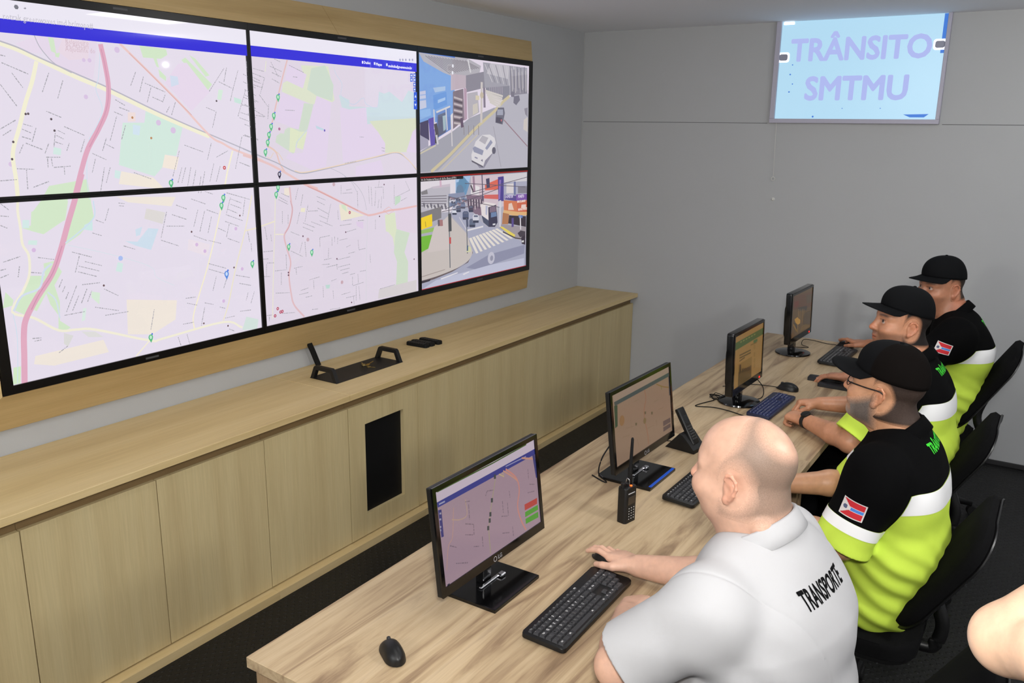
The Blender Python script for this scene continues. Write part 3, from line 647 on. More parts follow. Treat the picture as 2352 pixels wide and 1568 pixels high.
def draw_street_a(g):
    """upper right display: traffic camera over a street with shops"""
    g.haze = 0.30
    g.xf = K3
    g.poly([(90, 170), (480, 235), (480, 900), (90, 950)], (96, 150, 226)); g.poly([(90, 170), (620, 250), (760, 330), (740, 420), (460, 440), (360, 400), (150, 280)], (172, 168, 176))
    for i in range(15): g.line([(170+i*30, 220+i*4), (430+i*22, 410-i*4)], .006, (128, 122, 130)); 
    g.line([(620, 260), (650, 400)], .012, (222, 220, 222))
    g.poly([(440, 410), (600, 430), (600, 560), (440, 590)], (190, 170, 182)); g.poly([(600, 430), (790, 390), (800, 560), (600, 610)], (120, 116, 130))
    g.poly([(780, 290), (1250, 350), (1250, 620), (1060, 640), (800, 560)], (150, 148, 160)); g.poly([(860, 300), (1060, 330), (1050, 470), (820, 410)], (192, 188, 196))
    for i in range(12): g.line([(800+i*38, 310+i*3), (880+i*30, 500+i*6)], .006, (110, 106, 118) if i % 2 else (206, 202, 206))
    g.poly([(810, 560), (1060, 540), (1060, 680), (990, 690), (810, 620)], (116, 116, 130))
    for i in range(7): g.line([(850+i*22, 550), (852+i*22, 625)], .010, (150, 140, 156))
    g.poly([(1070, 440), (1250, 420), (1250, 640), (1080, 650)], (120, 116, 130))
    for i in range(16): g.line([(1060+i*12, 340+(i*37) % 60), (1066+i*12, 560+(i*53) % 70)], .007, ((168, 164, 176), (84, 82, 98), (196, 190, 190))[i % 3])
    # ground
    g.poly([(110, 1280), (560, 1010), (640, 880), (930, 760), (1000, 690), (1100, 640), (1260, 620), (1260, 1420), (110, 1460)], (176, 174, 186))
    g.poly([(110, 1240), (200, 1180), (460, 1020), (640, 880), (900, 770), (910, 800), (300, 1440), (110, 1460)], (150, 150, 162))
    g.line([(230, 1450), (420, 1280), (700, 990), (910, 800), (1000, 700), (1060, 650)], .020, (206, 190, 140)); g.line([(110, 1260), (280, 1170)], .008, (206, 196, 160))
    g.line([(340, 1440), (560, 1220), (720, 1060)], .006, (206, 190, 150)); g.line([(890, 970), (970, 1400)], .007, (150, 146, 158)); g.line([(1000, 900), (1250, 1180)], .008, (136, 100, 112))
    for i in range(6): g.line([(800+i*10, 590+i*24), (990-i*6, 650+i*24)], .012, (214, 206, 196))
    # shops on the left
    g.poly([(110, 600), (170, 590), (180, 770), (110, 790)], (196, 200, 226)); g.line([(110, 690), (178, 680)], .010, (120, 160, 226)); g.line([(112, 640), (172, 632)], .006, (140, 170, 226))
    g.poly([(110, 800), (220, 780), (230, 850), (112, 900)], (120, 172, 236)); g.poly([(112, 930), (200, 900), (210, 1120), (112, 1060)], (28, 20, 60))
    g.poly([(200, 890), (260, 870), (275, 1160), (225, 1180)], (62, 44, 156)); g.poly([(110, 1060), (200, 1110), (200, 1180), (112, 1230)], (150, 146, 170))
    g.poly([(250, 640), (390, 600), (400, 740), (260, 800)], (70, 132, 220)); g.poly([(250, 560), (380, 545), (380, 590), (270, 610)], (158, 190, 230)); g.poly([(300, 690), (380, 660), (380, 690), (300, 725)], (150, 190, 240))
    g.poly([(280, 820), (430, 760), (440, 1000), (300, 1090)], (70, 110, 190)); g.poly([(300, 850), (380, 820), (385, 1030), (300, 1080)], (60, 66, 96)); g.poly([(350, 860), (385, 850), (385, 1000), (360, 1020)], (150, 180, 190))
    for a, b, c, d in ((258, 790, 266, 1000), (385, 770, 400, 1010), (440, 850, 452, 1180), (285, 820, 430, 758)): g.line([(a, b), (c, d)], .010, (216, 210, 210))
    g.line([(275, 940), (290, 1040), (285, 1150)], .030, (40, 36, 44)); g.line([(285, 1060), (300, 1160)], .016, (206, 206, 206)); g.dot((460, 870), .022, (226, 222, 226))
    g.poly([(460, 600), (570, 570), (580, 900), (460, 1000)], (108, 92, 104))
    for i in range(9): g.line([(470, 660+i*34), (560, 690+i*32)], .011, (58, 48, 58) if i % 2 else (190, 176, 178))
    g.line([(550, 880), (560, 980)], .026, (66, 44, 70)); g.poly([(575, 560), (605, 570), (610, 890), (580, 910)], (176, 140, 162)); g.poly([(610, 620), (720, 600), (740, 820), (620, 890)], (176, 170, 178))
    g.poly([(670, 740), (720, 720), (725, 820), (670, 850)], (206, 196, 180)); g.poly([(700, 640), (740, 645), (740, 690), (700, 690)], (220, 206, 168)); g.line([(765, 500), (760, 930)], .022, (206, 196, 190)); g.line([(790, 560), (795, 770)], .022, (108, 96, 116)); g.dot((766, 640), .020, (196, 180, 150))
    for x in (575, 625, 680, 730): g.line([(x, 960), (x+2, 1060)], .006, (120, 110, 110))
    # cars
    g.poly([(915, 820), (940, 770), (1000, 770), (1010, 830), (985, 950), (910, 930)], (78, 78, 96)); g.poly([(930, 790), (990, 790), (990, 850), (925, 850)], (148, 152, 172)); g.poly([(915, 870), (980, 880), (975, 940), (912, 925)], (46, 42, 60)); g.dot((972, 905), .007, (196, 80, 90))
    g.poly([(1105, 650), (1160, 640), (1170, 690), (1130, 745), (1100, 720)], (88, 86, 104)); g.poly([(1070, 610), (1110, 600), (1110, 660), (1075, 655)], (96, 92, 108)); g.poly([(1215, 780), (1250, 770), (1250, 870), (1225, 840)], (120, 116, 130)); g.poly([(1210, 900), (1250, 870), (1250, 1030), (1205, 1000)], (206, 196, 186))
    g.poly([(660, 1300), (780, 1400), (800, 1300), (900, 1170), (890, 1240), (790, 1410), (740, 1410)], (120, 116, 136))
    g.poly([(655, 1270), (700, 1130), (770, 1060), (850, 1055), (900, 1090), (912, 1140), (880, 1250), (800, 1330), (780, 1395), (660, 1330)], (226, 222, 224))
    g.poly([(668, 1200), (690, 1180), (785, 1225), (770, 1275), (680, 1240)], (128, 132, 160)); g.poly([(770, 1065), (835, 1090), (800, 1160), (735, 1120)], (172, 168, 176)); g.poly([(800, 1200), (860, 1110), (880, 1140), (820, 1220)], (132, 136, 164)); g.poly([(655, 1325), (780, 1390), (775, 1405), (660, 1345)], (60, 56, 70)); g.line([(690, 1295), (720, 1308)], .008, (120, 120, 150)); g.poly([(755, 1330), (772, 1315), (775, 1345)], (80, 74, 100)); g.dot((893, 1225), .022, (60, 58, 76))
    g.poly([(95, 165), (480, 225), (480, 245), (95, 185)], (30, 90, 206)); g.dot((458, 330), .010, (240, 242, 250), 7); g.dot((455, 402), .010, (240, 242, 250), 7)

def draw_street_b(g):
    """lower right display: traffic camera over a crossing"""
    g.haze = 0.12
    g.xf = K4
    g.raw([(0, 0), (g.w, 0), (g.w, g.h), (0, g.h)], (168, 166, 180))
    g.poly([(130, 150), (540, 120), (500, 520), (130, 540)], (222, 214, 222)); g.poly([(520, 130), (690, 115), (640, 330), (520, 330)], (160, 190, 226)); g.poly([(530, 190), (640, 160), (680, 200), (640, 330), (530, 330)], (96, 140, 180)); g.dot((600, 210), .045, (86, 132, 168)); g.dot((570, 290), .04, (92, 120, 150))
    g.poly([(130, 290), (270, 240), (460, 230), (460, 480), (130, 540)], (182, 178, 188)); g.poly([(250, 240), (460, 205), (460, 235), (270, 262)], (196, 184, 196)); g.line([(350, 160), (355, 240)], .018, (206, 170, 190)); g.poly([(130, 300), (200, 270), (210, 320), (140, 330)], (120, 116, 120))
    for i in range(5): g.line([(135, 350+i*26), (420, 340+i*30)], .005, (108, 102, 112))
    for i in range(14): g.line([(160+i*20, 420+(i*31) % 40), (175+i*20, 470+(i*17) % 30)], .012, ((90, 86, 98), (200, 196, 200))[i % 2])
    g.poly([(130, 530), (360, 460), (360, 590), (240, 640), (130, 690)], (116, 112, 116)); g.poly([(440, 320), (620, 300), (640, 420), (450, 470)], (128, 136, 164))
    for i in range(26): g.dot((455+(i*61) % 190, 370+(i*37) % 90), .013, ((70, 72, 92), (200, 200, 212), (150, 120, 130), (96, 110, 140))[i % 4], 6)
    g.poly([(130, 590), (255, 545), (258, 680), (130, 725)], (244, 206, 20)); g.line([(180, 630), (185, 690)], .006, (170, 140, 30))
    g.poly([(130, 730), (300, 690), (280, 740), (130, 770)], (140, 186, 84)); g.poly([(130, 800), (270, 775), (250, 870), (210, 940), (130, 980)], (104, 180, 40))
    g.poly([(130, 980), (220, 930), (300, 700), (440, 560), (470, 580), (640, 760), (720, 980), (680, 1060), (480, 1190), (130, 1320)], (196, 186, 180)); g.poly([(280, 690), (430, 580), (450, 940), (200, 980)], (204, 192, 188))
    g.line([(130, 1310), (300, 1260), (480, 1190), (620, 1120), (700, 1030), (715, 940), (690, 850)], .012, (92, 78, 80), 5); g.line([(130, 1255), (400, 1170)], .004, (150, 136, 130))
    g.poly([(130, 1300), (200, 1290), (240, 1275), (230, 1300), (130, 1330)], (40, 34, 44))
    # road
    g.poly([(480, 470), (640, 470), (870, 690), (1010, 700), (1180, 800), (1310, 900), (1310, 1130), (130, 1390), (130, 1340), (480, 1195), (660, 1090), (715, 980), (640, 740), (470, 560)], (160, 162, 184))
    g.poly([(900, 1000), (1300, 890), (1290, 990), (760, 1170), (640, 1150)], (132, 134, 160)); g.poly([(300, 1290), (900, 1120), (1290, 1040), (1290, 1130), (140, 1395)], (186, 188, 210))
    for i in range(9):
        t = i/8.0; a = np.array((670, 820))*(1-t)+np.array((960, 715))*t; b = np.array((750, 990))*(1-t)+np.array((1140, 825))*t
        g.poly([tuple(a), tuple(a+(28, -10)), tuple(b+(26, -8)), tuple(b)], (226, 218, 208))
    g.line([(650, 730), (830, 685)], .010, (220, 216, 220)); g.line([(560, 580), (640, 720)], .006, (200, 196, 206)); g.dot((920, 1040), .040, (190, 188, 204), 14); g.dot((925, 1042), .018, (140, 140, 160), 12)
    for q in ([(350, 1270), (540, 1200), (545, 1210), (360, 1282)], [(600, 1220), (670, 1190), (672, 1200), (610, 1232)]): g.poly(q, (224, 220, 226))
    # buildings on the right
    g.poly([(690, 120), (1060, 100), (1060, 460), (860, 460), (700, 400)], (206, 186, 196)); g.poly([(850, 215), (1000, 150), (1000, 270), (850, 280)], (216, 92, 72)); g.poly([(840, 330), (1000, 325), (1000, 380), (840, 370)], (206, 90, 84)); g.poly([(860, 150), (900, 140), (905, 250), (870, 258)], (60, 54, 84))
    g.poly([(700, 210), (790, 240), (780, 330), (690, 320)], (226, 220, 222)); g.line([(690, 220), (720, 300)], .012, (60, 50, 60)); g.line([(720, 120), (730, 300)], .022, (150, 120, 140))
    g.poly([(640, 330), (840, 340), (830, 560), (760, 560), (660, 480)], (120, 96, 116))
    for i in range(12): g.line([(660+i*15, 380), (665+i*15, 460+(i*23) % 40)], .008, ((52, 44, 60), (196, 186, 190))[i % 2])
    g.poly([(995, 130), (1060, 120), (1060, 400), (1000, 400)], (62, 50, 132)); g.poly([(1010, 160), (1030, 160), (1020, 380), (1000, 380)], (128, 100, 176)); g.line([(815, 100), (825, 400)], .010, (60, 56, 84))
    g.poly([(1055, 100), (1320, 80), (1320, 190), (1070, 200)], (206, 202, 206)); g.poly([(1060, 190), (1320, 175), (1320, 340), (1065, 330)], (164, 164, 184)); g.poly([(1090, 210), (1170, 200), (1170, 310), (1090, 312)], (214, 206, 206)); g.poly([(1220, 235), (1320, 230), (1320, 310), (1220, 312)], (120, 116, 128)); g.poly([(1175, 180), (1195, 180), (1195, 330), (1175, 330)], (96, 104, 150))
    g.poly([(1070, 330), (1200, 340), (1200, 400), (1070, 380)], (76, 60, 130)); g.poly([(1200, 325), (1320, 320), (1320, 385), (1200, 400)], (112, 70, 156))
    g.text((1075, 355), 'DOMÉTER', .026, (206, 196, 226), .8, bold=.001); g.text((1222, 352), 'PONTO', .028, (230, 220, 240), .75, bold=.001)
    g.poly([(1060, 390), (1210, 400), (1210, 520), (1060, 500)], (206, 110, 70)); g.poly([(1210, 400), (1320, 390), (1320, 520), (1210, 520)], (200, 90, 60)); g.text((1212, 408), 'BAR E LANCH', .020, (240, 226, 216), .8, bold=.001); g.text((1222, 498), 'NOVA PONTE', .022, (240, 226, 216), .8, bold=.001)
    g.poly([(1115, 430), (1150, 420), (1175, 500), (1110, 498)], (226, 196, 180)); g.poly([(1260, 440), (1310, 436), (1310, 480), (1255, 480)], (226, 200, 190)); g.poly([(1060, 500), (1210, 520), (1320, 520), (1320, 560), (1180, 565), (1050, 540)], (220, 170, 110))
    g.poly([(1050, 530), (1120, 545), (1110, 660), (1040, 660)], (170, 110, 70)); g.poly([(1120, 560), (1310, 570), (1310, 690), (1110, 650)], (40, 30, 40)); g.poly([(1020, 660), (1310, 690), (1310, 820), (1190, 810), (1010, 700)], (150, 140, 146)); g.line([(1160, 590), (1160, 690)], .026, (76, 60, 130)); g.line([(1245, 560), (1250, 720)], .014, (206, 200, 206)); g.poly([(1225, 555), (1275, 560), (1270, 590), (1230, 588)], (90, 120, 180))
    g.poly([(1005, 680), (1050, 690), (1190, 780), (1180, 805), (1140, 790)], (226, 204, 80)); g.line([(1050, 745), (1190, 815), (1260, 825)], .008, (60, 50, 50))
    g.line([(1020, 390), (1018, 690)], .020, (206, 202, 210)); g.poly([(995, 410), (1040, 410), (1040, 470), (995, 470)], (196, 194, 206))
    # traffic
    g.poly([(800, 440), (850, 410), (970, 430), (985, 470), (985, 530), (900, 620), (810, 560)], (226, 216, 216)); g.poly([(885, 470), (975, 440), (990, 640), (960, 690), (890, 690)], (44, 42, 66)); g.poly([(900, 470), (970, 450), (975, 515), (900, 530)], (116, 96, 116)); g.poly([(915, 530), (975, 520), (980, 570), (915, 585)], (96, 120, 160)); g.poly([(810, 560), (890, 620), (890, 690), (830, 640)], (60, 66, 90)); g.poly([(855, 450), (880, 455), (870, 560), (855, 550)], (176, 176, 200)); g.poly([(935, 655), (965, 650), (965, 668), (936, 672)], (216, 216, 222))
    for x, y, c in ((505, 520, (214, 216, 226)), (705, 650, (86, 96, 120)), (745, 600, (206, 206, 216)), (550, 490, (80, 86, 110)), (630, 565, (70, 80, 110)), (690, 490, (66, 60, 80)), (600, 450, (110, 120, 150))):
        s_ = 34 if y > 550 else 26
        g.poly([(x-s_, y-s_), (x-s_*.6, y-s_*1.5), (x+s_*.6, y-s_*1.5), (x+s_, y-s_), (x+s_, y+s_), (x-s_, y+s_)], c); g.poly([(x-s_*.6, y-s_*1.2), (x+s_*.6, y-s_*1.2), (x+s_*.7, y-s_*.6), (x-s_*.7, y-s_*.6)], (90, 96, 120)); g.poly([(x-s_, y+s_*.5), (x+s_, y+s_*.5), (x+s_*.9, y+s_*1.3), (x-s_*.9, y+s_*1.3)], (44, 48, 70))
    g.poly([(1215, 760), (1250, 730), (1300, 740), (1300, 800), (1240, 805)], (54, 46, 56)); g.poly([(1255, 810), (1300, 780), (1300, 890), (1262, 880)], (40, 30, 44)); g.poly([(1262, 845), (1285, 840), (1285, 862), (1262, 864)], (216, 216, 216))
    for a, b, c, d in ((438, 345, 455, 1150), (640, 590, 650, 990)): g.line([(a, b), (c, d)], .009, (92, 96, 104))
    g.line([(450, 540), (455, 740)], .030, (60, 62, 66)); g.poly([(445, 805), (465, 808), (465, 880), (445, 878)], (190, 60, 60)); g.line([(645, 600), (650, 690)], .022, (70, 76, 100)); g.poly([(640, 900), (660, 900), (655, 960), (640, 960)], (60, 110, 150)); g.poly([(640, 900), (690, 920), (690, 970), (640, 975)], (206, 206, 160)); g.line([(650, 900), (650, 960)], .014, (60, 80, 120))
    for x in (325, 345, 360): g.line([(x, 610), (x+4, 680)], .018, ((160, 110, 110), (90, 80, 90), (200, 190, 190))[x % 3])
    for q in ([(440, 350), (1010, 470)], [(360, 520), (760, 440)], [(420, 480), (1000, 260)], [(620, 200), (1300, 240)], [(440, 390), (840, 290)], [(700, 300), (1320, 130)]): g.line(q, .004, (84, 76, 90))
    # caption bar and red surround
    zt = at(1000, 404, 0, XS)[2]; g.xf = (0, 0, 1)
    hh = 0.028; g.haze = 0; g.raw([(0, g.h-hh), (g.w*.36, g.h-hh), (g.w*.36, g.h), (0, g.h)], (22, 16, 22)); g.raw([(0, g.h-.012), (g.w, g.h-.012), (g.w, g.h), (0, g.h)], (22, 16, 22)); g.raw([(0, g.h-0.010), (g.w, g.h-0.010), (g.w, g.h-0.002), (0, g.h-0.002)], (150, 30, 28))
    a = (0.012, g.h-0.0195); V, F = text_mesh('04 - Dr. Prudente de Moraes x R. Gal Fco Glicerio (CPTM )', .0165, .0002, .82, 0, 'LEFT', 1)
    k0 = g.k+1
    for f in F: g.raw([(a[0]+V[i][0], a[1]+V[i][1]) for i in f], (206, 200, 200)); g.k = k0
    g.raw([(0, 0), (0.006, 0), (0.006, g.h-.01), (0, g.h-.01)], (170, 40, 50)); g.raw([(0, 0), (g.w, 0), (g.w, 0.006), (0, 0.006)], (176, 50, 60))

GAPY, GAPZ = 0.0125, 0.0105
DISPLAY_BZ = mat('display_bezel', (9, 9, 10), 0.28, spec=0.45)
cols = [(YL-BZR, YL, YG1-GAPY, YG1), (YG1, YG1+GAPY, YG2-GAPY, YG2), (YG2, YG2+GAPY, YR, YR+BZR)]
rows = [(ZC, ZC+GAPZ, ZT, ZT+BZB), (ZB-BZB, ZB, ZC-GAPZ, ZC)]
labels = {(0, 0): 'upper left wall display, map with a green square park and blue bar', (0, 1): 'lower left wall display, map with pink highway and green river woods',
          (1, 0): 'upper middle wall display, map with lilac and green blocks under a blue menu bar', (1, 1): 'lower middle wall display, map with a winding pink road and no blue bar',
          (2, 0): 'upper right wall display, street camera showing a white car', (2, 1): 'lower right wall display, street camera showing a zebra crossing and truck'}
def ring_bm(bm, oy0, oy1, oz0, oz1, iy0, iy1, iz0, iz1, xb, xf_):
    O = [(oy0, oz0), (oy1, oz0), (oy1, oz1), (oy0, oz1)]; I = [(iy0, iz0), (iy1, iz0), (iy1, iz1), (iy0, iz1)]
    a = [bm.verts.new((xf_, *q)) for q in O]; b = [bm.verts.new((xf_, *q)) for q in I]
    c = [bm.verts.new((xb, *q)) for q in O]; d = [bm.verts.new((xb, *q)) for q in I]
    for i in range(4):
        j = (i+1) % 4
        for f in ((a[i], a[j], b[j], b[i]), (c[i], c[j], a[j], a[i]), (b[i], b[j], d[j], d[i]), (c[j], c[i], d[i], d[j])): bm.faces.new(f)
for ci, (oy0, iy0, iy1, oy1) in enumerate(cols):
    for ri, (oz0, iz0, iz1, oz1) in enumerate(rows):
        base = (0.05, (oy0+oy1)/2, oz0)
        d = thing('wall_display', labels[(ci, ri)], 'display', base, group='displays of the video wall')
        e = 0.0006
        bm = bmesh.new(); ring_bm(bm, oy0+e, oy1-e, oz0+e, oz1-e, iy0, iy1, iz0, iz1, XS-0.004, XS+0.007)
        for v in bm.verts: v.co -= Vector(base)
        obj('bezel', bm, DISPLAY_BZ, d)
        bm = bmesh.new(); add_box(bm, (0.05, oy0+e, oz0+e), (XS-0.004, oy1-e, oz1-e))
        for v in bm.verts: v.co -= Vector(base)
        obj('housing', bm, BLACK_MATTE, d)
        g = Picture((XS, iy0-0.002, iz0-0.002), (0, 1, 0), (0, 0, 1), iy1-iy0+.004, iz1-iz0+.004, (228, 220, 234) if ci == 0 else (222, 212, 226))
        if ci < 2: draw_map(g)
        elif ri == 0: draw_street_a(g)
        else: draw_street_b(g)
        g.build('screen', SCREEN, d, base)
        bm = bmesh.new(); yc = (oy0+oy1)/2
        zz = oz0+0.012 if ri == 1 else oz1-0.016
        add_box(bm, (XS+0.007, yc-0.03, zz), (XS+0.008, yc+0.03, zz+0.008))
        for v in bm.verts: v.co -= Vector(base)
        obj('badge', bm, mat('badge_silver', (70, 70, 72), 0.4), d)
# ================================================================== the low cabinets along the wall
HC, CD, DF = 0.8143, 0.5362, 0.5006
WT = 0.0296
YSEAM = float(at(804.3, 907.2, 0, CD)[1])
def worktop(y0, y1, label):
    bm = bmesh.new(); add_box(bm, (0.003, y0+0.0008, HC-WT), (CD, y1-0.0008, HC), 0.0015, 1)
    o = obj('cabinet_worktop', bm, OAK_TOP); return tag(o, label, 'worktop')
worktop(-6.2, YSEAM, 'light oak worktop on the cabinets, nearer section, at the left')
worktop(YSEAM, -0.003, 'light oak worktop on the cabinets, farther section carrying the black tray')
DARKREC = mat('grille_black', (9, 9, 10), 0.6, spec=0.3)
def cabinet(y0, y1, splits, label, grille=None):
    t = thing('low_cabinet', label, 'cabinet', (DF/2, (y0+y1)/2, 0), group='low oak cabinets under the video wall')
    o = Vector((DF/2, (y0+y1)/2, 0))
    def bx(lo, hi, bev=0.0):
        bm = bmesh.new(); add_box(bm, Vector(lo)-o, Vector(hi)-o, bev, 1); return bm
    e = 0.0005
    obj('carcass', bx((0.006, y0+e, 0.045), (DF-0.024, y1-e, HC-WT-0.0005)), OAK_RAIL, t)
    obj('plinth', bx((0.03, y0+e, 0.0), (0.545, y1-e, 0.038)), OAK_TOP, t)
    ys_ = [y0]+list(splits)+[y1]
    for i, (a, b) in enumerate(zip(ys_, ys_[1:])):
        a_, b_ = a+0.0017, b-0.0017
        if grille:
            g0, g1, h0, h1 = grille
            bm = bmesh.new()
            for lo, hi in (((a_, .046), (g0, .735)), ((g1, .046), (b_, .735)), ((g0, .046), (g1, h0)), ((g0, h1), (g1, .735))):
                add_box(bm, Vector((DF-0.02, lo[0], lo[1]))-o, Vector((DF, hi[0], hi[1]))-o)
            d = obj('door', bm, OAK_V, t)
            obj('grille', bx((DF-0.0235, g0-.01, h0-.01), (DF-0.0205, g1+.01, h1+.01)), DARKREC, d)
        else:
            obj('door', bx((DF-0.02, a_, .046), (DF, b_, .735), 0.001), OAK_V, t)
    return t
cabinet(-5.68, -4.663, [-5.17], 'low oak cabinet at the left picture edge, nearest the camera')
cabinet(-4.663, -3.645, [-4.16], 'low oak cabinet in front of the desk corner, second from left')
cabinet(-3.645, -3.140, [], 'narrow low oak cabinet just left of the one with the black opening')
cabinet(-3.140, -2.620, [], 'low oak cabinet with a black rectangular opening in its door', (-3.026, -2.739, 0.156, 0.627))
cabinet(-2.620, -1.585, [-2.101], 'low oak cabinet just right of the black opening, under the tray and remotes')
cabinet(-1.585, -0.548, [-1.084], 'low oak cabinet second from the room corner')
cabinet(-0.548, -0.004, [], 'narrow low oak cabinet in the room corner against the back wall')

# ---- the black steel tray let into the worktop, the keys on it
t = thing('equipment_panel', 'black steel panel with two raised handles on the oak worktop', 'panel', (0.268, -2.815, HC))
bm = bmesh.new(); add_box(bm, (-0.092, -0.248, 0.0), (0.092, 0.248, 0.003), 0.001, 1); obj('plate', bm, METAL_BLACK, t)
for sy in (-1, 1):
    bm = bmesh.new(); y = sy*0.236; hw = 0.011
    out = [(-0.088, 0.003), (-0.062, 0.062), (-0.054, 0.068), (0.054, 0.068), (0.062, 0.062), (0.088, 0.003), (0.066, 0.003), (0.048, 0.048), (-0.048, 0.048), (-0.066, 0.003)]
    add_prism(bm, out, -hw, hw, M=frame((0, y, 0), (1, 0, 0), (0, 0, 1), (0, -1, 0)))
    obj('handle', bm, METAL_BLACK, t)
t = thing('key_bunch', 'small bunch of brass keys lying on the black panel', 'keys', (0.268, -2.765, HC+0.003))
bm = bmesh.new(); add_tube(bm, [(0.014*math.cos(a), 0.014*math.sin(a), 0.006+0.008*math.cos(a+1)) for a in np.linspace(0, 2*math.pi, 20)], 0.0012, 6, cap=False); obj('ring', bm, BRASS, t, True)
for k, (a, l, tz) in enumerate(((0.3, .045, .012), (1.5, .05, .02), (2.6, .045, .012), (-0.9, .048, .022))):
    bm = bmesh.new(); M = Matrix.Translation((0.012*math.cos(a), 0.012*math.sin(a), 0.002+0.003*k)) @ Matrix.Rotation(a, 4, 'Z') @ Matrix.Rotation(-0.25*(k % 2), 4, 'Y')
    add_lathe(bm, [(0.0001, 0.0), (0.011, 0.0), (0.011, 0.002), (0.0001, 0.002)], 14, M=M @ Matrix.Translation((0.011, 0, 0)))
    add_prism(bm, [(0.02, -.003), (l, -.003), (l+.003, 0), (l, .003), (0.04, .003), (0.036, .0045), (0.032, .003), (0.02, .003)], 0, 0.0018, M=M)
    obj('key', bm, BRASS, t)
# ---- remotes and the flat cable
def remote(x, y, ang, L, label):
    t = thing('remote_control', label, 'remote control', (x, y, HC), ang, group='remotes on the oak worktop')
    bm = bmesh.new(); add_prism(bm, round_rect(L, 0.042, 0.012), 0.0, 0.019, bevel=0.004); obj('body', bm, BLACK_MATTE, t, True, 40)
    bm = bmesh.new()
    for i in range(7):
        for j in (-1, 0, 1): add_box(bm, (-L*0.38+i*L*0.11, j*0.011-0.0035, 0.019), (-L*0.38+i*L*0.11+0.008, j*0.011+0.0035, 0.0205))
    obj('buttons', bm, mat('rubber_keys', (52, 50, 50), 0.7), t)
remote(0.205, -2.252, 0.03, 0.145, 'black remote control on the worktop, nearest the panel with handles')
remote(0.205, -2.207, 0.05, 0.150, 'black remote control in the middle of the three on the worktop')
remote(0.212, -2.145, -0.02, 0.150, 'black remote control lying farthest from the panel, behind the other two')
bm = bmesh.new(); pts = spline([(0.032, -2.925, 0.945), (0.034, -2.905, 0.90), (0.036, -2.885, 0.85), (0.042, -2.875, 0.8155)], 6); pv = []
for p in pts: pv.append((bm.verts.new((p[0], p[1]-.016, p[2])), bm.verts.new((p[0], p[1]+.016, p[2])), bm.verts.new((p[0]+.008, p[1]+.016, p[2])), bm.verts.new((p[0]+.008, p[1]-.016, p[2]))))
for a, b in zip(pv, pv[1:]):
    for k in range(4): bm.faces.new((a[k], a[(k+1) % 4], b[(k+1) % 4], b[k]))
bm.faces.new(pv[0]); bm.faces.new(pv[-1][::-1])
tag(obj('cable_cover', bm, BLACK_MATTE), 'black flat cable sleeve hanging from the oak surround down to the worktop', 'cable')

# ================================================================== the desks
DX0, DX1, DZ = 1.666, 2.492, 0.75
DYN, DYM, DYF = -4.7228, -2.59, -0.439
def desk(y0, y1, label):
    t = thing('office_desk', label, 'desk', ((DX0+DX1)/2, (y0+y1)/2, 0), group='desks of the operators')
    o = Vector(((DX0+DX1)/2, (y0+y1)/2, 0))
    bm = bmesh.new(); add_box(bm, Vector((DX0, y0+.0006, DZ-0.03))-o, Vector((DX1, y1-.0006, DZ))-o, 0.0012, 1); obj('tabletop', bm, DESK, t)
    for y in (y0+0.012, y1-0.042):
        bm = bmesh.new(); add_box(bm, Vector((DX0+0.02, y, 0.0))-o, Vector((DX1-0.03, y+0.03, DZ-0.0305))-o, 0.001, 1); obj('leg', bm, DESK_V, t)
    bm = bmesh.new(); add_box(bm, Vector((DX0+0.10, y0+0.043, 0.28))-o, Vector((DX0+0.118, y1-0.043, DZ-0.0305))-o); obj('modesty_panel', bm, DESK_V, t)
    return t
desk(DYN, DYM, 'walnut office desk nearest the camera, with the thin black monitors')
desk(DYM, DYF, 'walnut office desk farther back, with the two round based monitors')

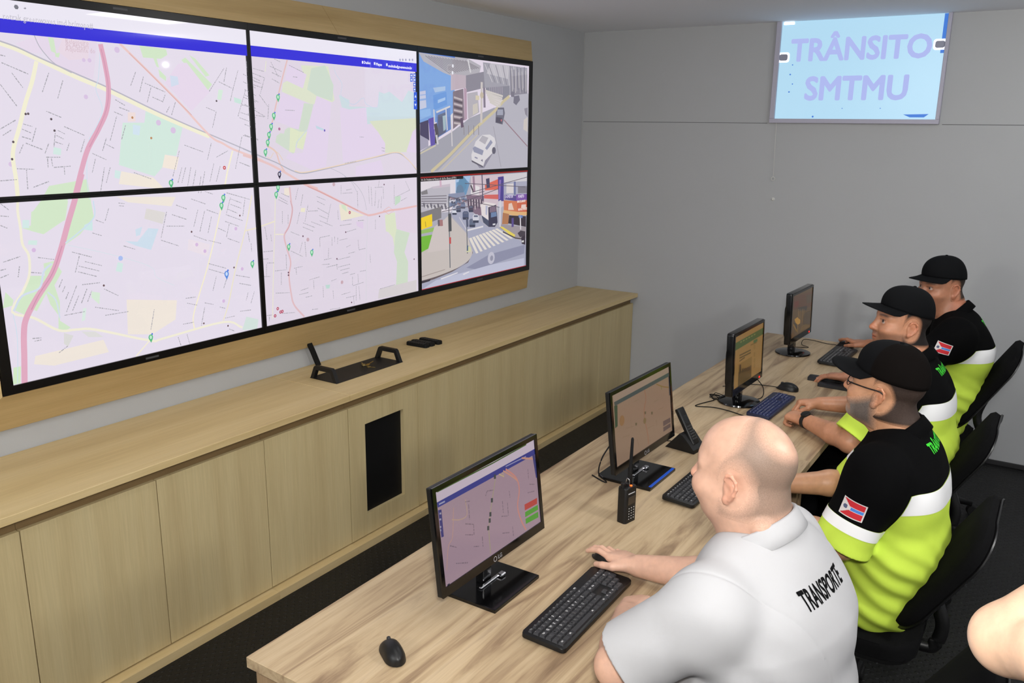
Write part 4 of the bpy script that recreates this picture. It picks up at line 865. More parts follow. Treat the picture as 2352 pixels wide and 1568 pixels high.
# ================================================================== monitors
LED_RED = mat('red_led', (255, 40, 30), 0.4, emit=(255, 30, 20), estr=3.0)
def flat_monitor(label, L, R, off, base, draw, bg, hgt, strip=False):
    """slim monitor: glossy square foot plate, stem, thin panel"""
    L, R = np.array(L), np.array(R); c = (L+R)/2
    t = thing('computer_monitor', label, 'monitor', (c[0], c[1], DZ), group='slim monitors on the near desk')
    o = np.array([c[0], c[1], DZ])
    u = (R-L); w = np.linalg.norm(u); u /= w; v = np.array([off, 0, hgt]); vl = np.linalg.norm(v); v /= vl
    n = np.cross(u, v)
    M = frame(tuple(L-o), tuple(u), tuple(v), tuple(n))
    bz, bb = 0.014, 0.026
    bm = bmesh.new()
    add_box(bm, (0, 0, -0.020), (w, vl, -0.004), 0.003, 2, M)
    add_box(bm, (0.06, 0.05, -0.034), (w-0.06, vl-0.06, -0.019), 0.006, 2, M)
    obj('housing', bm, BLACK, t)
    bm = bmesh.new()
    for lo, hi in (((0, 0), (w, bb)), ((0, vl-bz), (w, vl)), ((0, bb), (bz, vl-bz)), ((w-bz, bb), (w, vl-bz))):
        add_box(bm, (lo[0], lo[1], -0.0045), (hi[0], hi[1], 0.0015), 0, 1, M)
    b = obj('bezel', bm, BLACK_GLOSS, t)
    V, F = text_mesh('LG', 0.017, 0.0006, 1.0, 0, 'CENTER', 2)
    bm = bmesh.new(); vs = [bm.verts.new(M @ Vector((w*0.52+a, bb*0.42+q, 0.0019))) for a, q, _ in V]
    for f in F: bm.faces.new([vs[i] for i in f])
    add_lathe(bm, [(0.0065, 0.0019), (0.0080, 0.0019)], 16, M=M @ Matrix.Translation((w*0.52-0.024, bb*0.42, 0)))
    obj('badge', bm, mat('badge_bright', (190, 190, 195), 0.4), b)
    g = Picture(L+u*bz+v*bb-n*0.002, u, v, w-2*bz, vl-bz-bb, bg); draw(g); g.build('screen', SCREEN_DIM, t, o)
    # stem and foot
    bm = bmesh.new(); s = L+u*(w*0.5-0.0)
    by0, by1, bx0, bx1 = base
    ym = (by0+by1)/2
    add_box(bm, Vector((c[0]-0.045, ym-0.022, DZ+0.010))-Vector(o), Vector((c[0]-0.018, ym+0.022, DZ+0.13))-Vector(o), 0.004, 2)
    obj('stem', bm, BLACK_GLOSS, t)
    bm = bmesh.new(); add_prism(bm, [(bx0-o[0], by0+.02-o[1]), (bx0+.03-o[0], by0-o[1]), (bx1-o[0], by0-o[1]), (bx1-o[0], by1-o[1]), (bx0+.03-o[0], by1-o[1]), (bx0-o[0], by1-.02-o[1])], 0.0, 0.011, bevel=0.002, seg=1)
    ft = obj('foot', bm, BLACK_GLOSS, t)
    if strip:  # the video wall's blue bar mirrored in the foot, painted as a strip
        bm = bmesh.new(); add_box(bm, (bx1-o[0]-.012, by0+.012-o[1], .0105), (bx1-o[0]-.001, by1-.006-o[1], .0118)); obj('painted_reflection', bm, mat('reflection_blue', (20, 84, 200), .25), ft)
    bm = bmesh.new(); add_box(bm, Vector((c[0]-0.014, ym-0.05, DZ+0.011))-Vector(o), Vector((c[0]-0.004, ym+0.05, DZ+0.017))-Vector(o), 0.002, 1)
    add_box(bm, Vector((c[0]-0.01, ym+0.035, DZ+0.012))-Vector(o), Vector((c[0]+0.008, ym+0.06, DZ+0.022))-Vector(o), 0.003, 1)
    obj('hinge_clip', bm, CHROME, t)
    return t, o
def draw_m1(g):
    g.xf = (960, 960, 520/1341); g.lw = .55
    P, Ln = g.poly, g.line
    P([(100, 420), (700, 110), (700, 180), (110, 500)], (206, 190, 206)); P([(112, 500), (700, 175), (706, 205), (118, 530)], (52, 56, 140))
    Ln([(520, 285), (640, 225)], .006, (150, 150, 190)); Ln([(125, 510), (160, 492)], .008, (160, 160, 190))
    Ln([(520, 300), (580, 350), (600, 420), (590, 520), (610, 600), (640, 660)], .010, (206, 140, 130), 5); Ln([(505, 310), (560, 345), (590, 370)], .008, (206, 150, 130), 4); Ln([(615, 235), (700, 240)], .010, (206, 150, 130))
    Ln([(480, 330), (510, 345), (500, 320)], .006, (200, 180, 130)); Ln([(460, 350), (440, 480), (420, 640), (430, 800)], .006, (170, 160, 130), 4)
    Ln([(210, 530), (205, 700), (180, 760), (170, 900)], .005, (190, 150, 140), 4); Ln([(200, 600), (250, 600), (290, 570), (280, 480)], .005, (190, 160, 140), 4)
    for a in ("280 495 310 490,300 510 305 600,280 625 330 628,280 690 325 690,330 630 332 690,190 755 230 765,225 860 295 855,400 460 410 430,410 430 445 425,500 490 505 560,495 580 530 578,530 500 535 575,540 430 545 470,650 300 655 360,660 390 690 390,650 440 690 430,660 500 690 480,380 700 385 760,330 760 360 758,560 640 565 700,500 680 540 676").split(','):
        q = [float(t_) for t_ in a.split()]; g.street(q[:2], q[2:], (132, 112, 126))
    for x, y in ((437, 485), (428, 568), (424, 605), (455, 345), (415, 650)): P([(x-6, y-12), (x+6, y-14), (x+6, y+12), (x-6, y+14)], (64, 70, 72))
    P([(630, 510), (704, 470), (704, 505), (632, 545)], (190, 66, 62)); P([(634, 555), (708, 512), (710, 540), (634, 585)], (80, 160, 50)); P([(636, 595), (710, 552), (712, 585), (638, 625)], (80, 160, 50))
    P([(118, 545), (138, 540), (152, 700), (138, 706)], (52, 52, 120)); P([(676, 218), (690, 212), (708, 348), (698, 352)], (60, 60, 120))
    for y in (560, 595, 640, 660): P([(126, y), (136, y-3), (137, y+8), (127, y+11)], (160, 156, 180))
    P([(320, 890), (720, 615), (724, 628), (330, 902)], (56, 50, 64)); P([(172, 985), (186, 976), (186, 990), (174, 1000)], (40, 40, 60)); 
    for x, y in ((345, 880), (372, 862), (395, 845), (640, 672)): P([(x, y), (x+10, y-7), (x+10, y+2), (x, y+9)], (120, 130, 150))
    P([(110, 430), (440, 262), (640, 150), (640, 158), (440, 270), (112, 440)], (64, 92, 40))
def draw_m2(g):
    g.xf = (1380, 820, 340/1333); g.lw = .6
    P, Ln = g.poly, g.line
    P([(110, 330), (620, 70), (620, 130), (120, 410)], (150, 128, 112)); P([(120, 405), (612, 135), (612, 170), (126, 440)], (62, 74, 74))
    Ln([(395, 290), (405, 380), (390, 470), (395, 560), (420, 680), (430, 780)], .005, (150, 92, 62), 5); Ln([(500, 240), (560, 262), (615, 268)], .007, (130, 100, 52), 4); Ln([(540, 255), (550, 290)], .006, (110, 116, 50))
    P([(120, 440), (150, 430), (152, 620), (130, 640)], (44, 70, 50)); P([(608, 170), (624, 162), (628, 330), (616, 345)], (70, 66, 66))
    P([(560, 575), (625, 540), (627, 580), (562, 620)], (92, 74, 72)); P([(562, 630), (627, 590), (628, 625), (564, 668)], (92, 74, 72))
    for x, y in ((400, 498), (318, 600), (460, 500)): P([(x-7, y-10), (x+7, y-12), (x+6, y+12), (x-6, y+14)], (92, 84, 60))
    for a in ("230 640 300 620,270 560 275 640,420 640 480 610,440 700 445 760,300 400 340 380,480 400 520 378,500 560 505 620,200 720 260 700,330 740 340 800,520 470 560 450,250 820 300 800").split(','):
        q = [float(t_) for t_ in a.split()]; g.street(q[:2], q[2:], (136, 112, 88))
    g.dot((190, 570), .02, (140, 104, 68)); g.dot((395, 570), .012, (120, 100, 66))
flat_monitor('slim black monitor nearest the camera showing a pinkish street map', (1.978, -4.327, .82), (1.985, -3.82, .82), -0.036, (-4.215, -3.985, 1.86, 2.068), draw_m1, (168, 142, 156), 0.304)
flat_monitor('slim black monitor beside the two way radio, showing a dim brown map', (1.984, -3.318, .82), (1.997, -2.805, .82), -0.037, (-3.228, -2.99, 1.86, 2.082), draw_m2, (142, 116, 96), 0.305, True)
def round_monitor(label, c, w, h, zb, yaw, cy_base, draw, bg):
    t = thing('computer_monitor', label, 'monitor', (c[0], c[1], DZ), group='round based monitors on the far desk')
    o = np.array([c[0], c[1], DZ])
    u = np.array([math.sin(yaw), math.cos(yaw), 0.0]); v = np.array([-0.035, 0, 1.0]); v /= np.linalg.norm(v); n = np.cross(u, v)
    L = np.array([c[0], c[1], zb])-u*w/2
    M = frame(tuple(L-o), tuple(u), tuple(v), tuple(n))
    bz, bb = 0.016, 0.036
    bm = bmesh.new(); pts = round_rect(w, h, 0.012)
    add_prism(bm, [(x+w/2, y+h/2) for x, y in pts], -0.034, -0.002, M=M, bevel=0.004)
    add_prism(bm, [(x+w/2, y+h*0.42) for x, y in round_rect(w*0.8, h*0.62, 0.03)], -0.052, -0.033, M=M, bevel=0.008)
    obj('housing', bm, BLACK_GLOSS, t, True, 35)
    bm = bmesh.new()
    for lo, hi in (((0.004, 0.004), (w-0.004, bb)), ((0.004, h-bz), (w-0.004, h-0.004)), ((0.004, bb), (bz, h-bz)), ((w-bz, bb), (w-0.004, h-bz))):
        add_box(bm, (lo[0], lo[1], -0.0025), (hi[0], hi[1], 0.002), 0, 1, M)
    b = obj('bezel', bm, BLACK_GLOSS, t)
    bm = bmesh.new(); add_box(bm, (w-0.055, 0.010, 0.002), (w-0.043, 0.018, 0.0035), 0.001, 1, M); obj('power_light', bm, LED_RED, b)
    g = Picture(L+u*bz+v*bb-n*0.001, u, v, w-2*bz, h-bz-bb, bg); draw(g); g.build('screen', SCREEN_DIM, t, o)
    bm = bmesh.new(); yb = cy_base-o[1]
    add_box(bm, (-0.062, yb-0.032, 0.012), (-0.028, yb+0.032, 0.17), 0.008, 2); obj('stem', bm, BLACK_GLOSS, t, True, 40)
    bm = bmesh.new(); add_lathe(bm, [(0.0001, 0.0), (0.098, 0.0), (0.102, 0.004), (0.100, 0.010), (0.07, 0.017), (0.035, 0.021), (0.0001, 0.021)], 40, Matrix.Translation((-0.035, yb, 0))); obj('foot', bm, BLACK_GLOSS, t, True, 50)
    return t
def draw_m3(g):
    g.xf = (1640, 700, 260/1510)
    P, Ln = g.poly, g.line
    P([(270, 520), (660, 300), (660, 385), (270, 620)], (66, 84, 44)); P([(270, 450), (290, 440), (290, 520), (270, 530)], (96, 104, 40))
    for i in range(6): Ln([(350+i*36, 500-i*20), (372+i*36, 488-i*20)], .006, (120, 118, 66))
    P([(525, 475), (578, 448), (578, 485), (528, 512)], (70, 92, 52)); Ln([(490, 535), (570, 500)], .006, (110, 84, 40))
    for y in (0, 35, 75): Ln([(340, 675+y), (470+(20 if y < 60 else -60), 600+y+(0 if y < 60 else 24))], .007, (84, 66, 36))
    P([(325, 795), (505, 690), (495, 965), (315, 1095)], (120, 92, 46)); P([(325, 900), (500, 800), (495, 965), (318, 1090)], (84, 64, 32)); P([(340, 800), (360, 790), (360, 900), (335, 930)], (62, 46, 24))
    for i in range(6): P([(370+i*20, 850-i*4), (382+i*20, 845-i*4), (382+i*20, 900-i*6), (370+i*20, 905-i*6)], (56, 44, 26))
    for y in (620, 720, 800, 870): g.dot((540, y-60), .012, (128, 98, 52))
def draw_m4(g):
    g.xf = (1770, 630, 240/1882)
    P, Ln = g.poly, g.line
    P([(390, 410), (780, 290), (770, 560), (600, 620), (380, 640)], (84, 56, 40)); P([(430, 500), (510, 470), (500, 560), (430, 600)], (96, 46, 36)); P([(490, 600), (660, 560), (650, 640), (490, 660)], (56, 50, 44)); P([(640, 380), (760, 340), (750, 500), (650, 520)], (76, 62, 46))
    for x in (500, 530, 570, 600): Ln([(x, 620), (x-6, 870)], .006, (140, 106, 52)); 
    P([(430, 810), (480, 770), (535, 820), (530, 880), (490, 905), (450, 870)], (168, 124, 48)); P([(410, 880), (440, 870), (480, 940), (470, 1000), (430, 960)], (60, 50, 38)); Ln([(490, 900), (486, 1050)], .006, (150, 120, 66)); Ln([(410, 900), (470, 1020)], .012, (130, 98, 46))
    for i in range(8): Ln([(540+i*22, 1020-i*10), (570+i*22, 920-i*10)], .005, (130, 98, 46))
    P([(350, 1080), (420, 1050), (400, 1180), (340, 1220)], (92, 66, 36)); P([(600, 700), (740, 640), (720, 900), (580, 900)], (74, 58, 40))
round_monitor('round based monitor with a tan web page and a red light, third from the camera', (2.036, -1.995), 0.428, 0.302, 0.83, 0.02, -2.0, draw_m3, (140, 106, 58))
round_monitor('round based monitor farthest away, by the back wall, showing a dim brown picture', (1.99, -0.872), 0.420, 0.300, 0.84, 0.03, -0.885, draw_m4, (86, 66, 42))

# ================================================================== keyboards
KEYCAP = mat('keycap_black', (52, 52, 55), 0.45, spec=0.4)
KEYBLUE = mat('keycap_navy', (34, 42, 84), 0.45, spec=0.4)
LEGEND = mat('legend_white', (215, 215, 215), 0.6)
_keymesh = {}
def keycap(wu, hu, legend, kind):
    k = (round(wu, 2), hu, legend, kind)
    if k in _keymesh: return _keymesh[k]
    U = 0.0176
    w, h = wu*U-0.0022, hu*U-0.0022
    bm = bmesh.new(); b = [bm.verts.new((x*w/2, y*h/2, 0)) for x, y in ((-1, -1), (1, -1), (1, 1), (-1, 1))]
    tp = [bm.verts.new((x*(w/2-.0018), y*(h/2-.0018)+.0004, 0.0058)) for x, y in ((-1, -1), (1, -1), (1, 1), (-1, 1))]
    bm.faces.new(tp); [bm.faces.new((b[i], b[(i+1) % 4], tp[(i+1) % 4], tp[i])) for i in range(4)]
    for f in bm.faces: f.material_index = 0
    if legend:
        V, F = text_mesh(legend, 0.0088 if len(legend) < 2 else 0.0056, 0.0004, 1.0, 0, 'CENTER', 1)
        vs = [bm.verts.new((a-0.002 if len(legend) < 2 else a, q+0.0016, 0.0060)) for a, q, _ in V]
        for f in F:
            try: bm.faces.new([vs[i] for i in f]).material_index = 1
            except ValueError: pass
    me = bpy.data.meshes.new('key'); bm.to_mesh(me); bm.free(); me.materials.append(KEYBLUE if kind == 'navy' else KEYCAP); me.materials.append(LEGEND)
    _keymesh[k] = me; return me
def key_layout():
    out = []; R = lambda y, s, x0=0.0: [(x0+i, y, 1, 1, c) for i, c in enumerate(s)]
    out.append((0, 5.1, 1, .7, 'Esc')); out += [(1.25+i*1.14, 5.1, 1, .7, 'F%d' % (i+1)) for i in range(12)]
    out += [(x, 5.1, 1, .7, '') for x in (15.25, 16.25, 17.25)]
    out += R(4, "'1234567890-=") + [(13, 4, 2, 1, '<-')]
    out += [(0, 3, 1.5, 1, 'Tab')] + R(3, "QWERTYUIOP´[", 1.5) + [(13.5, 3, 1.5, 1, '')]
    out += [(0, 2, 1.75, 1, 'Cap')] + R(2, "ASDFGHJKLÇ~", 1.75) + [(12.75, 2, 2.25, 1, 'Ent')]
    out += [(0, 1, 1.25, 1, '^')] + R(1, "\\ZXCVBNM,.;", 1.25) + [(12.25, 1, 2.75, 1, '^')]
    out += [(0, 0, 1.25, 1, 'Ctl'), (1.25, 0, 1.25, 1, ''), (2.5, 0, 1.25, 1, 'Alt'), (3.75, 0, 6, 1, ''), (9.75, 0, 1.25, 1, 'Alt'), (11, 0, 1.25, 1, ''), (12.25, 0, 1.25, 1, ''), (13.5, 0, 1.5, 1, 'Ctl')]
    out += [(15.25+i, y, 1, 1, s) for y, row in ((4, ('Ins', 'Hm', 'Pu')), (3, ('Del', 'End', 'Pd'))) for i, s in enumerate(row)]
    out += [(16.25, 1, 1, 1, '^'), (15.25, 0, 1, 1, '<'), (16.25, 0, 1, 1, 'v'), (17.25, 0, 1, 1, '>')]
    out += [(18.5, 4, 1, 1, 'Nm'), (19.5, 4, 1, 1, '/'), (20.5, 4, 1, 1, '*'), (21.5, 4, 1, 1, '-')]
    out += [(18.5+i, y, 1, 1, s) for y, row in ((3, '789'), (2, '456'), (1, '123')) for i, s in enumerate(row)]
    out += [(21.5, 2, 1, 2, '+'), (18.5, 0, 2, 1, '0'), (20.5, 0, 1, 1, ','), (21.5, 0, 1, 2, 'En')]
    return out[:104]
LAY = key_layout()
LAY = LAY[:13]+LAY[16:]   # at most a hundred keys
LAY = [k for k in LAY][:100]
def keyboard(label, c, ang, L, D, kind='black', tilt=0.05):
    """long axis along local x, far (function) row at +y"""
    t = thing('computer_keyboard', label, 'keyboard', (c[0], c[1], DZ), ang, group='keyboards on the desks')
    m = mat('keyboard_navy', (20, 26, 56), 0.45) if kind == 'navy' else BLACK
    T = Matrix.Translation((0, 0, 0.007)) @ Matrix.Rotation(tilt, 4, 'X')
    bm = bmesh.new(); add_prism(bm, round_rect(L, D, 0.012), -0.0, 0.012, M=T, bevel=0.003); obj('case', bm, m, t, True, 35)
    for sx in (-1, 1):
        for y_, h_ in ((.36, .012), (-.42, .006)):
            bm = bmesh.new(); add_box(bm, (sx*L*0.42-0.012, D*y_, 0.0), (sx*L*0.42+0.012, D*y_+0.01, h_)); obj('foot', bm, BLACK_MATTE, t)
    U = 0.0176; kx = (L-0.022)/(22.5*U); ky = (D-0.018)/(6.0*U)
    for x, y, w, h, s in LAY:
        o = link('key', keycap(w, h, s, kind), t)
        px = (x+w/2)*U*kx-L/2+0.011; py = (y+h/2)*U*ky-D/2+0.008
        o.matrix_local = T @ Matrix.Translation((px, py, 0.012)) @ Matrix.Diagonal((kx, ky, 1, 1))
    return t
# people face -x, so the far row is towards -x: local +y -> -x, local +x -> +y
A90 = math.pi/2
keyboard('black keyboard with white legends in front of the person in the white polo', (2.250, -4.070), A90+0.02, 0.415, 0.128)
keyboard('black keyboard half hidden behind the head of the person in white', (2.212, -3.075), A90-0.01, 0.42, 0.122)
keyboard('navy blue keyboard beside the wristwatch and clasped hands', (2.160, -1.998), A90-0.03, 0.40, 0.112, 'navy', 0.03)
keyboard('black keyboard nearest the back wall', (2.205, -0.845), A90-0.02, 0.43, 0.128)

# ================================================================== mice
def mouse(label, c, ang, s=1.0, shape='round', cable=None):
    t = thing('computer_mouse', label, 'mouse', (c[0], c[1], DZ), ang, group='mice on the desks')
    def prof(u):   # half width and height along the length u in -1..1 (nose at +1)
        w = 0.031*s*math.sqrt(max(0, 1-abs(u)**2.6))*(0.92+0.10*(-u) if shape == 'round' else 0.90-0.05*math.cos(u*3))
        h = 0.036*s*max(0, 1-abs(u+0.12)**2.3)**0.62
        return w, h
    bm = bmesh.new(); rings = []; nu = 22
    for i in range(nu+1):
        u = -1+2*i/nu; w, h = prof(max(-0.985, min(0.985, u))); ring = []
        for k in range(13):
            a = math.pi*k/12; ring.append(bm.verts.new((u*0.054*s, w*math.cos(a)*(1-0.10*math.sin(a)), 0.003+max(h, 0.004)*math.sin(a)**0.8)))
        rings.append(ring)
    for a, b in zip(rings, rings[1:]):
        for k in range(12): bm.faces.new((a[k], a[k+1], b[k+1], b[k]))
        bm.faces.new((a[12], a[0], b[0], b[12]))
    bm.faces.new(rings[0]); bm.faces.new(rings[-1][::-1])
    obj('shell', bm, BLACK, t, True, 50)
    bm = bmesh.new(); add_lathe(bm, [(0.0001, -0.0035), (0.0085, -0.0035), (0.0095, 0), (0.0085, 0.0035), (0.0001, 0.0035)], 20, Matrix.Translation((0.026*s, 0, 0.028*s)) @ Matrix.Rotation(A90, 4, 'X')); obj('scroll_wheel', bm, mat('rubber_grey', (40, 40, 42), 0.7), t, True)
    bm = bmesh.new(); add_box(bm, (-0.035*s, -0.018*s, 0.0), (0.035*s, 0.018*s, 0.003)); obj('glide_pad', bm, BLACK_MATTE, t)
    if cable:
        bm = bmesh.new(); ca, sa = math.cos(-ang), math.sin(-ang)
        pts = [((x-c[0])*ca-(y-c[1])*sa, (x-c[0])*sa+(y-c[1])*ca, z-DZ) for x, y, z in cable]
        add_tube(bm, spline(pts, 8), 0.0019, 8); obj('cord', bm, BLACK_MATTE, t, True)
    return t
mouse('black mouse lying alone at the near left end of the desk', (1.962, -4.515), math.pi-0.55, 1.02, 'waist')
mouse('black mouse under the hand of the person in the white polo', (2.188, -3.775), math.pi+0.05, 0.98)
mouse('black corded mouse on the open desk between monitor and clasped hands', (2.140, -1.660), math.pi-0.1, 1.05, cable=[(2.086, -1.655, .755), (2.0, -1.66, .753), (1.93, -1.70, .753), (1.85, -1.80, .753)])
mouse('black corded mouse under the farthest officer\'s hand', (2.180, -0.545), math.pi, 0.98, cable=[(2.126, -0.545, .756), (2.06, -0.53, .753), (1.98, -0.50, .754), (1.935, -0.56, .765), (1.95, -0.66, .756), (2.0, -0.70, .753), (1.93, -0.74, .753), (1.87, -0.80, .753)])

# ================================================================== radio, telephone, cases, loose cables
t = thing('two_way_radio', 'black two way radio standing upright with its aerial up', 'radio', (2.112, -3.492, DZ), math.radians(-12))
bm = bmesh.new(); add_prism(bm, round_rect(0.038, 0.060, 0.009), 0.0, 0.125, bevel=0.004); obj('body', bm, BLACK, t, True, 40)
bm = bmesh.new(); add_tube(bm, [(-0.004, 0.017, 0.122), (-0.004, 0.017, 0.15), (-0.004, 0.018, 0.20), (-0.003, 0.019, 0.285), (-0.003, 0.019, 0.29)], [0.0085, 0.0072, 0.006, 0.0048, 0.003], 12); obj('aerial', bm, BLACK_MATTE, t, True)
for y, h in ((-0.020, 0.016), (-0.002, 0.012)):
    bm = bmesh.new(); add_lathe(bm, [(0.008, 0.123), (0.008, 0.123+h), (0.006, 0.125+h), (0.0001, 0.125+h)], 16, Matrix.Translation((-0.003, y, 0))); obj('knob', bm, BLACK, t, True, 40)
bm = bmesh.new(); add_box(bm, (0.0192, -0.019, 0.066), (0.0205, 0.019, 0.094), 0.0005, 1); obj('display', bm, mat('radio_display', (44, 36, 30), 0.2), t)
bm = bmesh.new()
for r in range(5):
    for c_ in range(3): add_box(bm, (0.0195, -0.017+c_*0.0125, 0.012+r*0.0095), (0.0206, -0.0085+c_*0.0125, 0.018+r*0.0095), 0.0004, 1)
k = obj('keypad', bm, mat('radio_keys', (30, 30, 32), 0.5), t)
bm = bmesh.new()
for r in range(5):
    for c_ in range(3): add_box(bm, (0.0206, -0.0148+c_*0.0125, 0.0138+r*0.0095), (0.0209, -0.0108+c_*0.0125, 0.0162+r*0.0095))
obj('legends', bm, LEGEND, k)
bm = bmesh.new(); add_box(bm, (0.0192, -0.018, 0.104), (0.0200, 0.016, 0.107)); obj('badge', bm, MATS['badge_bright'], t)
bm = bmesh.new(); add_lathe(bm, [(0.004, 0.125), (0.004, 0.128), (0.0001, 0.129)], 10, Matrix.Translation((0.009, 0.008, 0))); obj('status_light', bm, mat('amber_led', (255, 110, 40), 0.4, emit=(255, 100, 30), estr=1.5), t)
bm = bmesh.new(); add_tube(bm, spline([(0.006, 0.002, 0.124), (0.004, 0.003, 0.145), (-0.004, 0.002, 0.150), (-0.006, -0.001, 0.135)], 5), 0.0016, 6); obj('clip_wire', bm, CHROME, t, True)

t = thing('telephone_cradle', 'black wedge shaped telephone cradle on the desk between the two monitor pairs', 'telephone', (2.035, -2.735, DZ), math.radians(-8))
bm = bmesh.new(); add_prism(bm, [(-0.085, 0.0), (0.05, 0.0), (0.05, 0.016), (0.030, 0.030), (-0.005, 0.070), (-0.022, 0.072)], -0.048, 0.048, M=frame((0, 0, 0), (1, 0, 0), (0, 0, 1), (0, -1, 0)), bevel=0.003); obj('body', bm, BLACK, t, True, 30)
bm = bmesh.new(); add_tube(bm, spline([(-0.07, 0.01, 0.008), (-0.10, 0.015, 0.004), (-0.14, -0.02, 0.004), (-0.16, -0.10, 0.004)], 6), 0.002, 6); obj('cord', bm, BLACK_MATTE, t, True)
h = thing('telephone_handset', 'black cordless telephone handset leaning upright in its cradle', 'telephone', (2.060, -2.735, DZ+0.022), math.radians(-8))
T = Matrix.Rotation(math.radians(-32), 4, 'Y')
bm = bmesh.new(); add_prism(bm, round_rect(0.022, 0.048, 0.008), 0.006, 0.165, M=Matrix.Translation((0.004, 0, 0)) @ T, bevel=0.006); obj('body', bm, BLACK, h, True, 40)
bm = bmesh.new(); add_box(bm, (0.0105, -0.016, 0.095), (0.0118, 0.016, 0.128), 0.0005, 1, Matrix.Translation((0.004, 0, 0)) @ T); obj('display', bm, mat('handset_display', (26, 28, 30), 0.2), h)
bm = bmesh.new()
for r in range(6):
    for c_ in range(3): add_box(bm, (0.0108, -0.0165+c_*0.012, 0.024+r*0.011), (0.0122, -0.0075+c_*0.012, 0.030+r*0.011), 0.0005, 1, Matrix.Translation((0.004, 0, 0)) @ T)
obj('keypad', bm, mat('handset_keys', (58, 58, 60), 0.5), h)

def case(label, c, ang, L, W, H, name='flat_case'):
    t = thing(name, label, 'case', (c[0], c[1], c[2]), ang)
    bm = bmesh.new(); add_prism(bm, round_rect(L, W, 0.008), 0.0, H, bevel=0.003); obj('cover', bm, mat('case_leather', (22, 23, 28), 0.55, bump=0.2), t, True, 40)
    bm = bmesh.new(); add_box(bm, (-L/2+0.004, -W/2-0.0006, H*0.35), (L/2-0.02, -W/2+0.006, H*0.6)); obj('inner_edge', bm, mat('case_edge', (40, 40, 42), 0.6), t)
case('flat black case on the desk partly under the officer\'s left hand', (2.275, -1.375, DZ), 0.05, 0.20, 0.075, 0.016)
case('flat black case next to the clasped hands, nearest of the two cases', (2.335, -1.462, DZ), -0.02, 0.17, 0.085, 0.015)

t = thing('cable_coil', 'loose coil of black cable behind the round based monitor', 'cable', (1.875, -2.03, DZ))
bm = bmesh.new()
pts = [(0.0, 0, .003)]
for i in range(40):
    a = i*0.5; pts.append((0.02+0.035*math.cos(a)*(1+.1*math.sin(i)), 0.02+0.028*math.sin(a), 0.003+0.0022*(i % 9)))
add_tube(bm, spline(pts, 3), 0.0019, 6); obj('loops', bm, BLACK_MATTE, t, True)
bm = bmesh.new(); add_tube(bm, spline([(0.02, -0.02, .003), (-0.02, -0.13, .003), (-0.015, -0.16, .003), (0.06, -0.13, .003), (0.14, -0.14, .003), (0.22, -0.17, .003)], 6), 0.0022, 6); obj('tail', bm, BLACK_MATTE, t, True)
bm = bmesh.new(); add_tube(bm, spline([(2.04, -1.86, .84), (2.065, -1.84, .80), (2.075, -1.85, .765), (2.07, -1.90, .7535), (2.02, -1.93, .7535), (1.96, -1.91, .7535)], 8), 0.0022, 8)
tag(obj('monitor_cable', bm, BLACK_MATTE, smooth=True), 'black cable hanging from the round based monitor with the tan page', 'cable')
bm = bmesh.new(); add_tube(bm, spline([(1.952, -3.30, .93), (1.935, -3.335, .88), (1.925, -3.335, .82), (1.93, -3.28, .77), (1.90, -3.25, .7535), (1.84, -3.22, .7535)], 8), 0.0026, 8)
tag(obj('monitor_cable', bm, BLACK_MATTE, smooth=True), 'black cable looping beside the slim monitor with the dim map', 'cable')
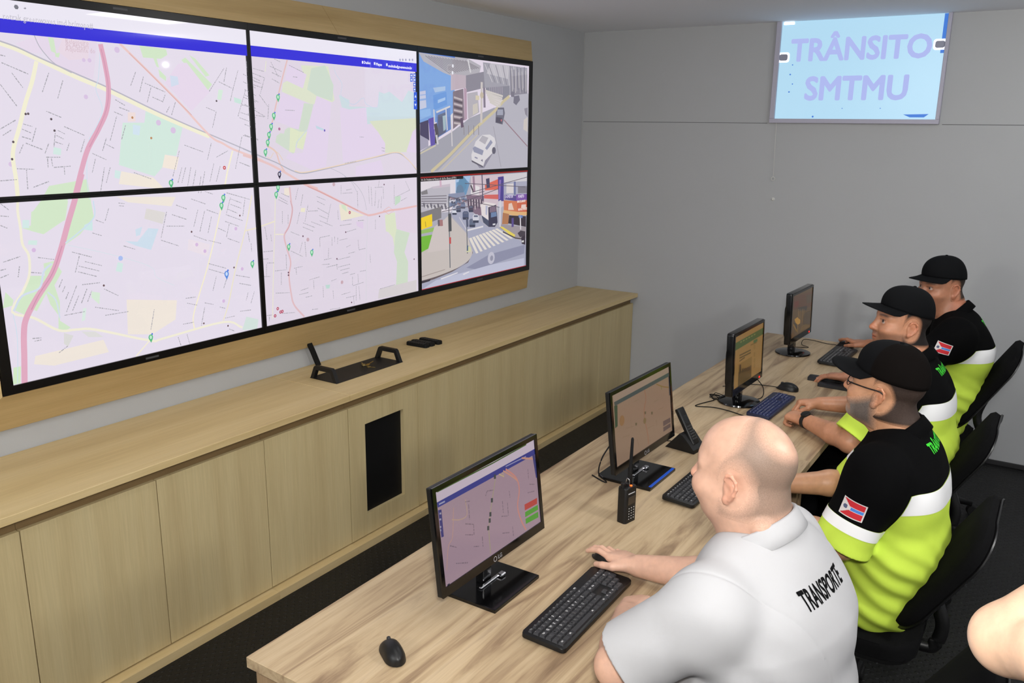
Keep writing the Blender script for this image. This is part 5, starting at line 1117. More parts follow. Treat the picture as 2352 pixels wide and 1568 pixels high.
# ================================================================== people: smooth signed-distance bodies
class Field:
    def __init__(s, xs, ys, zs):
        s.g = [np.asarray(a, np.float32) for a in (xs, ys, zs)]
        s.F = np.full([len(a) for a in s.g], 1.0, np.float32)
    def sub(s, lo, hi):
        sl = []
        for a, l, h in zip(s.g, lo, hi):
            i, j = np.searchsorted(a, l), np.searchsorted(a, h, 'right')
            if j-i < 1: return None
            sl.append(slice(i, j))
        return tuple(sl)
    def put(s, lo, hi, fn, k, op, m=0.03):
        lo = np.asarray(lo)-m-k; hi = np.asarray(hi)+m+k
        sl = s.sub(lo, hi)
        if sl is None: return
        X = s.g[0][sl[0]][:, None, None]; Y = s.g[1][sl[1]][None, :, None]; Z = s.g[2][sl[2]][None, None, :]
        d = fn(X, Y, Z).astype(np.float32); f = s.F[sl]
        if op == 'u':
            h = np.maximum(k-np.abs(f-d), 0)/k; s.F[sl] = np.minimum(f, d)-h*h*k*0.25
        else:
            d = -d; h = np.maximum(k-np.abs(f-d), 0)/k; s.F[sl] = np.maximum(f, d)+h*h*k*0.25
    def cap(s, a, b, ra, rb=None, k=0.012, op='u', lat=None, sq=1.0, clip=()):
        rb = ra if rb is None else rb
        a, b = np.asarray(a, float), np.asarray(b, float); R = max(ra, rb)*max(sq, 1.0)
        lo, hi = np.minimum(a, b)-R, np.maximum(a, b)+R
        D = b-a
        def fn(X, Y, Z):
            x, y, z = X-a[0], Y-a[1], Z-a[2]; d = D
            if lat is not None:
                l = np.asarray(lat, float); q = (x*l[0]+y*l[1]+z*l[2])*(1/sq-1)
                x, y, z = x+q*l[0], y+q*l[1], z+q*l[2]; d = D+l*(D@l)*(1/sq-1)
            t = np.clip((x*d[0]+y*d[1]+z*d[2])/max(d@d, 1e-9), 0, 1)
            r = np.sqrt((x-t*d[0])**2+(y-t*d[1])**2+(z-t*d[2])**2)-(ra+(rb-ra)*t)
            for p, n in clip: r = np.maximum(r, (X-p[0])*n[0]+(Y-p[1])*n[1]+(Z-p[2])*n[2])
            return r
        s.put(lo, hi, fn, k, op)
    def ell(s, c, r, R=None, k=0.012, op='u', clip=()):
        c, r = np.asarray(c, float), np.asarray(r, float); R = np.eye(3) if R is None else np.asarray(R, float)
        m = r.max()
        def fn(X, Y, Z):
            x, y, z = X-c[0], Y-c[1], Z-c[2]
            u = [x*R[0, i]+y*R[1, i]+z*R[2, i] for i in range(3)]
            k0 = np.sqrt(sum((u[i]/r[i])**2 for i in range(3))); k1 = np.sqrt(sum((u[i]/r[i]**2)**2 for i in range(3)))+1e-9
            d = k0*(k0-1)/k1
            for p, n in clip: d = np.maximum(d, (X-p[0])*n[0]+(Y-p[1])*n[1]+(Z-p[2])*n[2])
            return d
        s.put(c-m, c+m, fn, k, op)
    def ripple(s, fn, band=0.03):
        i = np.nonzero(np.abs(s.F) < band)
        s.F[i] += fn(s.g[0][i[0]], s.g[1][i[1]], s.g[2][i[2]])
    def mesh(s):
        F = s.F; S = F < 0
        n = S[:-1, :-1, :-1].astype(np.uint8)
        for a in (0, 1):
            for b in (0, 1):
                for c in (0, 1):
                    if a+b+c: n = n+S[a:F.shape[0]-1+a, b:F.shape[1]-1+b, c:F.shape[2]-1+c]
        act = (n > 0) & (n < 8); idx = np.argwhere(act)
        ids = np.full(act.shape, -1, np.int32); ids[act] = np.arange(len(idx))
        offs = np.array([(a, b, c) for a in (0, 1) for b in (0, 1) for c in (0, 1)])
        val = np.stack([F[tuple((idx+o).T)] for o in offs], 1)
        pos = np.stack([np.stack([s.g[i][idx[:, i]+o[i]] for i in range(3)], 1) for o in offs], 1).astype(np.float64)
        acc = np.zeros((len(idx), 3)); cnt = np.zeros(len(idx))
        for i in range(8):
            for j in range(i+1, 8):
                if np.abs(offs[i]-offs[j]).sum() != 1: continue
                va, vb = val[:, i], val[:, j]; m = (va < 0) != (vb < 0)
                t = np.where(m, va/(va-vb+1e-12), 0)[:, None]
                acc += np.where(m[:, None], pos[:, i]+(pos[:, j]-pos[:, i])*t, 0); cnt += m
        V = acc/cnt[:, None]; Q = []
        for ax in range(3):
            u, w = (ax+1) % 3, (ax+2) % 3
            A = [slice(None)]*3; B = [slice(None)]*3; A[ax] = slice(None, -1); B[ax] = slice(1, None)
            df = S[tuple(A)] != S[tuple(B)]
            e = np.argwhere(df); ok = (e[:, u] > 0) & (e[:, w] > 0) & (e[:, u] < F.shape[u]-1) & (e[:, w] < F.shape[w]-1); e = e[ok]
            ins = S[tuple(e.T)]
            def cell(du, dw):
                c = e.copy(); c[:, u] += du; c[:, w] += dw; return ids[tuple(c.T)]
            q = np.stack([cell(-1, -1), cell(0, -1), cell(0, 0), cell(-1, 0)], 1)
            q[~ins] = q[~ins][:, ::-1]; Q.append(q)
        Q = np.concatenate(Q); Q = Q[(Q >= 0).all(1)]
        return V, Q
def tris(Q): return np.concatenate([Q[:, [0, 1, 2]], Q[:, [0, 2, 3]]])
def smooth(V, Q, it=1, lam=0.5):
    E = np.concatenate([Q[:, [0, 1]], Q[:, [1, 2]], Q[:, [2, 3]], Q[:, [3, 0]]]); n = len(V)
    for _ in range(it):
        acc = np.zeros_like(V); cnt = np.zeros(n)
        for a, b in ((E[:, 0], E[:, 1]),):
            for i in range(3): acc[:, i] += np.bincount(a, V[b, i], n)+np.bincount(b, V[a, i], n)
            cnt += np.bincount(a, minlength=n)+np.bincount(b, minlength=n)
        V = V+lam*(acc/np.maximum(cnt, 1)[:, None]-V)
    return V
def normals(V, T):
    fn = np.cross(V[T[:, 1]]-V[T[:, 0]], V[T[:, 2]]-V[T[:, 0]]); N = np.zeros_like(V)
    for k in range(3):
        for i in range(3): N[:, i] += np.bincount(T[:, k], fn[:, i], len(V))
    return N/(np.linalg.norm(N, axis=1)[:, None]+1e-12)
def split(V, T, f, extra=()):
    """cut the triangles along f = 0; returns the mesh with f and the extra per-vertex arrays carried along"""
    f = f.copy(); f[np.abs(f) < 1e-7] = 1e-7
    s = f > 0; st = s[T]; c = st.sum(1); mix = (c == 1) | (c == 2)
    keep = T[~mix]; Tm = T[mix]; sm = st[mix]
    alone = np.where(sm.sum(1) == 1, sm.argmax(1), (~sm).argmax(1)); r = np.arange(len(Tm))
    a, b, d = Tm[r, alone], Tm[r, (alone+1) % 3], Tm[r, (alone+2) % 3]
    n = len(V); E = np.concatenate([np.sort(np.stack([a, b], 1), 1), np.sort(np.stack([a, d], 1), 1)])
    ue, inv = np.unique(E[:, 0].astype(np.int64)*n+E[:, 1], return_inverse=True); i, j = ue//n, ue % n
    t = f[i]/(f[i]-f[j])
    lerp = lambda A: np.concatenate([A, A[i]+(A[j]-A[i])*(t[:, None] if A.ndim > 1 else t)])
    f2 = np.concatenate([f, np.zeros(len(ue))]); ab, ad = inv[:len(Tm)]+n, inv[len(Tm):]+n
    T2 = np.concatenate([keep, np.stack([a, ab, ad], 1), np.stack([ab, b, d], 1), np.stack([ab, d, ad], 1)])
    return lerp(V), T2, f2, [lerp(np.asarray(x)) for x in extra]
def side(f, T): return f[T].sum(1) > 0
def take(V, T, mask, extra=()):
    T = T[mask]; u, inv = np.unique(T, return_inverse=True)
    return V[u], inv.reshape(-1, 3), [x[u] for x in extra]
def np_mesh(name, V, F, mats, parent, mi=None, col=None, origin=(0, 0, 0), smooth_=True):
    me = bpy.data.meshes.new(name); V = np.asarray(V)-np.asarray(origin); n = F.shape[1]
    me.vertices.add(len(V)); me.vertices.foreach_set('co', V.astype(np.float32).ravel())
    me.loops.add(F.size); me.loops.foreach_set('vertex_index', F.astype(np.int32).ravel())
    me.polygons.add(len(F)); me.polygons.foreach_set('loop_start', np.arange(0, F.size, n, dtype=np.int32))
    me.polygons.foreach_set('loop_total', np.full(len(F), n, np.int32))
    if smooth_: me.polygons.foreach_set('use_smooth', np.ones(len(F), bool))
    for m in (mats if isinstance(mats, (list, tuple)) else [mats]): me.materials.append(m)
    if mi is not None: me.polygons.foreach_set('material_index', mi.astype(np.int32))
    me.update(calc_edges=True); me.validate()
    if col is not None:
        a = me.attributes.new('Col', 'FLOAT_COLOR', 'POINT'); c = np.ones((len(V), 4), np.float32); c[:, :3] = col; a.data.foreach_set('color', c.ravel())
    return link(name, me, parent)

def unit(v): v = np.asarray(v, float); return v/np.linalg.norm(v)
def head_frame(c, yaw, pitch, roll=0.0):
    f = np.array([-math.cos(yaw)*math.cos(pitch), math.sin(yaw)*math.cos(pitch), math.sin(pitch)])
    l = np.array([-math.sin(yaw), -math.cos(yaw), 0.0]); u = np.cross(f, l)
    l2 = l*math.cos(roll)+u*math.sin(roll); u2 = -l*math.sin(roll)+u*math.cos(roll)
    return np.stack([f, l2, u2], 1)        # columns: forward, left, up

def put_head(F, c, R, s, fat=0.0, neck=None, neckr=0.058):
    P = lambda x, y, z: np.asarray(c)+R@(np.array([x, y, z])*s)
    E = lambda q, r, k=0.02, op='u', A=None: F.ell(P(*q), np.array(r)*s, R if A is None else R@A, k*s, op)
    Cp = lambda a, b, ra, rb, k=0.012, op='u': F.cap(P(*a), P(*b), ra*s, rb*s, k*s, op)
    E((-.012, 0, .036), (.099, .077, .086)); E((.012, 0, .030), (.085, .070, .080))
    E((.036, 0, -.030), (.060, .060+fat*.4, .080), .03)
    E((.030, 0, -.072), (.056, .056+fat, .040), .03)
    E((-.005, 0, -.045), (.070, .064+fat*.5, .06), .03)
    Cp((.070, 0, -.098), (.078, 0, -.100), .019+fat*.3, .017, .03)
    for y in (-1, 1):
        E((.062, y*.040, -.032), (.030+fat*.4, .024+fat*.5, .026), .03)                  # cheeks
        Cp((.083, y*.016, .026), (.068, y*.052, .022), .011, .010, .018)    # brow
        E((.104, y*.033, .004), (.022, .019, .012), .012, 's')              # eye socket
        E((.079, y*.032, .003), (.0130, .0130, .0130), .002)                # eyeball
        Cp((.090, y*.020, .0085), (.083, y*.046, .0065), .0038, .0034, .004)  # lids
        Cp((.088, y*.022, -.005), (.081, y*.045, -.004), .0030, .0028, .004)
    Cp((.090, 0, .016), (.112, 0, -.026), .0085, .0125, .014); E((.114, 0, -.031), (.0125, .0125, .010), .008)
    for y in (-1, 1): E((.101, y*.0135, -.034), (.011, .0085, .008), .006); E((.104, y*.007, -.041), (.004, .0032, .005), .003, 's')
    Cp((.094, -.010, -.060), (.094, .010, -.060), .0105, .0105, .012)
    Cp((.090, -.022, -.0635), (.101, 0, -.0595), .0042, .0062, .005); Cp((.101, 0, -.0595), (.090, .022, -.0635), .0062, .0042, .005)
    Cp((.090, -.018, -.0715), (.098, 0, -.0735), .0045, .0070, .006); Cp((.098, 0, -.0735), (.090, .018, -.0715), .0070, .0045, .006)
    Cp((.100, -.018, -.0665), (.100, .018, -.0665), .0016, .0016, .003, 's')
    for y in (-1, 1):                                                      # ears
        a = -0.12; A = np.array([[math.cos(a), 0, math.sin(a)], [0, 1, 0], [-math.sin(a), 0, math.cos(a)]])
        o = -y*0.28; B = np.array([[math.cos(o), -math.sin(o), 0], [math.sin(o), math.cos(o), 0], [0, 0, 1]])
        E((-.009, y*(.078+fat*.3), -.010), (.0165, .0068, .027), .006, A=B@A)
        pts = [(.005, .014), (.000, .0235), (-.012, .026), (-.0235, .016), (-.0255, .002), (-.019, -.014), (-.009, -.027)]
        for p, q in zip(pts, pts[1:]):
            yy = lambda t: y*(.0815+fat*.3-.26*t[0]*1.0)
            Cp((p[0]-.004, yy(p), p[1]-.007), (q[0]-.004, yy(q), q[1]-.007), .0036, .0036, .004)
        E((-.006, y*(.090+fat*.3), -.012), (.0095, .0085, .0125), .004, 's')
        E((-.002, y*(.0795+fat*.3), -.038), (.0078, .0055, .0088), .006)       # lobe
    if neck is not None:
        F.cap(P(-.028, 0, -.055), neck, neckr*s, neckr*1.12, 0.03)
        F.cap(P(.018, 0, -.085), np.asarray(neck)+R[:, 0]*0.035, (.040+fat)*s, neckr*.85, 0.03)

def put_hand(F, w, d, n, thumb, curls=(15, 25, 15), spread=1.0, s=1.0, tc=0.3, lift=(0, 0, 0, 0), fold=1.0):
    """w wrist, d towards the knuckles, n out of the back of the hand, thumb the thumb side; fingers bend away from n"""
    w = np.asarray(w, float); d = unit(d); n = unit(np.asarray(n)-d*np.dot(n, d)); t = unit(np.asarray(thumb)-d*np.dot(thumb, d)-n*np.dot(thumb, n))
    lat = (.0285, .0095, -.010, -.028); pl = (.086, .089, .084, .076)
    L = ((.042, .025, .020), (.046, .029, .021), (.042, .027, .020), (.033, .020, .018)); rr = (.0098, .0100, .0094, .0084)
    for i in range(4):
        m = w+(d*pl[i]+t*lat[i])*s
        F.cap(w+t*lat[i]*0.55*s+d*.006, m, .0155*s, .0128*s, .014)
    F.ell(w+d*.045*s, np.array((.045, .036, .015))*s, np.stack([d, t, n], 1), .012)
    for i in range(4):
        p = w+(d*pl[i]+t*lat[i])*s; dd = unit(d+t*(lat[i]*3.0*spread)); a = -math.radians(lift[i])
        c = curls[i] if isinstance(curls[0], (tuple, list)) else curls
        for j in range(3):
            a += math.radians(c[j]); v = dd*math.cos(a)-n*math.sin(a); q = p+v*L[i][j]*s
            r0 = rr[i]*(1-.10*j)*s; F.cap(p, q, r0, r0*.90, .0035 if j else .006); p = q
    b = w+(d*.022+t*.020-n*.004)*s
    v1 = unit(d*.72+t*.62-n*(.12+.3*tc)); v2 = unit(d*1.0+t*(.30-.7*tc)*fold-n*(.10+.5*tc)); v3 = unit(d*.95+t*(.05-.9*tc)*fold-n*(.18+.5*tc))
    p1 = b+v1*.046*s; p2 = p1+v2*.034*s; p3 = p2+v3*.027*s
    F.cap(b, p1, .0165*s, .0125*s, .014); F.cap(p1, p2, .0118*s, .0106*s, .004); F.cap(p2, p3, .0106*s, .0090*s, .004)

SKIN = attr_mat('skin', rough=0.40, spec=0.45, sss=0.10, noise=0.07, nscale=55, bump=0.12, bscale=500)
HAIRM = attr_mat('hair', rough=0.65, spec=0.25, noise=0.22, nscale=330, bump=0.4, bscale=900)
BUZZM = attr_mat('hair_cropped', rough=0.55, spec=0.35, sss=0.08, noise=0.13, nscale=420)
SH_BLACK = mat('cloth_black', (9, 9, 10), 0.9, spec=0.06, noise=0.15, nscale=500)
SH_HIVIS = mat('cloth_lime', (204, 232, 82), 0.75, spec=0.2, noise=0.03, nscale=300)
SH_WHITE = mat('cloth_white', (180, 180, 182), 0.85, spec=0.2, noise=0.015, nscale=700, bump=0.2, bscale=1500)
SH_BAND = mat('reflective_tape', (252, 252, 253), 0.3, spec=0.6, metal=0.0, bump=0.1, bscale=80)
CAPM = mat('cap_cloth', (13, 14, 16), 0.85, spec=0.1, noise=0.1, nscale=600)
CAPMESH = mat('cap_mesh', (17, 14, 13), 0.95, spec=0.05, noise=0.35, nscale=700)
TROUS = mat('trousers_black', (9, 9, 10), 0.95, spec=0.04)
SHOE = mat('shoe_black', (12, 12, 12), 0.5)

def waves(seed, amp, freqs):
    r = np.random.default_rng(seed); W = [(unit(r.normal(size=3))*f, r.random()*6.28, 0.6+0.8*r.random()) for f in freqs]
    def fn(x, y, z):
        o = 0
        for k, p, a in W: o = o+a*np.sin(k[0]*x+k[1]*y+k[2]*z+p+1.4*np.sin(9*z+7*y+p)+0.9*np.sin(11*x+p*2))
        return (amp/len(W)*o).astype(np.float32)
    return fn

def person(key, label, S):
    y0 = S['y']; base = np.array([S['hip'][0], y0, 0.0])
    root = thing('person', label, 'person', tuple(base))
    hip, waist, chest, nb = [np.asarray(S[k], float) for k in ('hip', 'waist', 'chest', 'neck')]
    zs = np.concatenate([np.arange(0.0, .44, .011), np.arange(.44, .72, .006), np.arange(.72, .90, .0031), np.arange(.90, nb[2]-.06, .0048), np.arange(nb[2]-.06, S['top'], .0026)])
    if S.get('stand'): zs = np.concatenate([np.arange(0, .9, .012), np.arange(.9, 1.5, .004), np.arange(1.5, S['top'], .005)])
    xs = np.arange(S['x'][0], S['x'][1], .0031); ys = np.arange(S['yr'][0], S['yr'][1], .0031)
    Rh = head_frame(S['head'], S['yaw'], S['pitch'], S.get('roll', 0)); hs = S['hs']; hc = np.asarray(S['head'], float)
    lat = np.array(S.get('lat', (0, 1, 0)), float); A = {k: [np.asarray(q, float) for q in S[k]] for k in ('L', 'R')}   # shoulder, elbow, wrist
    sq = S['sq']; rd = S['rd']
    def torso(F, off, k=0.04, clip=()):
        F.cap(hip, waist, rd[0]+off, rd[1]+off, k, lat=lat, sq=sq, clip=clip); F.cap(waist, chest, rd[1]+off, rd[2]+off, k, lat=lat, sq=sq*S.get('sq2', 1.0), clip=clip)
        up = nb+(chest-nb)*0.42; F.cap(chest, up, rd[2]+off, rd[2]*.80+off, k, lat=lat, sq=sq*1.02, clip=clip)
        if 'belly' in S: F.ell(np.asarray(S['belly'][0]), np.asarray(S['belly'][1])+off, None, 0.06, clip=clip)
        for c_, r_ in S.get('extra', ()): F.ell(np.asarray(c_), np.asarray(r_)+off, None, .05, clip=clip)
        fw_ = np.array([-lat[1], lat[0], 0.0])
        for sg in (-1, 1): F.ell(chest+lat*sg*.10-fw_*S.get('blade', (.022, .70, .02))[0]+(0, 0, S.get('blade', (.022, .70, .02))[2]), np.array((rd[2]*S.get('blade', (.022, .70, .02))[1], .10, .125))+off, np.stack([fw_, lat, np.array([0, 0, 1.0])], 1), .05, clip=clip)
        for s_ in 'LR':
            sh = A[s_][0]
            F.cap(nb+(0, 0, -.012), sh+(nb-sh)*0.12, .042+off, .056*S['ar']+off, .045, clip=clip)
            F.ell(sh+(0, 0, -.01), np.array((.070, .066, .070))*S['ar']+off, None, .04, clip=clip)
            F.cap(chest+(A[s_][0]-chest)*.45, sh+(0, 0, -.05), .085+off, .066+off, .05, clip=clip)
    def legs(F, off):
        if S.get('stand'):
            for sg in (-1, 1):
                h = hip+lat*sg*.09+(0, 0, -.05); kn = np.array([h[0], h[1], .50]); an = np.array([h[0], h[1], .09])
                F.cap(h, kn, .085+off, .058+off, .03); F.cap(kn, an, .055+off, .040+off, .02); F.cap(an+(0, 0, -.04), an+np.array(S['toe'])*.17+(0, 0, -.055), .035+off*.5, .028+off*.5, .02)
            return
        for sg, kn, an in ((-1, S['kneeL'], S['ankL']), (1, S['kneeR'], S['ankR'])):
            h = hip+lat*sg*.095; F.cap(h, kn, .085+off, .060+off, .03); F.cap(kn, an, .056+off, .040+off, .02)
            F.cap(np.asarray(an)+(0.02, 0, -.045), np.asarray(an)+(-.15, 0, -.055), .036+off*.5, .028+off*.5, .02)
    # ---- body
    F = Field(xs, ys, zs)
    torso(F, -0.014); legs(F, -0.008); F.ell(hip, np.array((.12, .16, .10)), None, .04)
    for s_ in 'LR':
        sh, el, wr = A[s_]; a = S['ar']
        F.cap(sh, el, .054*a, .045*a, .02); F.cap(el, el+(wr-el)*.35, .045*a, .043*a, .015); F.cap(el+(wr-el)*.35, wr, .043*a, .0285*a, .015, lat=None)
    put_head(F, hc, Rh, hs, S.get('fat', 0.0), nb, S.get('neckr', .058))
    for q in S.get('nape', ()): F.cap(hc+Rh@(np.array(q[0])*hs), hc+Rh@(np.array(q[1])*hs), q[2], q[2], .008)
    for s_ in 'LR':
        if 'hand'+s_ in S: put_hand(F, A[s_][2], **S['hand'+s_])
    V, Q = F.mesh(); V = smooth(V, Q, 1, 0.35); T = tris(Q); N = normals(V, T); FB = F.F
    # ---- colour of the skin
    H = ((V-hc)@Rh)/hs; base_c = np.tile(lin(S['skin']), (len(V), 1)); sm = lambda x, a, b: np.clip((x-a)/(b-a), 0, 1)**2*(3-2*np.clip((x-a)/(b-a), 0, 1))
    def mix(m, c):
        nonlocal base_c; base_c = base_c*(1-m[:, None])+lin(c)*m[:, None]
    sk = np.array(S['skin'], float)
    blot = waves(3, 1.0, (40, 70, 55))(V[:, 0], V[:, 1], V[:, 2])
    base_c *= (1+0.05*blot)[:, None]
    inh = (H[:, 0]**2+H[:, 1]**2+H[:, 2]**2) < .17**2
    ear = inh*sm(np.abs(H[:, 1]), .078, .088)*sm(H[:, 0], .03, .01)
    mix(.45*ear, sk*(.98, .80, .74)); nose = inh*sm(H[:, 0], .100, .115)*sm(-H[:, 2], .0, .02)*sm(H[:, 2], -.052, -.040); mix(.35*nose, sk*(1.0, .78, .72))
    ck = inh*np.exp(-((H[:, 0]-.075)**2+(np.abs(H[:, 1])-.045)**2+(H[:, 2]+.03)**2)/.025**2); mix(.25*ck, sk*(1.0, .80, .72))
    lip = inh*sm(H[:, 0], .088, .096)*np.exp(-((H[:, 1]/.020)**4+((H[:, 2]+.0668)/.0095)**4)); mix(.75*lip, S.get('lips', sk*(.86, .60, .56)))
    slit = inh*sm(H[:, 0], .086, .092)*np.exp(-((H[:, 1]/.022)**4+((H[:, 2]+.0665)/.0026)**2)); mix(.7*slit, (70, 30, 28))
    if 'stub' in S:
        jaw = inh*sm(-H[:, 2], .028, .048)*sm(H[:, 0], -.015, .01)*sm(-H[:, 2]-.25*H[:, 0], -.2, .02); jaw = jaw*(1-lip); mix(S['stub'][0]*jaw*(0.8+.2*blot), S['stub'][1])
    for sy in (-1, 1):
        br = inh*sm(H[:, 0], .06, .075)*np.exp(-(((H[:, 2]-.0295+.10*np.abs(np.abs(H[:, 1])-.034))/.0058)**2+((np.abs(H[:, 1])-.035)/.023)**4)); 
    mix(.85*br, S.get('brow', (52, 38, 32)))
    for sy in (-1, 1):
        ec = np.array([.079, sy*.032, .003]); e = H-ec; r = np.linalg.norm(e, axis=1); on = inh*(r < .0140)*(e[:, 0] > .004)*(e[:, 2] < .0075)*(e[:, 2] > -.0066)*(np.abs(e[:, 1]) < .0125)
        mix(on*0.9, (196, 182, 174)); gz = np.array(S.get('gaze', (1, 0, 0)), float); gz /= np.linalg.norm(gz); ang = (e@gz)/np.maximum(r, 1e-6); mix(on*sm(ang, .86, .91), (40, 24, 18))
        lash = inh*np.exp(-((e[:, 2]-.0070)/.0022)**2)*(np.abs(e[:, 1]) < .016)*sm(e[:, 0], .003, .008); mix(.65*lash, (40, 28, 24))
    kn = np.zeros(len(V))
    body = np_mesh('body', V, Q, SKIN, root, col=np.clip(base_c, 0, 1), origin=base)
    body.parent = root
    # ---- shells lifted off the head: hair and beard
    def shell(name, f, off, col, m=HAIRM, ramp=.012):
        near = inh & (np.linalg.norm(H, axis=1) < .2)
        keep = near[T].all(1); Vs, Ts, (Ns, fs, cs) = take(V, T, keep, (N, f, col))
        V2, T2, f2, (N2, c2) = split(Vs, Ts, fs, (Ns, cs)); msk = side(f2, T2)
        V3, T3, (N3, f3, c3) = take(V2, T2, msk, (N2, f2, c2))
        V3 = V3+N3*(off*np.clip(f3/ramp, 0, 1)**.6+0.0003)[:, None]
        return np_mesh(name, V3, T3, m, root, col=np.clip(c3, 0, 1), origin=base)
    if 'hair' in S:
        f, c, off = S['hair'](H, base_c, blot); shell('hair', f, off, c, BUZZM if S.get('buzz') else HAIRM)
    if 'beard' in S:
        f, c, off = S['beard'](H, base_c, blot); shell('beard', f, off, c)
    # ---- shirt
    G = Field(xs, ys, zs); of = S['cloth']; hem = S['hem']
    hp = ((0, 0, hem), (S.get('hemx', 0), 0, -1.0)) if True else None
    torso(G, of, .045, clip=(hp,))
    ends = {}
    for s_ in 'LR':
        sh, el, wr = A[s_]; d = unit(el-sh); t = S['sleeve'+s_] if 'sleeve'+s_ in S else S['sleeve']; a = S['ar']
        L = np.linalg.norm(el-sh)*t; e = sh+d*L; ends[s_] = (e, d)
        G.cap(sh, e+d*.06, .062*a+of, .060*a+of*1.6, .03, clip=((e, d),))
    if 'folds' in S: G.ripple(S['folds'])
    for s_ in 'LR':
        e, d = ends[s_]; sh, el, wr = A[s_]; a = S['ar']
        G.cap(e-d*.035, e+d*.10, .0505*a+.006, .050*a+.008, .004, 's')
    up = unit(hc-nb); G.cap(nb+up*.015, nb+up*.16, S.get('neckr', .058)*1.10, S.get('neckr', .058)*1.15, .012, 's')
    V, Q = G.mesh(); V = smooth(V, Q, 2, 0.4); T = tris(Q)
    shirt = S['paint'](V, T, A, ends, base, root)
    # collar: a folded band around the neck
    ax = up; fw = unit(Rh[:, 0]-ax*(Rh[:, 0]@ax)) if S.get('collar_head', False) else unit(np.array([-1.0, 0, 0])-ax*(-ax[0])); lf = np.cross(ax, fw); M = frame(nb+ax*S.get('colz', .012), fw, lf, ax)
    rn = S.get('neckr', .058)*S.get('colr', 1.07); bm = bmesh.new(); W = S.get('colw', 1.0)
    prof = [(rn+.010, -.022), (rn+.002, .006), (rn+.003, .020*W), (rn+.008, .024*W), (rn+.013, .021*W), (rn+.020, .002), (rn+.027, -.020), (rn+.024, -.022), (rn+.015, -.002), (rn+.009, .012)]
    rings = []
    for i in range(41):
        a = math.radians(22+316*i/40); dip = -.022*math.cos(a)-.004
        rings.append([bm.verts.new(M @ Vector((r_*math.cos(a)*1.02-(0.010 if r_ > rn+.02 else 0)*0, r_*math.sin(a)*1.10, z_+dip))) for r_, z_ in prof])
    for p_, q_ in zip(rings, rings[1:]):
        for k in range(len(prof)): bm.faces.new((p_[k], q_[k], q_[(k+1) % len(prof)], p_[(k+1) % len(prof)]))
    bm.faces.new(rings[0]); bm.faces.new(rings[-1][::-1])
    for v in bm.verts: v.co -= Vector(base)
    obj('collar', bm, S['collar'], shirt, True)
    # ---- trousers and shoes
    xs2 = np.arange(S['x'][0], S['x'][1], .008); ys2 = np.arange(S['yr'][0], S['yr'][1], .008); zs2 = np.arange(-.005, hip[2]+.22, .008)
    K = Field(xs2, ys2, zs2); legs(K, .006); K.ell(hip+(0, 0, .02), np.array((.118, .158, .105)), None, .05); K.cap(hip, hip+(waist-hip)*.35, rd[0]-.022, rd[0]-.022, .05, lat=lat, sq=sq)
    Vk, Qk = K.mesh(); Vk = smooth(Vk, Qk, 2, .5); Tk = tris(Qk); Vk, Tk, fk, _ = split(Vk, Tk, Vk[:, 2]-.10)
    mk = side(fk, Tk); np_mesh('trousers', Vk, Tk[mk], TROUS, root, origin=base); np_mesh('shoes', Vk, Tk[~mk], SHOE, root, origin=base)
    return dict(root=root, base=base, shirt=shirt, R=Rh, c=hc, s=hs, V=V, T=T, A=A, ends=ends)

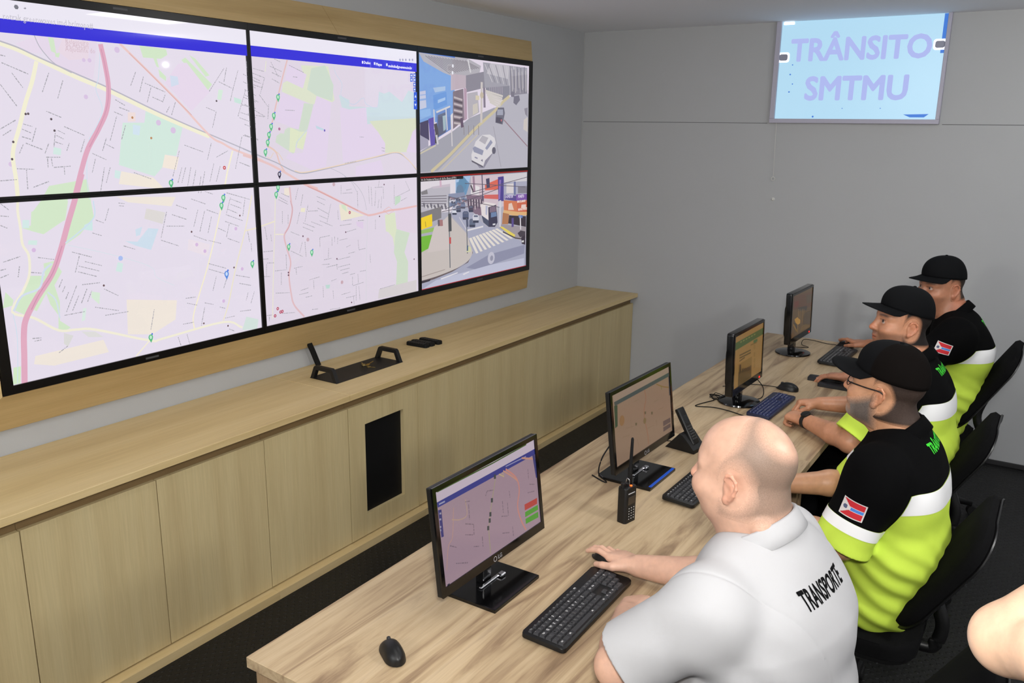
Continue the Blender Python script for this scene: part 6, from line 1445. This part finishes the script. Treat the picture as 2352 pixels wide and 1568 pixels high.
def cap_hat(P, pitch=0.0, sc=1.0, mesh_back=False, shift=(0, 0, 0), brimlen=.070):
    """baseball cap: six-panel crown, stiff brim, button"""
    R, c, s, base, root = P['R'], P['c'], P['s']*sc, P['base'], P['root']
    cp, sp = math.cos(pitch), math.sin(pitch); A = np.array([[cp, 0, -sp], [0, 1, 0], [sp, 0, cp]])
    def W(x, y, z): return Vector(c+R@((A@np.array([x, y, z-.02])+np.array([0, 0, .02])+np.array(shift))*s)-base)
    nu, nv = 48, 14
    def crown(a, v, o=0.0):
        rx, ry = .107+o, .0875+o; z0 = .040+.008*math.cos(a)
        th = v*math.pi/2; fr = max(0, math.cos(a)); ct = math.cos(th)**.80; st = math.sin(th)
        h = .103+o
        x = -.012+rx*ct*math.cos(a)+.010*fr*math.sin(2*th)
        return W(x, ry*ct*math.sin(a), z0*(1-st)+(.040)*st+h*st)
    bm = bmesh.new(); out = []; inn = []
    for j in range(nv):
        v = j/nv; out.append([bm.verts.new(crown(2*math.pi*i/nu, v)) for i in range(nu)]); inn.append([bm.verts.new(crown(2*math.pi*i/nu, v, -.0025)) for i in range(nu)])
    to, ti = bm.verts.new(crown(0, 1)), bm.verts.new(crown(0, 1, -.0025))
    for j in range(nv-1):
        for i in range(nu):
            k = (i+1) % nu; f = bm.faces.new((out[j][i], out[j][k], out[j+1][k], out[j+1][i])); g = bm.faces.new((inn[j][k], inn[j][i], inn[j+1][i], inn[j+1][k]))
            if mesh_back and 9 <= i < nu-9: f.material_index = 1; g.material_index = 1
    for i in range(nu):
        k = (i+1) % nu; bm.faces.new((out[-1][i], out[-1][k], to)); bm.faces.new((inn[-1][k], inn[-1][i], ti)); bm.faces.new((inn[0][i], inn[0][k], out[0][k], out[0][i]))
    cap = obj('cap', bm, [CAPM, CAPMESH], root, True)
    bm = bmesh.new(); n = 24; rows = []
    for lay in (0, 1):
        gr = []
        for i in range(n+1):
            u = -1+2*i/n; a = u*1.28; row = []
            for j in range(8):
                v = j/7.0; L = brimlen*max(0, 1-abs(u)**2.4)**.70*v
                x = -.012+.106*math.cos(a)+L*(.78+.22*math.cos(a)); y = .087*math.sin(a)+L*math.sin(a)*.30
                z = .040+.008*math.cos(a)+.003-.024*(u*u)*min(1.0, L/.030)-.10*L-.55*L*L/.08*.1-(.0028 if lay else 0)
                row.append(bm.verts.new(W(x, y, z)))
            gr.append(row)
        rows.append(gr)
    for lay in (0, 1):
        for i in range(n):
            for j in range(7):
                q = (rows[lay][i][j], rows[lay][i+1][j], rows[lay][i+1][j+1], rows[lay][i][j+1]); bm.faces.new(q if lay else q[::-1])
    for i in range(n):
        for j in (0, 7): bm.faces.new((rows[0][i][j], rows[0][i+1][j], rows[1][i+1][j], rows[1][i][j]))
    obj('brim', bm, CAPM, cap, True)
    bm = bmesh.new(); q = crown(0, 1); bmesh.ops.create_uvsphere(bm, u_segments=12, v_segments=6, radius=.007*s, matrix=Matrix.Translation(q) @ Matrix.Diagonal((1, 1, .6, 1))); obj('button', bm, CAPM, cap, True)
    return cap

def on_surface(P, V2, M, direction, lift=.0015):
    """drop flat points (in the plane of M) on to the shirt along a direction"""
    if 'bvh' not in P: P['bvh'] = BVHTree.FromPolygons([tuple(v) for v in P['V']], [tuple(int(i) for i in t) for t in P['T']])
    out = []; d = Vector(direction).normalized()
    for a, b in V2:
        p = M @ Vector((a, b, 0)); h = P['bvh'].ray_cast(p, d)
        if h[0] is None:
            q = P['bvh'].find_nearest(p+d*0.25); out.append(q[0]+q[1]*lift)
        else: out.append(h[0]-d*lift)
    return out
def back_lettering(P, txt, centre, u, v, direction, width, height, mtl, bold=.034):
    V, F = text_mesh(txt, 1.0, bold)
    w = V[:, 0].max()-V[:, 0].min(); h = text_mesh('T', 1.0)[0]; hh = h[:, 1].max()-h[:, 1].min(); b0 = h[:, 1].min()
    V2 = np.stack([(V[:, 0]-(V[:, 0].max()+V[:, 0].min())/2)*width/w, (V[:, 1]-b0)*height/hh-height/2], 1)
    bm = bmesh.new(); vs = [bm.verts.new((a, b, 0)) for a, b in V2]
    for f in F:
        try: bm.faces.new([vs[i] for i in f])
        except ValueError: pass
    bmesh.ops.triangulate(bm, faces=bm.faces[:])
    for _ in range(4):
        es = [e for e in bm.edges if e.calc_length() > .012]
        if not es: break
        bmesh.ops.subdivide_edges(bm, edges=es, cuts=1); bmesh.ops.triangulate(bm, faces=bm.faces[:])
    bm.verts.ensure_lookup_table(); M = frame(centre, u, v, np.cross(u, v))
    pts = on_surface(P, [(q.co.x, q.co.y) for q in bm.verts], M, direction, .0009)
    for q, p in zip(bm.verts, pts): q.co = p-Vector(P['base'])
    me = bpy.data.meshes.new('lettering'); bm.to_mesh(me); bm.free(); me.materials.append(mtl); return link('lettering', me, P['shirt'])
def flag_patch(P, centre, u, v, direction, w, h):
    n = np.cross(u, v); M = frame(centre, u, v, n); nx, ny = 52, 36; pts = [(-w/2+w*i/nx, -h/2+h*j/ny) for j in range(ny+1) for i in range(nx+1)]
    W = on_surface(P, pts, M, direction, .0022); me = bpy.data.meshes.new('flag_patch'); Fc, mi = [], []
    for j in range(ny):
        for i in range(nx):
            a = j*(nx+1)+i; Fc.append((a, a+1, a+nx+2, a+nx+1)); x, y = (i+.5)/nx, (j+.5)/ny-.5
            if x < .05 or x > .95 or abs(y) > .44: k = 0
            elif x < .40-abs(y)*.0 and abs(y) < (.42-(x-.05)*1.05): k = 3 if (x-.17)**2+(y*.75)**2 < .008 else 0
            elif abs(y) < .075: k = 2
            elif abs(y) < .12: k = 0
            else: k = 1
            mi.append(k)
    me.from_pydata([tuple(p-Vector(P['base'])) for p in W], [], Fc)
    for m in (mat('patch_white', (214, 208, 206), .8), mat('patch_red', (196, 32, 44), .8), mat('patch_blue', (70, 130, 210), .8), mat('patch_grey', (84, 92, 120), .8)): me.materials.append(m)
    me.polygons.foreach_set('material_index', mi); return link('flag_patch', me, P['shirt'])
# ================================================================== the five people
def cl01(x): return np.clip(x, 0, 1)
def hair_back(col, nape=-.085, side_x=.014):
    def fn(H, base_c, blot):
        x, y, z = H[:, 0], np.abs(H[:, 1]), H[:, 2]
        ear = (np.sqrt(((x+.012)/.034)**2+((z+.012)/.046)**2)-1)*.03
        ear = np.where(y > .055, ear, .03)
        f = np.minimum(np.minimum(side_x-x-.10*np.maximum(-z, 0), z-nape), ear)
        w = cl01(f/.010)[:, None]; return f, base_c*(1-w)+np.tile(lin(col), (len(H), 1))*(1+.25*blot)[:, None]*w, .0045
    return fn
def hair_buzz(H, base_c, blot):
    x, y, z = H[:, 0], np.abs(H[:, 1]), H[:, 2]
    ear = np.where(y > .06, (np.sqrt(((x+.012)/.032)**2+((z+.012)/.043)**2)-1)*.03, .03)
    front = (.026-.34*np.maximum(z, 0)-.10*np.maximum(-z, 0)+.006*np.sin(60*z))-x
    patch = np.sqrt((x+.075)**2+(H[:, 1]+.006)**2+(z-.092)**2)-.040
    f = np.minimum(np.minimum(front, z+.082), np.minimum(ear, patch))
    w = cl01(f/.026)*(.80+.12*blot); hair = lin((116, 102, 90))
    return f, base_c*(1-w[:, None])+hair*w[:, None], .0010
def beard_grey(H, base_c, blot):
    x, y, z = H[:, 0], np.abs(H[:, 1]), H[:, 2]
    zl = -.004-.50*(x-.005); f1 = np.maximum(zl-z, np.where(y < .030, -.047-z, -1))
    lips = np.where(x > .07, (np.sqrt((y/.027)**2+((z+.0668)/.0105)**2)-1)*.010, .03)
    f = np.minimum(np.minimum(f1, x+.010-.1*np.minimum(z, 0)), np.minimum(z+.128, lips))
    w = cl01(f/.030)**.8; g = lin((112, 102, 96))*(1-cl01((x-.05)/.05))[:, None]+lin((158, 152, 148))*cl01((x-.05)/.05)[:, None]
    return f, base_c*1.05*(1-w[:, None])+g*(1+.2*blot)[:, None]*w[:, None], .0045

def seg_d(V, a, b):
    d = b-a; t = np.clip(((V-a)@d)/(d@d), 0, 1); return np.linalg.norm(V-a-t[:, None]*d, axis=1), t
def paint_plain(m):
    def fn(V, T, A, ends, base, root): return np_mesh('shirt', V, T, m, root, origin=base)
    return fn
def paint_hivis(zb, bw, tor, arm_t, arm_bw):
    """black yoke and sleeves, white reflective tape, lime below"""
    hipc, chestc, rdd, sq = tor
    def fn(V, T, A, ends, base, root):
        N = normals(V, T); hipc_, ch_ = np.asarray(hipc, float), np.asarray(chestc, float)
        S = np.array([1, 1/sq, 1]); dt, _ = seg_d(V*S, hipc_*S, ch_*S); dt = dt-rdd
        fs = np.full(len(V), -1.0); tt = np.zeros(len(V)); L = np.zeros(len(V))
        for s_ in 'LR':
            sh, el, wr = A[s_]; e, d = ends[s_]; da, t = seg_d(V, sh, el+(el-sh)*.3); g = dt-(da-.060); g = np.minimum(g, np.abs(V[:, 1]-chestc[1])-.150)
            along = (V-e)@d; up_ = g > fs; tt = np.where(up_, along, tt); fs = np.maximum(fs, g)
        V1, T1, f1, (t1, N1) = split(V, T, fs, (tt, N)); sl = side(f1, T1)
        Vs, Fs, mi, o = [], [], [], 0; bands = []
        for part in (True, False):
            Vp, Tp, (tp, Np) = take(V1, T1, sl == part, (t1, N1))
            q = (tp+arm_t) if part else (zb-Vp[:, 2]); w_ = arm_bw if part else bw
            V2, T2, q2, (N2,) = split(Vp, Tp, q, (Np,)); V3, T3, q3, (N3, q3b) = split(V2, T2, q2-w_, (N2, q2))
            low = side(q3b, T3); below = side(q3, T3)
            Vs.append(V3); Fs.append(T3+o); mi.append(low.astype(int)); o += len(V3)
            bm_ = low & ~below
            if bm_.any(): Vb, Tb, (Nb,) = take(V3, T3, bm_, (N3,)); bands.append((Vb+Nb*.0016, Tb, part))
        sh = np_mesh('shirt', np.concatenate(Vs), np.concatenate(Fs), [SH_BLACK, SH_HIVIS], root, np.concatenate(mi), origin=base)
        for Vb, Tb, part in bands:
            if part:
                for sg in (-1, 1):
                    m_ = (((Vb[:, 1]-base[1])*sg) > 0)[Tb].all(1)
                    if m_.any(): v_, t_, _ = take(Vb, Tb, m_); np_mesh('reflective_band', v_, t_, SH_BAND, sh, origin=base)
            else: np_mesh('reflective_band', Vb, Tb, SH_BAND, sh, origin=base)
        for c in sh.children: c.parent = sh
        return sh
    return fn
def folds_waist(z0, amp, seed, y0):
    w = waves(seed, amp*.5, (30, 45, 60))
    def fn(x, y, z):
        k = np.clip((z0-z)/.12, 0, 1); return (amp*k*np.sin(84*z+60*(x-2.9)+9*np.sin(7*(y-y0))+1.2*np.sin(22*(y-y0)+9*x))+w(x, y, z)).astype(np.float32)
    return fn

up = (0, 0, 1)
# ---- the man in the white shirt
yA = -4.10
def folds_A(x, y, z, _f=folds_waist(.80, .004, 5, -4.10), _w=waves(9, .0028, (16, 22, 30, 36))):
    s_ = (x-2.700)*-.10+(y+4.285)*.90+(z-1.03)*.42+.25*((z-1.0)**2)       # armhole seam of the near sleeve
    seam = .0022*np.exp(-(s_/.0028)**2)*(y < -4.15)
    pull = .0040*np.sin(70*(x-2.7)*.5+60*(z-.9)+20*(y+4.2))*np.exp(-(((y+4.27)/.10)**2+((z-.90)/.12)**2+((x-2.74)/.12)**2))
    return (_f(x, y, z)+_w(x, y, z)+seam+pull).astype(np.float32)
A = person('A', 'person in a white polo shirt lettered across the back, one hand on a mouse', dict(
    y=yA, x=(2.06, 3.03), yr=(-4.52, -3.66), top=1.43, hip=(2.80, yA, .57), waist=(2.782, yA, .73), chest=(2.772, yA, .93), neck=(2.728, yA, 1.112), blade=(.005, .68, .02), lat=(.12, .993, 0), buzz=True, extra=[((2.70, -4.11, .95), (.11, .18, .13))], colr=1.16,
    rd=(.158, .166, .150), sq=1.44, ar=1.14, belly=((2.70, yA, .72), (.15, .20, .17)),
    L=[(2.690, -4.315, 1.030), (2.505, -4.362, .845), (2.402, -4.095, .802)], R=[(2.735, -3.895, 1.025), (2.590, -3.845, .845), (2.315, -3.835, .798)],
    kneeL=(2.37, -4.25, .53), ankL=(2.42, -4.25, .10), kneeR=(2.37, -3.95, .53), ankR=(2.42, -3.95, .10),
    head=(2.678, yA, 1.270), yaw=math.radians(9), pitch=math.radians(-2), hs=1.075, fat=.012, neckr=.071, skin=(208, 166, 143), stub=(.22, (150, 120, 104)), lips=(196, 132, 120),
    nape=[((-.070, -.050, -.090), (-.070, .050, -.090), .027)], hair=hair_buzz, brow=(150, 116, 92),
    handL=dict(d=(-.10, .99, -.03), n=(-.25, .0, 1), thumb=(.95, .15, .1), curls=(50, 78, 48), tc=.9),
    handR=dict(d=(-1, .28, -.03), n=(0, .1, 1), thumb=(-.1, -1, -.05), curls=((4, 24, 16), (4, 26, 18), (6, 34, 22), (10, 44, 30)), spread=1.1, tc=.15, lift=(16, 15, 12, 8)),
    cloth=.014, hem=.50, sleeve=.88, sleeveL=.86, folds=folds_A, paint=paint_plain(SH_WHITE), collar=SH_WHITE, colw=1.1, colz=.026))
TXTB = mat('print_black', (6, 6, 7), .8, spec=.1); TXTG = mat('print_green', (58, 214, 46), .6)
back_lettering(A, 'TRANSPORTE', (3.10, -4.165, 1.060), (.12, .993, 0), (0, 0, 1), (-.993, .12, 0), .185, .034, TXTB)

# ---- the officer with glasses and grey beard
yB = -3.08
B = person('B', 'person in black and lime uniform wearing glasses and a mesh backed cap', dict(
    y=yB, x=(2.30, 3.10), yr=(-3.50, -2.68), top=1.42, hip=(2.865, yB, .57), waist=(2.895, yB, .73), chest=(2.875, yB, .92), neck=(2.875, yB, 1.085),
    rd=(.140, .138, .130), sq=1.38, ar=1.06,
    L=[(2.845, -3.295, 1.025), (2.775, -3.345, .795), (2.525, -3.255, .800)], R=[(2.845, -2.865, 1.025), (2.725, -2.865, .815), (2.475, -3.010, .800)],
    kneeL=(2.44, -3.23, .53), ankL=(2.48, -3.23, .10), kneeR=(2.44, -2.93, .53), ankR=(2.48, -2.93, .10),
    head=(2.806, yB, 1.238), yaw=math.radians(10), pitch=math.radians(7), hs=1.03, fat=.004, neckr=.062, skin=(196, 146, 112), brow=(70, 62, 58),
    hair=hair_back((58, 46, 40), -.088), beard=beard_grey,
    handL=dict(d=(-1, .2, 0), n=(0, 0, 1), thumb=(0, 1, 0), curls=(22, 30, 15), tc=.3), handR=dict(d=(-1, -.25, 0), n=(0, 0, 1), thumb=(0, -1, 0), curls=(25, 32, 18), tc=.3),
    cloth=.016, hem=.475, sleeve=1.02, folds=folds_waist(.86, .0032, 11, yB),
    paint=paint_hivis(.982, .066, ((2.865, yB, .57), (2.875, yB, 1.0), .13, 1.38), .098, .036), collar=SH_BLACK))
cap_hat(B, math.radians(1), 1.03, True, (0, 0, .004), .078)
back_lettering(B, 'TRÂNSITO', (3.2, yB+.005, 1.085), (0, 1, 0), (0, 0, 1), (-1, 0, 0), .155, .027, TXTG)
flag_patch(B, (2.805, -3.60, .938), (.975, 0, -.22), (.22, 0, .975), (0, 1, 0), .072, .052)
def glasses(P):
    R, c, s, base, root = P['R'], P['c'], P['s'], P['base'], P['root']; W = lambda x, y, z: tuple(c+R@(np.array([x, y, z])*s)-base)
    bm = bmesh.new()
    for y in (-1, 1):
        add_tube(bm, [W(.100-.06*abs(.024*math.cos(a)) - (.010 if math.cos(a)*1 > .5 else 0)*0, y*(.034+.024*math.cos(a)), .001+.016*math.sin(a)) for a in np.linspace(0, 2*math.pi, 25)], .0014, 6, cap=False)
    add_tube(bm, spline([W(.101, -.011, .004), W(.106, 0, .008), W(.101, .011, .004)], 4), .0016, 6)
    fr = obj('glasses', bm, mat('spectacle_frame', (20, 16, 18), .25), root, True)
    for y in (-1, 1):
        bm = bmesh.new(); add_tube(bm, spline([W(.097, y*.058, .006), W(.085, y*.072, .006), W(.03, y*.0835, .008), W(-.012, y*.0875, .010), W(-.030, y*.085, .000)], 6), .0023, 8); obj('temple_arm', bm, MATS['spectacle_frame'], fr, True)
        bm = bmesh.new(); cc = [bm.verts.new(W(.0990, y*(.034+.023*math.cos(a)), .001+.015*math.sin(a))) for a in np.linspace(0, 2*math.pi, 24)[:-1]]; bm.faces.new(cc)
        g = mat('lens', (255, 255, 255), .02, alpha=.12); bmesh.ops.solidify(bm, geom=bm.faces[:], thickness=.001); obj('lens', bm, g, fr)
glasses(B)

# ---- the officer with the wristwatch
yC = -2.10
C = person('C', 'person in black and lime uniform with cap and wristwatch, hands clasped by the navy keyboard', dict(
    y=yC, x=(2.14, 3.03), yr=(-2.56, -1.70), top=1.43, hip=(2.79, yC, .57), waist=(2.815, yC, .74), chest=(2.785, yC, .92), neck=(2.765, yC, 1.095),
    rd=(.134, .136, .130), sq=1.38, ar=1.06,
    L=[(2.745, -2.315, 1.035), (2.605, -2.435, .812), (2.370, -2.225, .797)], R=[(2.745, -1.885, 1.035), (2.630, -1.875, .815), (2.365, -1.955, .800)],
    kneeL=(2.40, -2.25, .53), ankL=(2.44, -2.25, .10), kneeR=(2.40, -1.95, .53), ankR=(2.44, -1.95, .10),
    head=(2.694, yC, 1.258), yaw=math.radians(-31), pitch=math.radians(5), hs=1.02, fat=.010, neckr=.064, skin=(196, 140, 108), brow=(40, 30, 28), stub=(.62, (84, 66, 58)),
    hair=hair_back((30, 24, 22), -.082, .024), gaze=(1, .25, .15),
    handL=dict(d=(-.86, .50, -.04), n=(-.1, -.1, 1), thumb=(.4, .9, .2), curls=(62, 84, 45), tc=.85), handR=dict(d=(-.90, -.38, .0), n=(-.2, .15, 1), thumb=(.2, -1, .3), curls=(58, 84, 48), tc=.9),
    cloth=.015, hem=.50, sleeve=.80, sleeveL=.93, folds=folds_waist(.86, .0032, 17, yC),
    paint=paint_hivis(.982, .068, ((2.79, yC, .57), (2.785, yC, 1.0), .13, 1.38), .098, .036), collar=SH_BLACK))
cap_hat(C, math.radians(5), 1.02, False, (0, 0, .008), .074)
back_lettering(C, 'TRÂNSITO', (3.2, yC+.005, 1.085), (0, 1, 0), (0, 0, 1), (-1, 0, 0), .155, .027, TXTG)
def watch(P):
    sh, el, wr = P['A']['L']; ax = unit(wr-el); o = wr-ax*.022; nrm = unit(np.array((-.15, -.35, 1.0))-ax*np.dot((-.15, -.35, 1.0), ax)); sd = np.cross(nrm, ax)
    M = frame(Vector(o)-Vector(P['base']), sd, nrm, ax); bm = bmesh.new()
    add_lathe(bm, [(.0325, -.011), (.0350, -.011), (.0350, .011), (.0325, .011), (.0325, -.011)], 36, M, sx=1.02, sy=1.0)
    w = obj('wristwatch', bm, mat('watch_strap', (18, 18, 19), .6), P['root'], True, 40)
    bm = bmesh.new(); M2 = frame(Vector(o+nrm*.034)-Vector(P['base']), sd, ax, nrm); add_lathe(bm, [(.0001, -.004), (.021, -.004), (.021, .005), (.018, .0075)], 32, M2); obj('watch_case', bm, BLACK, w, True, 35)
    bm = bmesh.new(); add_lathe(bm, [(.018, .0075), (.0001, .0080)], 32, M2); obj('watch_face', bm, BLACK_GLOSS, w, True)
watch(C)

# ---- the officer nearest the back wall
yD = -1.05
D = person('D', 'person in black and lime uniform by the back wall, face turned to camera', dict(
    y=yD, x=(2.10, 3.06), yr=(-1.50, -.44), top=1.44, hip=(2.775, yD, .57), waist=(2.815, yD, .73), chest=(2.845, yD, .94), neck=(2.805, yD, 1.115), lat=(-.17, .985, 0),
    rd=(.134, .137, .136), sq=1.38, ar=1.08,
    L=[(2.835, -1.270, 1.055), (2.625, -1.405, .845), (2.375, -1.425, .802)], R=[(2.76, -.83, 1.055), (2.585, -.715, .850), (2.325, -.625, .806)],
    kneeL=(2.38, -1.20, .53), ankL=(2.42, -1.20, .10), kneeR=(2.38, -.90, .53), ankR=(2.42, -.90, .10),
    head=(2.716, yD, 1.262), yaw=math.radians(-47), pitch=math.radians(-3), hs=1.06, fat=.012, neckr=.068, skin=(176, 122, 94), brow=(52, 38, 32), stub=(.3, (96, 70, 58)),
    hair=hair_back((50, 40, 34), -.06), gaze=(1, -.12, .06),
    handL=dict(d=(-1, .12, -.10), n=(0, .05, 1), thumb=(0, 1, 0), curls=(12, 22, 14), tc=.3), handR=dict(d=(-.93, .37, -.03), n=(0, 0, 1), thumb=(-.3, -1, -.05), curls=((2, 22, 14), (4, 26, 18), (8, 34, 22), (12, 44, 30)), spread=1.2, tc=.1, lift=(18, 16, 12, 8)),
    cloth=.015, hem=.48, sleeve=.86, folds=folds_waist(.88, .0032, 23, yD),
    paint=paint_hivis(.995, .068, ((2.775, yD, .57), (2.845, yD, 1.0), .135, 1.38), .072, .036), collar=SH_BLACK))
cap_hat(D, math.radians(2), 1.02, False, (0, 0, .005))
back_lettering(D, 'TRÂNSITO', (3.25, yD+.03, 1.10), (0, 1, 0), (0, 0, 1), (-1, 0, 0), .155, .027, TXTG)
flag_patch(D, (2.797, -1.62, 1.012), (.965, 0, -.26), (.26, 0, .965), (0, 1, 0), .072, .052)
def emblem(P, y, z, dirx=(1, 0, 0)):
    M = frame((2.3, y, z), (0, -1, 0), (0, 0, 1), (-1, 0, 0)); pts = []; n = 28
    for r in (.030, .034):
        for i in range(n): a = math.radians(20+250*i/(n-1)); pts.append((r*math.cos(a), r*math.sin(a)))
    for r in (.013, .016):
        for i in range(n): a = math.radians(-60+230*i/(n-1)); pts.append((r*math.cos(a)+.004, r*math.sin(a)))
    W = on_surface(P, pts, M, dirx, .002); me = bpy.data.meshes.new('chest_emblem')
    me.from_pydata([tuple(p-Vector(P['base'])) for p in W], [], [(o+i, o+i+1, o+n+i+1, o+n+i) for o in (0, 2*n) for i in range(n-1)]); me.materials.append(mat('print_lime', (190, 240, 60), .6)); link('chest_emblem', me, P['shirt'])
emblem(B, -3.19, 1.0); emblem(C, -2.21, 1.0); emblem(D, -1.15, 1.01)

# ---- the bystander at the right edge, of whom only the bent bare arm is in the picture
yE = -4.52
Ep = person('E', 'standing person at the right picture edge, only a bare bent arm in view', dict(
    stand=True, toe=(-1, .3, 0), y=yE, x=(3.10, 3.86), yr=(-5.02, -4.22), top=1.90, hip=(3.56, yE, .94), waist=(3.56, yE, 1.12), chest=(3.56, yE, 1.37), neck=(3.55, yE, 1.57), lat=(.35, .94, 0),
    rd=(.115, .105, .108), sq=1.35, ar=1.12,
    L=[(3.425, -4.61, 1.535), (3.235, -4.59, 1.305), (3.40, -4.80, 1.41)], R=[(3.62, -4.34, 1.50), (3.46, -4.26, 1.27), (3.44, -4.50, 1.37)],
    kneeL=None, ankL=None, kneeR=None, ankR=None,
    head=(3.52, yE, 1.73), yaw=math.radians(35), pitch=math.radians(-8), hs=.98, skin=(228, 188, 158), hair=hair_back((48, 36, 30), -.10, .03), neckr=.052,
    handL=dict(d=(.75, -.1, .55), n=(-.3, -.9, .1), thumb=(-.5, .2, .8), curls=(40, 60, 30), tc=.6), handR=dict(d=(.1, -.9, .35), n=(-.9, -.2, .2), thumb=(0, .3, .9), curls=(35, 55, 30), tc=.6),
    cloth=.010, hem=.88, sleeve=.18, paint=paint_plain(SH_BLACK), collar=SH_BLACK))

# ================================================================== office chairs
FABRIC = mat('chair_fabric', (12, 12, 13), .95, spec=.1, noise=.25, nscale=900, bump=.3, bscale=900)
SHELL = mat('chair_shell', (15, 15, 16), .38, spec=.45)
def chair(label, x, y, top=.93, ang=0.0, w=.44, h=.46, tilt=31):
    t = thing('office_chair', label, 'chair', (x, y, 0), ang, group='black office chairs at the desks')
    bm = bmesh.new(); add_prism(bm, [(a, b) for a, b in round_rect(.45, .47, .10, 6)], .425, .478, bevel=.018, seg=3); obj('seat', bm, FABRIC, t, True, 50)
    bm = bmesh.new(); add_prism(bm, round_rect(.43, .45, .10, 6), .405, .425, bevel=.006); obj('seat_pan', bm, SHELL, t, True, 40)
    a = math.radians(tilt); c, s = math.cos(a), math.sin(a)
    def bow(u, v): return .045*(1-(u/(w/2))**2)*-1+.05*(u/(w/2))**2*0
    zc = top-h*c/2; xc = .225
    for nm, o0, o1, m, sh in (('backrest', .0, .032, FABRIC, 0.0), ('back_shell', .033, .046, SHELL, .006)):
        bm = bmesh.new(); pts = round_rect(w+sh*2, h+sh*2, .13, 9); lay = []
        for o in (o0, o1):
            lay.append([(o, p) for p in pts])
        rings = []
        for k, (o, inset) in enumerate(((o0+.010, 0), (o0, .014), (o0, .05)) if nm == 'backrest' else ((o1-.008, 0), (o1, .012), (o1, .05))): 
            ring = []
            for (u, v) in pts:
                f = 1-inset/(w/2); uu, vv = u*f, v*(1-inset/(h/2)); d = o-.040*(1-(uu/(w/2))**2)
                ring.append(bm.verts.new((xc+s*vv+c*(d+.04), uu, zc+c*vv-s*(d+.04))))
            rings.append(ring)
        oo = o1 if nm == 'backrest' else o0; ring = []
        for (u, v) in pts: d = oo-.040*(1-(u/(w/2))**2); ring.append(bm.verts.new((xc+s*v+c*(d+.04), u, zc+c*v-s*(d+.04))))
        n = len(pts)
        for A_, B_ in zip([ring]+rings, rings):
            for i in range(n): bm.faces.new((A_[i], A_[(i+1) % n], B_[(i+1) % n], B_[i]))
        # close front and rear with grids across the width
        for rg in (ring, rings[-1]):
            left = sorted(rg, key=lambda q: q.co.z); bm.faces.new(rg) if rg is ring else bm.faces.new(rg[::-1])
        fs = [f for f in bm.faces if len(f.verts) > 8]
        bmesh.ops.triangulate(bm, faces=fs)
        obj(nm, bm, m, t, True, 50)
    bm = bmesh.new(); add_tube(bm, spline([(.06, 0, .395), (.22, 0, .385), (.26, 0, .40), (.275, 0, .48), (xc+.055-.04, 0, .60), (xc+.075, 0, zc)], 6), [.022]*31, 10); obj('back_support', bm, SHELL, t, True)
    bm = bmesh.new(); add_lathe(bm, [(.0001, .405), (.06, .405), (.06, .375), (.026, .37), (.026, .20), (.034, .198), (.034, .07), (.0001, .07)], 20); obj('gas_column', bm, SHELL, t, True, 40)
    for k in range(5):
        q = 2*math.pi*k/5+.3; cq, sq_ = math.cos(q), math.sin(q)
        bm = bmesh.new(); add_tube(bm, [(0, 0, .095), (.14*cq, .14*sq_, .090), (.285*cq, .285*sq_, .066)], [.030, .024, .016], 8); lg = obj('leg', bm, SHELL, t, True)
        bm = bmesh.new(); add_lathe(bm, [(.0001, -.018), (.024, -.018), (.027, -.012), (.027, .012), (.024, .018), (.0001, .018)], 16, Matrix.Translation((.29*cq, .29*sq_, .0275)) @ Matrix.Rotation(q, 4, 'Z') @ Matrix.Rotation(A90, 4, 'X')); obj('caster', bm, BLACK_MATTE, lg, True, 40)
    return t
chair('black office chair holding the person in the white polo shirt', 2.87, -3.93, .94)
chair('black office chair holding the person with glasses and mesh backed cap', 2.79, -3.08, .925)
chair('black office chair holding the person with the wristwatch', 2.722, -2.10, .92)
chair('black office chair nearest the back wall, with the tall backrest', 2.725, -1.0, 1.01, h=.52)
